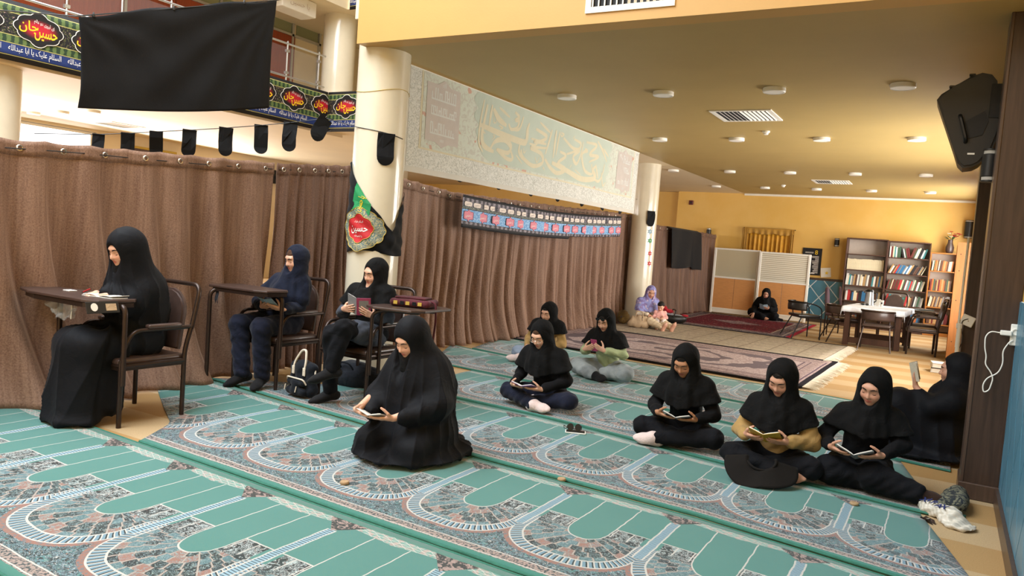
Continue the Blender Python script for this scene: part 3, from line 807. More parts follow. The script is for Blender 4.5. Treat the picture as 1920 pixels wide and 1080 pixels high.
# large black cloth strung across the atrium
def black_cloth():
    A, B, Cc, D = [np.array(p) for p in ((-6.3, 3.64, 3.045), (-6.3, 5.68, 3.80), (-6.3, 5.66, 2.69), (-6.3, 3.66, 2.318))]
    def pos(S, T):
        base = [(A[i]*(1-S)+B[i]*S)*(1-T)+(D[i]*(1-S)+Cc[i]*S)*T for i in range(3)]
        sag = -.05*np.sin(S*PI)*(T-.3)
        r = np.hypot((1-S)*2.1, T*1.05); an = np.arctan2(T*1.05, (1-S)*2.1+.02); r2 = np.hypot(S*2.1, T*.95); a2 = np.arctan2(T, S*2.1+.02)
        w = .016*np.sin(an*19+.8*np.sin(r*3))*np.clip(r*.8, 0, 1)*np.exp(-r*.55)+.012*np.sin(a2*13+np.sin(r2*4))*np.exp(-r2*.8)*np.clip(r2*2, 0, 1)+.006*np.sin(S*17+T*3.1+np.sin(T*7+S*3))*T
        e = .02*np.sin(T*PI)*(1-2*S)
        return base[0]+w+.06*np.sin(S*PI)*T, base[1]+e, base[2]+sag+.012*np.sin(S*PI*5)*(1-T)**4*-1
    t = thing('hanging_cloth', 'large plain black cloth strung up in front of the gallery banner', 'cloth')
    thicken(link('cloth', gridmesh('cloth', pos, 90, 46), 'black_cloth_thin', t), .003)
    link('rope', tubem([(-9.95, 1.0, 2.4+.55), (-6.3, 3.62, 3.045), (-6.3, 5.68, 3.80), (-5.08, 6.0, 3.98)], .006, 6), 'wire', t)
    for s in (.06, .42, .8):
        p = A*(1-s)+B*s; link('knot', lathem([(.002, -.02), (.014, -.01), (.012, .012), (.003, .03)], 8, (float(p[0]), float(p[1]), float(p[2]))), 'wire', t)
black_cloth()
# pale translucent banner between the columns
clothmat('pale_banner', '#cfccc2', .7, .12, var=.03); clothmat('pale_green', '#c3cec1', .7, .12, var=.05, scale=2)
clothmat('pale_mauve', '#cbc2bb', .7, .12, var=.04); clothmat('pale_cream', '#ddd5ba', .7, .12, var=.03); clothmat('pale_white', '#d9dad6', .7, .12, var=.03)
def add_transl(m, col, f):
    nt = NT(m); b = m.node_tree.nodes['Principled BSDF']; out = m.node_tree.nodes['Material Output']
    t = nt.new('ShaderNodeBsdfTranslucent'); nt.put(t.inputs[0], col)
    mx = nt.new('ShaderNodeMixShader'); mx.inputs[0].default_value = f
    nt.L.new(b.outputs[0], mx.inputs[1]); nt.L.new(t.outputs[0], mx.inputs[2]); nt.L.new(mx.outputs[0], out.inputs[0])
def m_pale_floral():
    m, nt, b = newmat('pale_floral'); u, v, _ = nt.uv(); p = nt.xyz(u, v)
    d = nt.voro(p, 6.5, 'F1'); n = nt.noise(p, 14, 3, .6, 1.5)
    col = nt.mix(nt.ss(.5, .56, n), lin('#d2d8cb'), lin('#c8c8bc')); col = nt.mix((d < .13)*(d > .07), col, lin('#e0ddce'))
    col = nt.mix(nt.ss(.64, .67, nt.noise(p, 5, 2)), col, lin('#cfa896'))
    nt.put(b.inputs['Base Color'], col); b.inputs['Roughness'].default_value = .7; add_transl(m, col, .12)
m_pale_floral()
def m_pale_border():
    m, nt, b = newmat('pale_border'); u, v, _ = nt.uv(); p = nt.xyz(u, v)
    w = ((nt.noise(p, 18, 2, .5, 2.)-.5).abs() < .045)
    col = nt.mix(w, lin('#e0e0da'), lin('#bcbdb5')); nt.put(b.inputs['Base Color'], col); b.inputs['Roughness'].default_value = .7; add_transl(m, col, .12)
m_pale_border()
def ribbon(bm, pts, w, z=0., seg=14):
    """tapered calligraphic stroke through pts in the plane"""
    P = [np.array(p, float) for p in pts]
    if len(P) == 2: P = [P[0], (P[0]+P[1])/2, P[1]]
    ctrl = [2*P[0]-P[1]]+P+[2*P[-1]-P[-2]]; out = []
    for i in range(1, len(ctrl)-2):
        for k in range(6):
            t = k/6; p0, p1, p2, p3 = ctrl[i-1:i+3]
            out.append(.5*((2*p1)+(-p0+p2)*t+(2*p0-5*p1+4*p2-p3)*t*t+(-p0+3*p1-3*p2+p3)*t**3))
    out.append(P[-1]); prev = None; N = len(out)
    for i, p in enumerate(out):
        d = out[min(i+1, N-1)]-out[max(i-1, 0)]; d = d/(np.linalg.norm(d)+1e-9)
        s = i/(N-1); k = w*(.35+.65*math.sin(PI*min(1, .12+.8*s)))*(.6+.4*abs(d[0]*.8-d[1]*.6))
        nn = np.array([-d[1], d[0]])*k/2
        a = bm.verts.new((*(p+nn), z)); b = bm.verts.new((*(p-nn), z))
        if prev: bm.faces.new((prev[0], prev[1], b, a))
        prev = (a, b)
def pale_banner():
    Y0, Y1, Z0, Z1 = 6.17, 12.75, 2.13, 3.19; L = Y1-Y0; H = Z1-Z0
    M = frame((-4.92, Y0, Z0), (0, 1, 0), (0, 0, 1))
    t = thing('translucent_banner', 'long pale translucent calligraphy banner hung between the two columns', 'banner'); t.matrix_world = M
    wave = lambda x, y: .02*np.sin(x*1.9)*(1-y/H)+.008*np.sin(x*5.3+1)*(1-y/H)
    def rect(nm, x0, x1, y0, y1, mt, z):
        me = gridmesh(nm, lambda S, T: (x0+(x1-x0)*S, y0+(y1-y0)*T, z+wave(x0+(x1-x0)*S, y0+(y1-y0)*T)), max(2, int((x1-x0)*8)), 6, lambda S, T: (x0+(x1-x0)*S, y0+(y1-y0)*T))
        return link(nm, me, mt, t)
    def put(nm, bm_or_me, mt):
        me = bm_or_me
        if isinstance(me, bmesh.types.BMesh):
            me2 = bpy.data.meshes.new(nm); me.to_mesh(me2); me.free(); me = me2
        mapmesh(me, lambda c: np.stack([c[:, 0], c[:, 1], c[:, 2]+wave(c[:, 0], c[:, 1])], 1))
        return link(nm, me, mt, t)
    c = rect('cloth', 0, L, 0, H, 'pale_banner', 0)
    rect('printed_border', .05, L-.05, .06, H-.0, 'pale_border', .003)
    rect('cream_line', .24, L-.22, .255, H, 'pale_cream', .005); rect('printed_floral', .27, L-.25, .275, H, 'pale_floral', .007)
    # green field with scalloped ends
    def gpos(S, T):
        xl = 1.33-.10*np.abs(np.sin(T*PI*4))+.28*(1-T)**3; xr = 5.25+.10*np.abs(np.sin(T*PI*4))-.2*(1-T)**3
        x = xl+(xr-xl)*S; y = .30+T*(H-.30); return x, y, .009+wave(x, y)
    link('green_field', gridmesh('green_field', gpos, 40, 24), 'pale_green', t)
    # small kufic blocks
    rk = random.Random(5)
    for x0, wd in ((.33, .62), (5.62, .62)):
        put('kufic_panel', prismm([(x0, .36), (x0+wd*.3, .36), (x0+wd*.5, .31), (x0+wd*.7, .36), (x0+wd, .36), (x0+wd, .97), (x0+wd*.7, .97), (x0+wd*.5, 1.03), (x0+wd*.3, .97), (x0, .97)], .0008, Matrix.Translation((0, 0, .0095))), 'pale_mauve')
        bm = bmesh.new(); g = .018
        for line, (yb, hh) in enumerate(((.80, .13), (.64, .10), (.44, .13))):
            x = x0+.08
            box(bm, (x, yb, .0105), (x+wd-.16, yb+g, .0112))
            while x < x0+wd-.1:
                hgt = rk.choice((hh, hh, hh*.65, hh*.45)); box(bm, (x, yb, .0105), (x+g, yb+hgt, .0112))
                if rk.random() < .5: box(bm, (x, yb+hgt-g, .0105), (x+g*2.6, yb+hgt, .0112)); box(bm, (x+g*2, yb+hgt*.4, .0105), (x+g*3, yb+hgt, .0112))
                x += g*rk.choice((2.2, 2.2, 3.4))
        for sgn, y in ((1, .955), (-1, .40)):
            for k in range(3): box(bm, (x0+wd/2-.035+k*.025, min(y, y+sgn*.03), .0105), (x0+wd/2-.023+k*.025, max(y, y+sgn*.03+sgn*.012*k), .0112))
        put('kufic_script', bm, 'pale_white')
    # large cream calligraphy, strokes in a 0..1100 x 0..870 sketch space
    ST = [([(125,85),(95,300),(85,450),(95,520),(135,595)],16),([(155,130),(130,330),(120,430),(135,520),(180,560),(230,585)],30),([(195,130),(178,340)],22),
     ([(80,325),(250,395),(430,465),(458,440),(460,330),(470,270)],34),([(205,170),(250,260),(310,320)],30),([(250,150),(330,235)],14),([(365,180),(395,225),(370,255),(395,260),(385,330),(345,350),(325,300)],22),
     ([(425,215),(405,330),(370,358)],20),([(200,560),(240,480),(310,460),(352,520),(335,585),(255,560)],30),([(250,560),(330,640),(372,640),(350,540)],20),([(415,480),(412,560),(440,620),(490,660)],20),
     ([(490,420),(540,440),(520,480),(480,470)],16),([(520,320),(600,385),(560,440),(510,440),(600,460)],24),([(545,250),(625,345)],14),([(635,310),(620,420),(600,560)],22),([(665,310),(655,590)],22),([(690,320),(672,560)],18),
     ([(425,540),(445,620),(520,690),(585,650),(570,560),(490,510),(610,500)],24),([(600,610),(640,690),(690,740),(745,700),(690,640),(745,560),(700,520)],26),([(650,640),(760,710),(880,780),(985,760),(965,680),(985,640)],34),
     ([(700,330),(722,345),(705,365),(695,340)],12),([(720,380),(790,470),(840,480),(855,420),(800,380)],22),([(750,540),(850,490),(800,560),(830,630),(862,520),(872,400)],22),([(890,470),(912,490),(880,505),(870,560),(900,690),(960,720),(950,620)],22),
     ([(900,400),(985,425),(930,520),(1005,540),(930,600)],22),([(990,380),(1040,480),(1080,585)],18),([(1040,450),(1092,530)],14),([(960,760),(1020,790),(1052,700),(1062,610)],20),([(985,620),(1012,760)],18),([(1040,700),(1060,830),(1085,800)],14),
     ([(255,325),(285,345),(265,360)],10),([(210,250),(215,300),(230,300),(235,270)],8),([(215,420),(230,440),(210,470)],8),([(130,395),(150,415)],8),([(440,520),(448,570),(462,540)],8),([(530,600),(545,650),(560,600)],8),([(790,640),(780,680)],8),([(805,345),(790,380)],8),([(395,600),(440,680)],8),([(820,690),(870,740)],8),([(590,690),(605,720)],8)]
    bm = bmesh.new(); import_y = lambda p: None
    # the sketch space is perspective-free: map its sheared quad onto the banner field
    def mp(p):
        x, y = p; X = 1.36+3.85*((x-80)/1010)**1.22
        top = 75+(x-80)*.345; bot = 640+(x-80)*.215
        return (X, .985-.68*(y-top)/(bot-top)*.98)
    for pts, w in ST: ribbon(bm, [mp(p) for p in pts], w*.0027, .0108)
    bmesh.ops.recalc_face_normals(bm, faces=bm.faces[:])
    put('calligraphy', bm, 'pale_cream')
    link('rod', tubem([(0, H+.005, 0), (L, H+.005, 0)], .008, 6), 'white_plastic', t)
pale_banner()
# strip banner pinned along the middle curtain
def m_strip():
    m, nt, b = newmat('strip_print'); u, v, _ = nt.uv(); p = nt.xyz(u, v)
    n = nt.noise(p, 60, 2, .5, 1.); tri = ((u*9.).frac()-.5).abs()*2.
    blk = lin('#15161a'); gr = nt.mix(nt.ss(.48, .55, n*.7+tri*.3), lin('#3c393f'), lin('#8d858c'))
    blu = nt.mix(nt.ss(.5, .58, n), lin('#5c8fc4'), lin('#a9c9e2')); dk = nt.mix(nt.ss(.5, .55, n), lin('#3d413f'), lin('#81857c'))
    col = nt.mix((v > .05)*(v < .085), blk, gr); col = nt.mix((v > .09)*(v < .245), col, blu)
    col = nt.mix((v > .25)*(v < .285), col, dk); col = nt.mix((v > .285)*(v < .355), col, nt.mix(.35, gr, blk)); col = nt.mix((v > .355)*(v < .395), col, gr)
    nt.put(b.inputs['Base Color'], col); b.inputs['Roughness'].default_value = .7
m_strip()
mat('strip_pink', '#d07f8f', .7, var=.2, scale=60); mat('strip_dark', '#3c1c2a', .7); mat('strip_cream', '#dccfc4', .7, var=.08, scale=30)
def strip_banner():
    Y0, Y1 = 8.42, 13.6; L = Y1-Y0; H = .43
    M = frame((-5.66, Y0, 1.63), (.033, 1, 0), (0, 0, 1))
    t = thing('strip_banner', 'narrow blue and black printed banner with pink medallions pinned to curtain', 'banner'); t.matrix_world = M
    sag = lambda x: -.10*np.sin(np.clip(x/L, 0, 1)*PI*.85)*(1-x/L*.2)+.09*np.clip((x/L), 0, 1)**1.0
    wv = lambda x: .012*np.sin(x*7)+.006*np.sin(x*15+1)
    def hb(x): return np.where(x > 3.1, .045, 0.)
    me = gridmesh('cloth', lambda S, T: (S*L, np.maximum(T*H, hb(S*L))+sag(S*L), wv(S*L)), 110, 10, lambda S, T: (S*L, np.maximum(T*H, hb(S*L))))
    thicken(link('cloth', me, 'strip_print', t), .003)
    star = [(-.105, -.035), (-.09, -.05), (-.045, -.05), (-.02, -.055), (0, -.08), (.02, -.055), (.045, -.05), (.09, -.05), (.105, -.035), (.105, .035), (.09, .05), (.045, .05), (.02, .055), (0, .08), (-.02, .055), (-.045, .05), (-.09, .05), (-.105, .035)]
    def mk(n, poly, h, z, m_):
        bm = prismm(poly, h, Matrix.Translation((0, 0, z))); me = bpy.data.meshes.new(n); bmesh.ops.recalc_face_normals(bm, faces=bm.faces[:]); bm.to_mesh(me); bm.free(); me.materials.append(MATS[m_]); return me
    a = mk('medallion', [(x*1.1, y*1.1) for x, y in star], .0015, 0, 'strip_dark'); b = mk('field', star, .0015, .0015, 'strip_pink')
    sc = textmesh('script', 'یا حسین', .06, width=.13, height=.06, res=1); mapmesh(sc, lambda c: c+np.array([0, 0, .0034])); sc.materials.append(MATS['print_white'])
    for i in range(15):
        x = .14+i*.351; tilt = float(sag(x+.01)-sag(x-.01))/.02
        o = link('medallion', a, None, t, (x, .167+float(sag(x)), float(wv(x))+.004), (0, 0, math.atan(tilt))); link('field', b, None, o); link('script', sc, None, o)
    oc = [(-.085, -.012), (-.07, -.03), (.07, -.03), (.085, -.012), (.085, .012), (.07, .03), (-.07, .03), (-.085, .012)]
    e = mk('cartouche', oc, .0015, 0, 'strip_cream'); s2 = textmesh('script', 'یا حسین', .03, width=.1, height=.035, res=1); mapmesh(s2, lambda c: c+np.array([0, 0, .0019])); s2.materials.append(MATS['strip_dark'])
    for i in range(24):
        x = .12+i*.215; tilt = float(sag(x+.01)-sag(x-.01))/.02
        o = link('cartouche', e, None, t, (x, .32+float(sag(x)), float(wv(x))+.004), (0, 0, math.atan(tilt))); link('script', s2, None, o)
strip_banner()
# flag wrapped round the near column
def m_mandorla():
    m, nt, b = newmat('mandorla_print'); p = nt.obj(); n = nt.noise(p, 55, 3, .6, 1.5)
    c = nt.mix(nt.ss(.48, .53, n), lin('#59706f'), lin('#a8a183')); c = nt.mix(nt.ss(.62, .66, n), c, lin('#c9b34a'))
    nt.put(b.inputs['Base Color'], c); b.inputs['Roughness'].default_value = .7
m_mandorla()
def column_flag():
    cx, cy = COL1; t = thing('wrapped_flag', 'black flag with green panel and red medallion wrapped on near column', 'flag', (cx, cy, 0))
    a0 = math.atan2(-cy, -cx)-.36; R0 = CR+.012      # angle of the side that faces the camera spot
    xz = lambda x, z, r: (r*np.cos(a0+x/CR), r*np.sin(a0+x/CR), z)   # x grows to the right seen from the hall
    def top(x): return np.interp(x, [-.5, -.24, -.18, .0, .14, .2, .26, .36, .5], [2.2, 2.12, 2.03, 1.78, 1.64, 1.56, 1.50, 1.72, 1.9])
    def pos(S, T):
        x = -.5+1.0*S; zb = 1.285+.02*np.cos(x*9); z = top(x)*(1-T)+zb*T
        r = R0+.012*np.sin(T*9+x*14)*T+.02*np.exp(-((x-.26)/.04)**2)*(1-T*.4)+.006*np.sin(z*40+x*30)
        return xz(x, z, r)
    o = link('cloth', gridmesh('cloth', pos, 70, 24), 'black_cloth', t); thicken(o, .003)
    def decal(nm, me_or_bm, m_, dx, dz, r, rot=0.):
        me = me_or_bm
        if isinstance(me, bmesh.types.BMesh):
            bmesh.ops.subdivide_edges(me, edges=me.edges[:], cuts=2, use_grid_fill=True); bmesh.ops.triangulate(me, faces=me.faces[:])
            me2 = bpy.data.meshes.new(nm); me.to_mesh(me2); me.free(); me = me2
        def f(c):
            x = c[:, 0]*math.cos(rot)-c[:, 1]*math.sin(rot)+dx; z = c[:, 0]*math.sin(rot)+c[:, 1]*math.cos(rot)+dz
            # follow the drape of the cloth beneath
            T = np.clip((top(x)-z)/(top(x)-1.285), 0, 1)
            rr = r+R0+.012*np.sin(T*9+x*14)*T+.02*np.exp(-((x-.26)/.04)**2)*(1-T*.4)+.006*np.sin(z*40+x*30)
            return np.stack(xz(x, z, rr+c[:, 2]), 1)
        mapmesh(me, f); return link(nm, me, m_, t)
    def fan(poly, z=0., k=6):
        """polygon filled by concentric rings so it can bend"""
        bm = bmesh.new(); cxm = sum(p[0] for p in poly)/len(poly); cym = sum(p[1] for p in poly)/len(poly)
        rings = [[bm.verts.new((cxm+(x-cxm)*j/k, cym+(y-cym)*j/k, z)) for x, y in poly] for j in range(1, k+1)]
        c = bm.verts.new((cxm, cym, z)); n = len(poly)
        for i in range(n): bm.faces.new((c, rings[0][i], rings[0][(i+1) % n]))
        for A, B in zip(rings, rings[1:]):
            for i in range(n): bm.faces.new((A[i], B[i], B[(i+1) % n], A[(i+1) % n]))
        me = bpy.data.meshes.new('decal'); bmesh.ops.recalc_face_normals(bm, faces=bm.faces[:]); bm.to_mesh(me); bm.free()
        return me
    quad = lambda x0, x1, y0, y1: [(x0+(x1-x0)*i/6, y0) for i in range(6)]+[(x1, y0+(y1-y0)*i/6) for i in range(6)]+[(x1-(x1-x0)*i/6, y1) for i in range(6)]+[(x0, y1-(y1-y0)*i/6) for i in range(6)]
    decal('green_panel', fan([(-.17, 1.665), (-.1, 1.655), (-.02, 1.635), (.035, 1.625), (.045, 1.70), (.048, 1.745), (.0, 1.80), (-.05, 1.87), (-.11, 1.945), (-.13, 1.9), (-.15, 1.78)], k=8), 'print_green', 0, 0, .006)
    decal('green_script', textmesh('green_script', 'یا حسین', .1, width=.15, height=.085, bold=.001), 'print_yellow', -.055, 1.745, .010, math.radians(70))
    decal('mandorla', fan(lobes(.25, .185, 64, 12, .05, .12), k=8), 'mandorla_print', -.06, 1.50, .006)
    decal('mandorla_edge', tubem([(x, y, 0) for x, y in lobes(.25, .185, 64, 12, .05, .12)], .003, 4, closed=True), 'print_gold', -.06, 1.50, .007)
    decal('medallion', fan(lobes(.14, .115, 48, 8, .05, .2), k=6), 'print_red', -.06, 1.51, .010)
    decal('medallion_edge', tubem([(x, y, 0) for x, y in lobes(.14, .115, 48, 8, .05, .2)], .003, 4, closed=True), 'print_gold', -.06, 1.51, .011)
    decal('script', textmesh('script', 'حسین', .12, width=.18, height=.075, bold=.002), 'print_white', -.06, 1.495, .014)
    decal('small_script', textmesh('small_script', 'السلام علیک', .03, width=.09, height=.03), 'print_white', -.06, 1.57, .014)
    decal('small_script', textmesh('small_script', 'یا اباعبدالله', .03, width=.09, height=.022), 'print_white', -.06, 1.435, .014)
column_flag()
# string of black pennants
def pennants():
    pts = [(-7.1, 3.75, 2.13), (-6.75, 4.12, 2.178), (-6.6, 4.303, 2.216), (-6.45, 4.481, 2.258), (-6.3, 4.723, 2.31), (-6.15, 5.009, 2.376), (-6.0, 5.301, 2.448), (-5.8, 5.49, 2.504), (-5.45, 5.618, 2.563)]
    a0 = math.atan2(-COL1[1], -COL1[0]); arc = []
    for k in range(7):
        a = a0-1.0+k*.33; arc.append((COL1[0]+(CR+.006)*math.cos(a), COL1[1]+(CR+.006)*math.sin(a), 2.47-.012*k))
    st = thing('pennant_string', 'dark string carrying black pennants over curtain to near column', 'string')
    link('string', tubem(pts+arc, .004, 5), 'wire', st)
    link('string_wrap', tubem([(COL1[0]+(CR+.004)*math.cos(a), COL1[1]+(CR+.004)*math.sin(a), 2.83+.03*math.cos(a*2)) for a in np.linspace(0, 2*PI, 28)[:-1]], .0025, 4, closed=True), 'print_gold', st)
    nm = ['leftmost', 'second', 'third', 'fourth', 'fifth', 'sixth', 'seventh']
    def pennant(p, d, w, h, lab, tilt=0., curve=0.):
        poly = [(-w/2, 0), (w/2, 0)]+[(w/2*math.cos(q), -h+w/2-w/2*math.sin(q)) for q in np.linspace(0, PI, 10)]
        o = thing('pennant', lab, 'pennant', p, group='black pennants on the string'); d = Vector(d).normalized()
        bm = bmesh.new(); vs = []
        for x, y in poly:
            vs.append((x, y))
        prism(bm, poly, .003, Matrix.Rotation(tilt, 4, 'Z'))
        bmesh.ops.triangulate(bm, faces=bm.faces[:]); bmesh.ops.subdivide_edges(bm, edges=bm.edges[:], cuts=2)
        for v in bm.verts: v.co.z += .012*math.sin(v.co.y*26+p[1]*9)+curve*(v.co.x**2)
        c = link('cloth', bm, 'black_cloth', o); c.matrix_local = frame((0, 0, 0), d, (0, 0, 1))
        link('hem', tubem([(-w/2*d.x, -w/2*d.y, 0), (w/2*d.x, w/2*d.y, 0)], .006, 5), 'black_cloth', o)
    for i, (p, w, h) in enumerate(zip(pts[1:9], (.10, .115, .115, .125, .13, .13, .14, .15), (.2, .21, .22, .25, .27, .28, .285, .26))):
        d = Vector(pts[i+2])-Vector(pts[i]) if i < 7 else Vector((.3, .9, .1))
        pennant(p, (d.x, d.y, 0), w, h, f'black pennant hung in front of the gallery underside, {["first","second","third","fourth","fifth","sixth","seventh","eighth"][i]} from left', -.5 if i == 7 else .03*(i % 3-1))
    a = a0+.22; pennant((COL1[0]+(CR+.012)*math.cos(a), COL1[1]+(CR+.012)*math.sin(a), 2.42), (-math.sin(a), math.cos(a), 0), .165, .30, 'black pennant lying against the near column', 0., -.9)
    a2 = math.atan2(-COL2[1], -COL2[0])+.5; pennant((COL2[0]+.27*math.cos(a2), COL2[1]+.27*math.sin(a2), 2.28), (-math.sin(a2), math.cos(a2), 0), .17, .30, 'black pennant against the far column')
    # second string, glimpsed between the pale banner and the curtain
    A_, B_ = Vector((COL1[0]-.2, COL1[1]+.16, 2.52)), Vector((COL2[0]-.1, COL2[1]-.24, 2.5)); q = [tuple(A_.lerp(B_, .2+i*.115)) for i in range(7)]
    s2 = thing('pennant_string', 'string of pennants glimpsed under the pale banner', 'string'); link('string', tubem([tuple(A_)]+q+[tuple(B_)], .004, 5), 'wire', s2)
    for i, p in enumerate(q): pennant(p, (-.05, 1, 0), .22, .36, f'black pennant glimpsed under the pale banner, {["first","second","third","fourth","fifth","sixth","seventh"][i]} from near column', .1*(i % 2))
pennants()
# black cloth thrown over the far curtain
def draped():
    t = thing('draped_cloth', 'black cloth hanging over the top of the far curtain', 'cloth')
    def pos(S, T):
        Y = 16.75+S*2.35+T*.12; zb = 1.16-.06*(S > .72)-.02*np.sin(S*6)
        Z = 2.075*(1-T)+zb*T
        X = -5.54+.02*np.sin(S*13+T*2)*(.4+T)+.05*(S > .72)*T*.6
        X = np.where(T < .02, -5.66, X)
        return X, Y, Z+np.where(T < .02, .01, 0)
    thicken(link('cloth', gridmesh('cloth', pos, 40, 24), 'black_cloth', t), .004)
draped()
# ------------------------------------------------------------------ furniture
mat('brown_metal', '#3b2e28', .32, .55, var=.12, scale=20, bump=.05, bscale=120); mat('black_metal', '#17171a', .35, .4, var=.1)
mat('brown_vinyl', '#4a3a35', .35, var=.15, scale=14, bump=.12, bscale=120, coat=.15); mat('black_vinyl', '#1f1c1b', .35, var=.1, coat=.2)
mat('plum_vinyl', '#4b3440', .35, var=.12, coat=.2); mat('desk_board', '#41302a', .4, var=.25, scale=9, stretch=(1, 6, 6), bump=.05)
mat('paper', '#e9e6dc', .8, var=.03); mat('light_wood', '#b4733a', .45, var=.14, scale=5, stretch=(10, 10, .7)); mat('honey_wood', '#a86a2c', .4, var=.14, scale=5, stretch=(.7, 10, 10))
mat('beech_panel', '#cf935a', .45, var=.08, scale=6, stretch=(1.2, 1, 10)); mat('walnut', '#4a2e22', .45, var=.2, scale=5, stretch=(9, 9, .6)); mat('shelf_back', '#c9b9ab', .7, var=.06)
def rbox(bm, c, s, bev):
    """rounded pad centred at c with size s"""
    a = [c[i]-s[i]/2 for i in range(3)]; b = [c[i]+s[i]/2 for i in range(3)]
    t = boxm(a, b, bev, 3); me = bpy.data.meshes.new('tmp'); t.to_mesh(me); t.free(); bm.from_mesh(me); bpy.data.meshes.remove(me)
def padm(c, s, bev=.02):
    bm = bmesh.new(); rbox(bm, c, s, bev); return bm
def arch_back(w, z0, z1, y, thick, lean=0., n=10):
    """rounded-top upholstered back"""
    poly = [(-w/2, z0), (w/2, z0)]+[(w/2*math.cos(q), z1-w*.45+w*.45*math.sin(q)) for q in np.linspace(0, PI, n)]
    bm = prismm(poly, thick, frame((0, y+thick/2, 0), (1, 0, 0), (0, -0., 1)))
    bmesh.ops.bevel(bm, geom=[e for e in bm.edges if e.calc_length() > 0 and abs((e.verts[0].co-e.verts[1].co).y) < 1e-5], offset=thick*.3, segments=2, affect='EDGES')
    for v in bm.verts: v.co.y += lean*(v.co.z-z0)
    return bm
def desk_chair(label, loc, rz=0., w=.57, d=.5, desk='front', metal='brown_metal', seatm='brown_vinyl', board=None, extra_leg=True):
    """tubular armchair with a writing board; faces -y"""
    t = thing('desk_chair', label, 'chair', loc, rz); hw = w/2; f, r = -d/2, d/2; R = .017
    for s in (-1, 1):
        link('leg', tubem([(s*hw, f, 0), (s*hw, f, .47)], R, 10), metal, t, smooth=40)
        link('leg', tubem(rnd_path([(s*hw, r, 0), (s*hw, r, .5), (s*hw, r+.05, .68)], .08), R, 10), metal, t, smooth=40)
        am = link('armrest', tubem(rnd_path([(s*hw, r+.05, .68), (s*hw, f+.08, .675), (s*hw, f+.02, .56), (s*hw, f, .46)], .07), R*.9, 10), metal, t, smooth=40)
        link('pad', padm((s*hw, .07, .70), (.055, .27, .03), .012), seatm, am, smooth=40)
    link('back_frame', tubem(rnd_path([(-hw, r+.05, .66), (-hw, r+.12, .99), (hw, r+.12, .99), (hw, r+.05, .66)], .09, 7), R, 10), metal, t, smooth=40)
    link('backrest', arch_back(w*.72, .5, .95, r+.015, .045, .14), seatm, t, smooth=40)
    bm = bmesh.new()
    for s in (-1, 1): tube(bm, [(s*hw, f, .43), (s*hw, r, .43)], R, 8)
    for y in (f, r): tube(bm, [(-hw, y, .43), (hw, y, .43)], R, 8)
    box(bm, (-hw, f-.01, .40), (hw, f+.008, .435)); box(bm, (hw-.008, f, .40), (hw+.01, r, .435)); box(bm, (-hw-.01, f, .40), (-hw+.008, r, .435))
    link('seat_frame', bm, metal, t); link('seat', padm((0, 0, .455), (w-.02, d+.02, .05), .022), seatm, t, smooth=40)
    if desk == 'front':
        zb = board['z']; xl, xr = board['x']; yb = board['y']; yl = board.get('yl', f-.04)
        fr = link('desk_frame', tubem(rnd_path([(xl, yl, .0 if extra_leg else .3), (xl, yl, zb-.03), (xl+.06, (yl+f)/2, zb-.03), (hw+.025, f+.0, zb-.03), (hw+.025, f+.0, .30)], .07, 6), R*1.1, 10), metal, t, smooth=40)
        tp = board.get('tip', .17); poly = [(xl-tp, yb[0]+.06), (xl-.05, yb[0]-.01), (xr-.12, yb[0]), (xr, yb[0]+.05), (xr+.01, yb[1]-.06), (xr-.06, yb[1]), (xl-.03, yb[1]), (xl-tp+.01, yb[1]-.07)]
        bd = link('writing_board', prismm(poly, .022, Matrix.Translation((0, 0, zb-.011))), 'desk_board', t)
        md = bd.modifiers.new('edge', 'BEVEL'); md.width = .006; md.segments = 2
        link('under_panel', prismm([(x*.93+.02, y*.94-.02) for x, y in poly], .03, Matrix.Translation((0, 0, zb-.043))), metal, t)
    elif desk == 'side':
        zb = board['z']
        for y0, y1 in ((f, f+.02), (f+.12, f+.25)):
            link('desk_frame', tubem(rnd_path([(hw+.02, y0, .28), (hw+.02, y0, zb-.06), (hw+.09, y0+.03, zb-.02), (hw+.42, y1+.1, zb-.015)], .08, 6), R, 10), metal, t, smooth=40)
        poly = [(hw-.02, f-.04), (hw+.10, f-.10), (hw+.46, f-.05), (hw+.52, f+.06), (hw+.50, f+.46), (hw+.40, f+.52), (hw+.06, f+.5), (hw-.02, f+.4)]
        bd = link('writing_board', prismm(poly, .022, Matrix.Translation((0, 0, zb-.005))), 'desk_board', t)
        md = bd.modifiers.new('edge', 'BEVEL'); md.width = .006; md.segments = 2
    return t
CH1 = (-5.185, 3.465); CH2 = (-5.40, 5.09); CH3 = (-4.46, 5.22)
desk_chair('brown desk chair at far left with the chador wearer writing', (*CH1, 0), 0, .57, .5, 'front', board=dict(z=.885, x=(-.42, .27), y=(-.47, -.10), yl=-.28, tip=.30))
desk_chair('brown desk chair holding the woman in navy', (*CH2, .0), 0, .56, .5, 'front', board=dict(z=.90, x=(-.30, .33), y=(-.50, -.16), yl=-.53, tip=.10))
desk_chair('brown desk chair with raised side board carrying the embroidered purse', (*CH3, 0), 0, .54, .5, 'side', board=dict(z=.86))

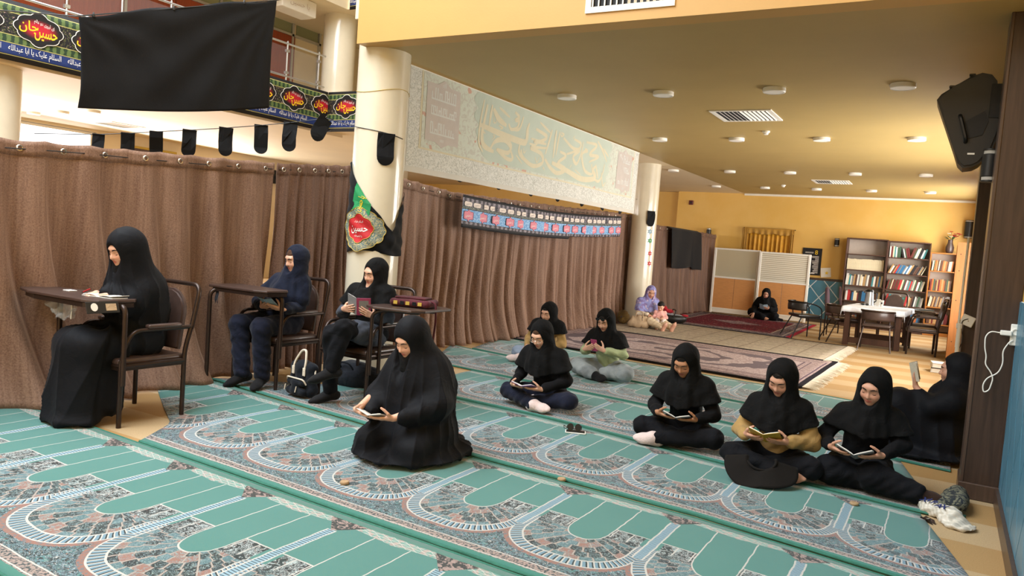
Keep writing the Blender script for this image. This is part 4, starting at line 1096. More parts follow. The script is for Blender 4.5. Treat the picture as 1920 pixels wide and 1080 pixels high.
def barrel_chair(name, label, loc, rz, metal='black_metal', seatm='black_vinyl', group=None):
    """low barrel back chair on raked tube legs, faces -y"""
    t = thing(name, label, 'chair', loc, rz, group); R = .013; w = .27
    for s in (-1, 1):
        link('leg', tubem(rnd_path([(s*w, -.24, 0), (s*w, -.24, .62), (s*w, -.1, .69), (s*w*.98, .1, .71)], .13, 7), R, 8), metal, t, smooth=40)
        link('leg', tubem([(s*(w-.0), .33, 0), (s*(w-.06), .12, .46), (s*(w-.07), .16, .7)], R, 8), metal, t, smooth=40)
    arc = [(.275*math.cos(q), .06+.235*math.sin(q), .715) for q in np.linspace(0, PI, 16)]
    link('back_rail', tubem(arc, .02, 8), metal, t, smooth=40)
    S = np.linspace(-.15, PI+.15, 18)
    me = gridmesh('backrest', lambda s_, T: (.262*np.cos(-.05+s_*(PI+.1)), .06+.225*np.sin(-.05+s_*(PI+.1))+.01*np.sin(T*PI), .715-T*.16), 20, 5); o = link('backrest', me, seatm, t); thicken(o, .03)
    link('seat', padm((0, -.02, .455), (.47, .46, .055), .024), seatm, t, smooth=40)
    bm = bmesh.new(); tube(bm, [(-w, -.24, .42), (w, -.24, .42)], R, 6); tube(bm, [(-.22, .14, .42), (.22, .14, .42)], R, 6)
    for s in (-1, 1): tube(bm, [(s*w, -.24, .42), (s*.22, .14, .42)], R, 6)
    link('seat_frame', bm, metal, t); return t
def tall_chair(label, loc, rz):
    t = thing('dining_chair', label, 'chair', loc, rz); R = .013; w = .2
    for s in (-1, 1):
        link('leg', tubem([(s*w, -.2, 0), (s*w, -.2, .44)], R, 8), 'brown_metal', t, smooth=40)
        link('leg', tubem([(s*w, .2, 0), (s*w, .2, .6), (s*w*.9, .24, .75)], R, 8), 'brown_metal', t, smooth=40)
    link('backrest', arch_back(.42, .48, 1.03, .19, .045, .1), 'plum_vinyl', t, smooth=40)
    link('seat', padm((0, 0, .455), (.43, .43, .05), .022), 'plum_vinyl', t, smooth=40)
    bm = bmesh.new()
    for s in (-1, 1): tube(bm, [(s*w, -.2, .2), (s*w, .2, .2)], .008, 6)
    tube(bm, [(-w, 0, .2), (w, 0, .2)], .008, 6); link('stretcher', bm, 'brown_metal', t); return t
barrel_chair('barrel_chair', 'lone black barrel chair standing on the edge of the red rug', (-2.46, 16.05, 0), math.atan2(.83, -.56)*0+math.radians(124))
barrel_chair('barrel_chair', 'brown barrel chair with its back to us at the front of the table', (-1.07, 15.35, 0), PI, 'brown_metal', 'brown_vinyl')
barrel_chair('barrel_chair', 'brown barrel chair at the near left corner of the table', (-1.76, 16.15, 0), math.radians(112), 'brown_metal', 'brown_vinyl')
tall_chair('plum tall backed chair at the left end of the table', (-1.98, 17.25, 0), PI/2)
tall_chair('plum tall backed chair behind the other, nearer the bookcase', (-1.85, 18.3, 0), PI/2+.1)
desk_chair('brown hoop backed chair on the far side of the table', (-1.0, 18.2, 0), 0, .5, .45, None)
desk_chair('brown armchair nearest the light wood cabinet', (-.36, 15.62, 0), -PI/2+.1, .5, .46, None)
desk_chair('brown desk chair with papers on its board right of table', (-.36, 16.75, 0), -PI/2+.1, .5, .46, None)
# table with cloth
def table():
    t = thing('dining_table', 'dark wooden table under a white cloth among the chairs', 'table', (-1.14, 16.35, 0), -.06)
    for sx in (-1, 1):
        for sy in (-1, 1): link('leg', boxm((sx*.44-.045, sy*.66-.045, 0), (sx*.44+.045, sy*.66+.045, .70), .004), 'walnut', t)
    for sy in (-1, 1): link('stretcher', boxm((-.4, sy*.66-.02, .05), (.4, sy*.66+.02, .16), .004), 'walnut', t)
    for sx in (-1, 1): link('apron', boxm((sx*.44-.02, -.62, .6), (sx*.44+.02, .62, .69), .003), 'walnut', t)
    for sy in (-1, 1): link('apron', boxm((-.4, sy*.66-.02, .6), (.4, sy*.66+.02, .69), .003), 'walnut', t)
    link('table_top', boxm((-.52, -.78, .70), (.52, .78, .735), .006), 'walnut', t)
    clothmat('white_cloth', '#e3e6ec', .7)
    def pos(S, T):
        x = (S-.5)*1.22; y = (T-.5)*1.74; ox = np.clip(np.abs(x)-.53, 0, 9); oy = np.clip(np.abs(y)-.79, 0, 9)
        drop = np.clip(ox+oy, 0, .2)*1.0
        X = np.sign(x)*np.minimum(np.abs(x), .532+.012*np.sin(y*20)); Y = np.sign(y)*np.minimum(np.abs(y), .792+.012*np.sin(x*22))
        return X, Y, .742-drop*1.3
    c = link('tablecloth', gridmesh('tablecloth', pos, 50, 60), 'white_cloth', None, (-1.14, 16.35, 0), (0, 0, -.06)); thicken(c, .004); tag(c, 'white cloth spread over the dark table', 'tablecloth')
table()
# book cases and books
PAL = {'cream': '#dccfae', 'white': '#dcdad2', 'navy': '#24314f', 'blue': '#2f6a96', 'teal': '#3f8a90', 'dark red': '#6a2020', 'red': '#b02b2c', 'brown': '#5a3b2a', 'tan': '#b08d5c', 'green': '#3f5a44', 'black': '#1e1c20', 'grey': '#82807c', 'orange': '#b4652c'}
for k, v in PAL.items(): mat('book_'+k, v, .55, var=.08, scale=30)
def book_mesh(w, h, d):
    """hard cover with recessed page block: spine towards -y"""
    bm = bmesh.new(); e = .003
    for a, b in (((0, 0, 0), (e, d, h)), ((w-e, 0, 0), (w, d, h)), ((e, 0, 0), (w-e, e, h))): box(bm, a, b)
    n = len(bm.faces)
    box(bm, (e, e, .004), (w-e, d-.006, h-.004)); bm.faces.ensure_lookup_table()
    for f in bm.faces[n:]: f.material_index = 1
    return bm
BK = {}
def book(x, y, z, w, h, d, lean, color, label, group):
    key = (round(w, 3), round(h, 2), color)
    if key not in BK:
        me = bpy.data.meshes.new('book'); bm = book_mesh(round(w, 3), round(h, 2), d); bmesh.ops.recalc_face_normals(bm, faces=bm.faces[:]); bm.to_mesh(me); bm.free()
        me.materials.append(MATS['book_'+color]); me.materials.append(MATS['paper']); BK[key] = me
    o = link('book', BK[key], None, None, (x, y, z), (0, lean, 0)); tag(o, label, 'book', group); return o
ORD = ['top', 'second', 'third', 'fourth', 'bottom']
def fill_shelf(x0, x1, y, z, colors, case, shelf, hr=(.20, .27), wr=(.022, .045), lean=0., gap=None, seed=0):
    r = random.Random(seed); x = x0+.012; k_ = 0
    while x < x1-.05:
        w = round(r.uniform(*wr), 3); h = round(r.uniform(*hr), 2); c = r.choice(colors)
        if gap and gap[0] < x < gap[1]: x = gap[1]
        ln = lean if not callable(lean) else lean(x)
        run = h*math.sin(abs(ln))
        if x+w+run > x1-.01: break
        zz = z+.001+(w*math.sin(ln) if ln > 0 else 0)*0
        xx = x
        if ln < 0: xx = x+run
        k_ += 1; od = ['', 'first', 'second', 'third', 'fourth', 'fifth', 'sixth', 'seventh', 'eighth', 'ninth', 'tenth'][k_] if k_ < 11 else f'{k_}{"st" if k_ % 10 == 1 and k_ > 20 else "nd" if k_ % 10 == 2 and k_ > 20 else "rd" if k_ % 10 == 3 and k_ > 20 else "th"}'
        b = book(xx, y, z+.002+(w*math.sin(abs(ln)) if ln > 0 else 0.), w, h, .16, ln, c, f'{c} spined book, {od} from left on the {shelf} shelf of {case}', f'books on the {shelf} shelf of {case}')
        x += w/max(.5, math.cos(ln))+.0015
def bookcase(label, x0, x1, h, shelves, mm='walnut', top=None, y0=20.45, y1=20.87):
    t = thing('bookcase', label, 'bookcase', ((x0+x1)/2, (y0+y1)/2, 0)); hw = (x1-x0)/2; hd = (y1-y0)/2
    for s in (-1, 1): link('side_panel', boxm((s*hw-.012 if s > 0 else -hw, -hd, 0), (hw if s > 0 else -hw+.024, hd, h), .002), mm, t)
    link('back_panel', boxm((-hw+.024, hd-.012, .05), (hw-.024, hd, h-.02)), 'shelf_back', t)
    link('top_panel', boxm((-hw+.024, -hd, h-.028), (hw-.024, hd-.012, h), .002), top or mm, t); link('plinth', boxm((-hw+.024, -hd+.01, 0), (hw-.024, -hd+.03, .08)), mm, t)
    for z in shelves: link('shelf', boxm((-hw+.024, -hd+.005, z-.022), (hw-.024, hd-.012, z), .002), mm, t)
    return t
SH = [1.80, 1.415, 1.03, .65, .27]
bookcase('left walnut bookcase with an empty top compartment', -2.295, -1.38, 2.19, SH)
bookcase('middle walnut bookcase packed with leaning books', -1.375, -.46, 2.17, [1.78, 1.39, 1.01, .63, .25])
bookcase('low honey wood bookcase at the right end', -.455, .10, 1.96, [1.53, 1.06, .68, .28], 'honey_wood', 'honey_wood')
mix_ = list(PAL); YBK = 20.56; A_, B_, C_ = 'left bookcase', 'middle bookcase', 'right bookcase'
fill_shelf(-2.26, -1.40, YBK, 1.415, ['cream'], A_, 'second', (.26, .27), (.034, .038), .0, None, 1)
fill_shelf(-2.26, -1.40, YBK, 1.03, ['white', 'navy', 'cream', 'blue', 'teal', 'white', 'grey', 'brown', 'tan', 'green'], A_, 'third', (.22, .28), (.02, .045), .06, None, 2)
fill_shelf(-2.26, -1.40, YBK, .65, ['cream', 'white', 'blue', 'navy', 'dark red', 'brown', 'black', 'red'], A_, 'fourth', (.2, .27), (.02, .045), .04, (-1.72, -1.56), 3)
fill_shelf(-2.26, -1.40, YBK, .27, mix_, A_, 'bottom', (.2, .26), (.025, .05), .03, None, 4)
fill_shelf(-1.34, -.48, YBK, 1.78, ['white', 'cream', 'green', 'dark red', 'brown', 'tan', 'teal', 'black'], B_, 'top', (.22, .27), (.02, .04), lambda x: 0. if x < -1.1 else (-.25 if x < -.93 else .3), (-.95, -.88), 5)
fill_shelf(-1.34, -.48, YBK, 1.39, ['cream', 'blue', 'white', 'white', 'grey', 'brown', 'red', 'tan', 'black'], B_, 'second', (.2, .25), (.018, .035), .42, None, 6)
fill_shelf(-1.34, -.48, YBK, 1.01, ['dark red', 'cream', 'teal', 'brown', 'red', 'green', 'navy', 'grey', 'white'], B_, 'third', (.22, .26), (.02, .04), .2, None, 7)
fill_shelf(-1.34, -.48, YBK, .63, ['cream', 'white', 'red', 'teal', 'brown', 'grey', 'black', 'tan', 'green'], B_, 'fourth', (.2, .26), (.022, .045), .15, None, 8)
fill_shelf(-1.34, -.48, YBK, .25, mix_, B_, 'bottom', (.2, .26), (.025, .05), .1, None, 9)
fill_shelf(-.42, .07, YBK, 1.53, ['tan', 'orange', 'brown', 'green', 'cream'], C_, 'top', (.22, .26), (.02, .035), .08, None, 10)
fill_shelf(-.42, .07, YBK, 1.06, ['tan', 'orange', 'brown', 'dark red', 'green'], C_, 'second', (.24, .29), (.025, .04), .03, None, 11)
fill_shelf(-.42, .07, YBK, .68, ['tan', 'grey', 'cream', 'brown'], C_, 'third', (.22, .26), (.02, .035), .15, None, 12)
fill_shelf(-.42, .07, YBK, .28, ['tan', 'brown', 'dark red', 'grey'], C_, 'fourth', (.22, .26), (.025, .04), .05, None, 13)
# light wood cabinet end against the right wall
t = thing('cabinet', 'tall light wood cabinet seen end on beside the pillar', 'cabinet', (.235, 15.9, 0))
link('end_panel', boxm((-.18, -1.05, 0), (.18, -1.025, 2.03), .002), 'light_wood', t); link('end_panel', boxm((-.18, 1.0, 0), (.18, 1.025, 2.03), .002), 'light_wood', t)
link('back_panel', boxm((.165, -1.02, .02), (.18, 1.0, 2.0)), 'light_wood', t)
for z in (0.02, .5, 1.0, 1.5, 2.005): link('shelf', boxm((-.175, -1.02, z), (.164, 1.0, z+.024)), 'light_wood', t)
for z in (.35, 1.05, 1.55, 1.83): link('screw_cap', lathem([(.009, 0), (.007, .003)], 10), 'black_plastic', t, (-.12, -1.05, z), (PI/2, 0, 0))
# partition screens
def partition(label, x0, x1, y, h, slats):
    t = thing('partition', label, 'partition', ((x0+x1)/2, y, 0)); hw = (x1-x0)/2
    for s in (-1, 1): link('post', boxm((s*hw-.03, -.03, 0), (s*hw+.03, .03, h), .006), 'white_plastic', t)
    for z in (.1, .93, h-.045): link('rail', boxm((-hw+.03, -.025, z), (hw-.03, .025, z+.045), .004), 'white_plastic', t)
    link('kick_rail', boxm((-hw+.03, -.02, .02), (hw-.03, .02, .1)), 'white_plastic', t)
    for a, b in ((-hw+.03, -.004), (.004, hw-.03)): link('wood_panel', boxm((a, -.018, .145), (b, .018, .93), .002), 'beech_panel', t)
    link('glass', boxm((-hw+.035, -.006, .975), (hw-.035, .006, h-.045)), 'frosted_glass', t)
    if slats:
        n = 14; z0 = .985; dz = (h-.045-z0)/n
        for i in range(n): link('slat', boxm((-hw+.035, -.012, z0+i*dz), (hw-.035, -.008, z0+i*dz+dz*.6)), 'slat_white', t)
    return t
m = glassmat('frosted_glass', '#d9d0b4', .35, .62); mat('slat_white', '#e5e0d2', .5)
partition('partition screen with plain frosted glass above wooden panels', -5.43, -4.31, 20.2, 1.72, False)
partition('partition screen with white slatted glass behind the seated woman in black', -4.25, -3.06, 20.12, 1.70, True)
# short yellow window curtain with valance
def window_curtain():
    t = thing('window_curtain', 'short golden curtain with scalloped valance above the partition', 'curtain', (-4.24, YB-.06, 0))
    clothmat('gold_satin', '#d39a2c', .45, .2, var=.15, scale=6); clothmat('gold_satin_dark', '#b88a3a', .5, .1, var=.15, scale=10)
    me = gridmesh('fabric', lambda S, T: ((S-.5)*1.12, .03*np.sin(S*62)*(.6+.4*T)+.012*np.sin(S*23), 2.22-T*1.0), 120, 8); thicken(link('fabric', me, 'gold_satin', t), .004)
    me = gridmesh('valance', lambda S, T: ((S-.5)*1.28, -.045+.02*np.sin(S*50)*T, 2.33-.012*np.abs(np.sin(S*PI*2.5))-T*(.13+.05*np.abs(np.cos(S*PI*2.5)))), 90, 6); thicken(link('valance', me, 'gold_satin_dark', t), .004)
    for s in (-1, 1):
        me = gridmesh('tail', lambda S, T: (s*.60+(S-.5)*.09, -.05+.014*np.sin(S*12), 2.3-T*(.62+.1*S)), 8, 8); thicken(link('tail', me, 'gold_satin_dark', t), .004)
    link('rod', tubem([(-.66, -.02, 2.31), (.66, -.02, 2.31)], .012, 8), 'brown_metal', t)
window_curtain()
# poster and paper note on the back wall
t = thing('poster', 'black poster with yellow figure eight and white lines on back wall', 'poster', (-3.13, YB-.02, 1.535))
link('sheet', boxm((-.235, -.002, -.345), (.235, .002, .345)), 'print_black', t)
link('figure', textmesh('figure', '8', .2, arabic=False, width=.07, height=.11), 'print_yellow', t, (.10, -.004, .24), (PI/2, 0, 0))
rr = random.Random(2)
bm = bmesh.new()
for i in range(15):
    z = .13-i*.03; w = rr.uniform(.08, .18); box(bm, (.17-w, -.0045, z), (.17, -.0035, z+.012))
for i in range(2): box(bm, (-.17, -.0045, .235-.02*i), (.03, -.0035, .243-.02*i))
box(bm, (-.15, -.0045, -.31), (.1, -.0035, -.29)); o = link('printed_lines', bm, 'print_white', t); o['kind'] = 'stuff'
t = thing('paper_note', 'white paper note with a yellow star beside the poster', 'paper', (-2.76, YB-.02, 1.28))
link('sheet', boxm((-.12, -.001, -.12), (.12, .001, .12), M=Matrix.Rotation(-.12, 4, 'Y')), 'paper', t)
star = [((.05 if i % 2 == 0 else .024)*math.sin(i*PI/5), (.05 if i % 2 == 0 else .024)*math.cos(i*PI/5)) for i in range(10)]
link('star', prismm(star, .001, frame((.02, -.002, -.01), (1, 0, 0), (0, 0, 1))), 'print_yellow', t)
# sconces
def sconce(label, loc, r=.06, h=.21, rz=0.):
    t = thing('wall_sconce', label, 'lamp', loc, rz); link('bracket', boxm((-.04, -.05, -.05), (.04, .0, .05), .006), 'black_plastic', t)
    link('body', lathem([(r*.9, -h/2+.035), (r, -h/2+.04), (r, h/2-.04), (r*.9, h/2-.035)], 20, (0, -.05-r, 0)), 'black_plastic', t, smooth=40)
    for z0, z1 in ((-h/2+.012, -h/2+.036), (h/2-.036, h/2-.012)): link('glass_ring', lathem([(r*.88, z0), (r*.88, z1)], 20, (0, -.05-r, 0)), 'ring_glass', t, smooth=40)
    for z0, z1 in ((-h/2, -h/2+.012), (h/2-.012, h/2)): link('cap', lathem([(r*.97, z0), (r*.97, z1)], 20, (0, -.05-r, 0)), 'black_plastic', t, smooth=40)
glassmat('ring_glass', '#e8e4da', .1, .55)
sconce('small black cylinder sconce on back wall left of the bookcases', (-2.56, YB, 2.06)); sconce('black cylinder sconce high above the vase', (.27, YB, 2.55), .1, .42)
sconce('black cylinder sconce under the loudspeaker on the wooden pillar', (.165, 6.42, 2.27), .052, .23, 0.)
sconce('small black sconce peeking above the far curtain', (-5.83, YB, 2.14), .06, .2)
# loudspeaker
def speaker():
    t = thing('loudspeaker', 'large black loudspeaker angled down from the wooden pillar', 'speaker', (0, 6.42, 0))
    poly = [(-.21, 2.76), (-.185, 2.80), (-.10, 2.86), (0.0, 2.925), (.06, 2.945), (.12, 2.93), (.155, 2.885), (.21, 2.56), (.17, 2.40), (.10, 2.30), (.06, 2.275), (.0, 2.265), (-.035, 2.30), (-.07, 2.40)]
    bm = prismm(poly, .30, frame((0, .30, 0), (1, 0, 0), (0, 0, 1)))
    bmesh.ops.bevel(bm, geom=[e for e in bm.edges if abs((e.verts[0].co-e.verts[1].co).y) < 1e-5], offset=.016, segments=2, affect='EDGES')
    link('cabinet', bm, 'black_plastic', t, smooth=35)
    q = [(-.04, 2.58), (.10, 2.67), (.13, 2.60), (.10, 2.50), (.0, 2.47)]
    link('handle_recess', prismm(q, .006, frame((0, -.001, 0), (1, 0, 0), (0, 0, 1))), 'speaker_dark', t)
    link('handle', tubem(rnd_path([(-.05, 0, 2.64), (-.045, -.03, 2.62), (.0, -.03, 2.47), (.0, 0, 2.45)], .02), .014, 8), 'black_plastic', t, smooth=40)
    link('control_plate', boxm((.125, -.006, 2.62), (.20, .002, 2.86), .002, M=Matrix.Translation((.0, 0, 0))), 'speaker_dark', t)
    link('badge', boxm((.0, -.004, 2.36), (.045, -.001, 2.372), M=Matrix.Translation((.02, 0, .0))), 'white_plastic', t)
    for x, z in ((-.12, 2.852), (.0, 2.932)): link('foot', boxm((x-.02, .05, z), (x+.02, .1, z+.018), .004), 'black_plastic', t)
    link('mount_arm', tubem([(.09, .12, 2.36), (.19, .12, 2.34)], .018, 8), 'black_plastic', t)
mat('speaker_dark', '#0c0c0d', .6); speaker()
# ceiling fittings
def ceiling_lights():
    g = None; XS = [-4.03, -2.87, -1.71, -.55]; rows = [(8.0, XS), (11.25, XS), (15.5, [-5.2]+XS), (18.85, [-5.2]+XS)]
    on = ['nearest', 'second', 'third', 'farthest']; cn = ['leftmost', 'second from left', 'middle', 'second from right', 'rightmost']
    for ri, (y, xs) in enumerate(rows):
        for ci, x in enumerate(xs):
            nm = (['leftmost', 'second from left', 'second from right', 'rightmost'] if len(xs) == 4 else cn)[ci]
            lab = f'round white ceiling lamp, {nm} in the {on[ri]} row'
            if g is None:
                g = thing('ceiling_lamp', lab, 'lamp', (x, y, ZC), group='round ceiling lamps')
                link('housing', lathem([(.11, 0), (.112, -.035), (.106, -.042), (.095, -.043)], 28, caps=False), 'white_plastic', g, smooth=40); link('diffuser', lathem([(.001, -.041), (.096, -.041), (.096, -.036), (.001, -.03)], 28, caps=False), 'lamp_diffuser', g, smooth=40)
                link('clip', boxm((-.115, -.012, -.02), (-.108, .012, -.004)), 'aluminium', g)
            else: dup(g, (x, y, ZC), 0, lab)
    for i, (x, y) in enumerate(((-15.0, 7.9), (-14.1, 7.92), (-13.2, 7.95), (-11.2, 12.6), (-9.4, 12.8), (-8., 13.))):
        dup(g, (x, y, ZC-(0 if x < -12.3 else .0)), 0, f'round ceiling lamp under the gallery, {["first", "second", "third", "fourth", "fifth", "sixth"][i]} from left')
mat('lamp_diffuser', '#f1eee6', .35); ceiling_lights()
def vent(label, loc, s=.36, rot=(0, 0, 0), w=None):
    w = w or s; t = thing('air_vent', label, 'vent', loc); t.rotation_euler = rot
    bm = bmesh.new()
    for a, b in (((-w, -s, -.012), (w, -s+.045, 0)), ((-w, s-.045, -.012), (w, s, 0)), ((-w, -s+.045, -.012), (-w+.045, s-.045, 0)), ((w-.045, -s+.045, -.012), (w, s-.045, 0))): box(bm, a, b)
    link('frame', bm, 'white_plastic', t); link('duct', boxm((-w+.045, -s+.045, -.0015), (w-.045, s-.045, -.0005)), 'print_black', t)
    n = max(8, int(w/.026))
    for i in range(n):
        x = -w+.06+(2*w-.12)*i/(n-1); link('louvre', boxm((-.011, -s+.045, -.0012), (.011, s-.045, .0012), M=Matrix.Translation((x, 0, -.009)) @ Matrix.Rotation(.7 if x < 0 else -.7, 4, 'Y')), 'white_plastic', t)
vent('square white ceiling vent in front of the nearest lamp row', (-2.32, 9.45, ZC)); vent('square white ceiling vent near the back wall', (-2.33, 17.2, ZC)); vent('square vent under the gallery at far left', (-14.6, 9.3, ZC))
vent('white louvred vent cut by the top edge on the yellow fascia', (-2.29, YF-.001, 3.46), .16, (-PI/2, 0, 0), .36)
for i, (x, y) in enumerate(((-2.33, 10.64), (-3.49, 18.2))):
    t = thing('smoke_detector', ['smoke detector behind the near ceiling vent', 'smoke detector in front of the back wall'][i], 'detector', (x, y, ZC)); link('base', lathem([(.05, 0), (.05, -.02)], 20), 'white_plastic', t, smooth=40); link('sensor', lathem([(.035, -.02), (.03, -.045), (.012, -.05)], 16), 'white_plastic', t, smooth=40)
mat('alarm_red', '#5a1414', .5)
t = thing('alarm_box', 'small dark red alarm box high on the back wall', 'alarm', (-6.42, YB, 2.92)); link('housing', boxm((-.06, -.04, -.06), (.06, 0, .06), .008), 'alarm_red', t); link('lens', lathem([(.028, 0), (.02, .012)], 14), 'black_plastic', t, (0, -.04, 0), (PI/2, 0, 0))
# ------------------------------------------------------------------ people: signed-distance sculpting
V3 = lambda *a: np.array(a, np.float32)
class Field:
    def __init__(s, lo, hi, h):
        s.lo = np.array(lo, np.float32); s.h = h; s.n = np.ceil((np.array(hi)-s.lo)/h).astype(int)+1
        s.d = np.full(s.n, .2, np.float32)
    def _sub(s, lo, hi):
        i0 = np.clip(((lo-s.lo)/s.h).astype(int)-1, 0, s.n); i1 = np.clip(((hi-s.lo)/s.h).astype(int)+2, 0, s.n)
        return tuple(slice(a, b) for a, b in zip(i0, i1))
    def _pts(s, sl):
        return [(np.arange(q.start, q.stop, dtype=np.float32)*s.h+s.lo[i]).reshape([-1 if j == i else 1 for j in range(3)]) for i, q in enumerate(sl)]
    def op(s, prim, k=.01, mode='add'):
        f, lo, hi = prim; m = k+3*s.h; sl = s._sub(lo-m, hi+m)
        if any(q.stop <= q.start for q in sl): return s
        P = s._pts(sl); v = f(*P); a = s.d[sl]
        if mode == 'add':
            hh = np.clip(.5+.5*(a-v)/k, 0, 1); s.d[sl] = a*(1-hh)+v*hh-k*hh*(1-hh)
        elif mode == 'sub':
            v = -v; hh = np.clip(.5-.5*(a-v)/k, 0, 1); s.d[sl] = a*(1-hh)+v*hh+k*hh*(1-hh)
        return s
    def cut(s, fn):
        """keep where fn(x,y,z) < 0"""
        P = s._pts(tuple(slice(0, int(n)) for n in s.n)); s.d = np.maximum(s.d, fn(*P).astype(np.float32)); return s
    def mesh(s):
        d = s.d; d[0] = d[-1] = .2; d[:, 0] = d[:, -1] = .2; d[:, :, 0] = d[:, :, -1] = .2
        g = d < 0; c = np.zeros(s.n-1, np.uint8)
        for a in (0, 1):
            for b in (0, 1):
                for e in (0, 1): c += g[a:g.shape[0]-1+a, b:g.shape[1]-1+b, e:g.shape[2]-1+e]
        ijk = np.argwhere((c > 0) & (c < 8)); N = len(ijk)
        idx = np.full(c.shape, -1, np.int32); idx[ijk[:, 0], ijk[:, 1], ijk[:, 2]] = np.arange(N)
        cor = [(a, b, e) for a in (0, 1) for b in (0, 1) for e in (0, 1)]
        val = {q: d[ijk[:, 0]+q[0], ijk[:, 1]+q[1], ijk[:, 2]+q[2]] for q in cor}
        S = np.zeros((N, 3), np.float32); W = np.zeros(N, np.float32)
        for q in cor:
            for ax in range(3):
                if q[ax] == 0:
                    r = list(q); r[ax] = 1; va, vb = val[q], val[tuple(r)]; cr = (va < 0) != (vb < 0)
                    t = np.where(cr, va/np.where(cr, va-vb, 1), 0); p = np.array(q, np.float32)[None].repeat(N, 0); p[:, ax] += t
                    S += p*cr[:, None]; W += cr
        V = (ijk+S/np.maximum(W, 1)[:, None])*s.h+s.lo
        quads = []
        for ax in range(3):
            o1, o2 = [q for q in range(3) if q != ax]
            sa = [slice(0, -1)]*3; sb = [slice(0, -1)]*3; sa = [slice(None)]*3; sb = [slice(None)]*3
            sa[ax] = slice(0, -1); sb[ax] = slice(1, None)
            A = g[tuple(sa)]; B = g[tuple(sb)]; E = np.argwhere(A != B)
            ok = (E[:, o1] > 0) & (E[:, o2] > 0) & (E[:, o1] < c.shape[o1]) & (E[:, o2] < c.shape[o2]); E = E[ok]
            def at(du, dv):
                q = E.copy(); q[:, o1] -= du; q[:, o2] -= dv; return idx[q[:, 0], q[:, 1], q[:, 2]]
            Q = np.stack([at(0, 0), at(1, 0), at(1, 1), at(0, 1)], 1)
            ins = A[E[:, 0], E[:, 1], E[:, 2]]; fl = ins if ax != 1 else ~ins
            Q[fl] = Q[fl][:, ::-1]; quads.append(Q)
        Q = np.concatenate(quads); Q = Q[(Q >= 0).all(1)][:, ::-1]
        return V, Q
def cap(a, b, r1, r2=None, flat=None):
    """tapered capsule; flat = (axis unit vector, factor) squashes it across that axis"""
    a = np.asarray(a, np.float32); b = np.asarray(b, np.float32); r2 = r1 if r2 is None else r2; R = max(r1, r2)*(max(1., flat[1]) if flat else 1)
    ba = b-a; l2 = float(ba @ ba)+1e-9
    def f(X, Y, Z):
        x, y, z = X-a[0], Y-a[1], Z-a[2]; t = np.clip((x*ba[0]+y*ba[1]+z*ba[2])/l2, 0, 1)
        x = x-t*ba[0]; y = y-t*ba[1]; z = z-t*ba[2]
        q = x*x+y*y+z*z
        if flat:
            n, s_ = flat; u = x*n[0]+y*n[1]+z*n[2]; q = q-u*u+(u/s_)**2
        d = np.sqrt(q)-(r1+(r2-r1)*t)
        return d*(min(1., flat[1]) if flat else 1)
    return f, np.minimum(a, b)-R, np.maximum(a, b)+R
def ell(c, r, R=None):
    c = np.asarray(c, np.float32); r = np.asarray(r, np.float32); R = np.eye(3, dtype=np.float32) if R is None else np.asarray(R, np.float32)
    e = np.abs(R) @ r
    def f(X, Y, Z):
        x, y, z = X-c[0], Y-c[1], Z-c[2]
        p = [(x*R[0, i]+y*R[1, i]+z*R[2, i])/r[i] for i in range(3)]
        k0 = np.sqrt(p[0]**2+p[1]**2+p[2]**2)+1e-9; k1 = np.sqrt((p[0]/r[0])**2+(p[1]/r[1])**2+(p[2]/r[2])**2)+1e-9
        return k0*(k0-1)/k1
    return f, c-e, c+e
def rotm(pitch=0., yaw=0., roll=0.):
    """head frame: pitch nods the face (-y) down, yaw turns it about z, roll tilts it"""
    return np.array((Matrix.Rotation(yaw, 3, 'Z') @ Matrix.Rotation(pitch, 3, 'X') @ Matrix.Rotation(roll, 3, 'Y')), np.float32)
def nrm(v): v = np.asarray(v, np.float32); return v/(np.linalg.norm(v)+1e-9)

def m_skin(name, c, lip):
    m, nt, b = newmat(name); at = nt.new('ShaderNodeAttribute', attribute_name='tint'); r, g, bl = nt.sep(EX(nt, at.outputs['Color']))
    n = nt.noise(nt.obj(), 30, 3, .6); base = nt.mix(nt.ss(.3, .7, n)*.25, lin(c), tuple(x*.82 for x in lin(c)))
    col = nt.mix(r, base, lin(lip)); col = nt.mix(g, col, tuple(x*y for x, y in zip(lin(c), (.95, .62, .58)))); nt.put(b.inputs['Base Color'], nt.mix(bl, col, lin('#2a2420')))
    b.inputs['Roughness'].default_value = .48; b.inputs['Subsurface Weight'].default_value = .12; b.inputs['Subsurface Radius'].default_value = (.01, .004, .002); b.inputs['Subsurface Scale'].default_value = .5
m_skin('skin_light', '#d7a88e', '#b2584f'); m_skin('skin_tan', '#b07e5e', '#94463f'); m_skin('skin_mid', '#c4937a', '#a04c46')
def m_fabric(name, c, var=.12, bump=.5, bsc=9., rough=.85, sheen=.08):
    m, nt, b = newmat(name); v = nt.obj(); n = nt.noise(v, bsc, 3, .55, .8); w = nt.noise(v, 420, 2, .5)
    cc = lin(c); nt.put(b.inputs['Base Color'], nt.mix(nt.ss(.3, .7, nt.noise(v, 6, 3)), tuple(x*(1-var) for x in cc), tuple(x*(1+var) for x in cc)))
    b.inputs['Roughness'].default_value = rough; b.inputs['Sheen Weight'].default_value = sheen; b.inputs['Specular IOR Level'].default_value = .18
    nt.put(b.inputs['Normal'], nt.bump(n*1.+w*.04, bump, .03))
m_fabric('chador_black', '#090b11', rough=.72, sheen=.02, bump=.25); m_fabric('scarf_black', '#0a0a0b', sheen=.015); m_fabric('tunic_black', '#0b0b0e', sheen=.015); m_fabric('trousers_black', '#0c0d12', sheen=.015)
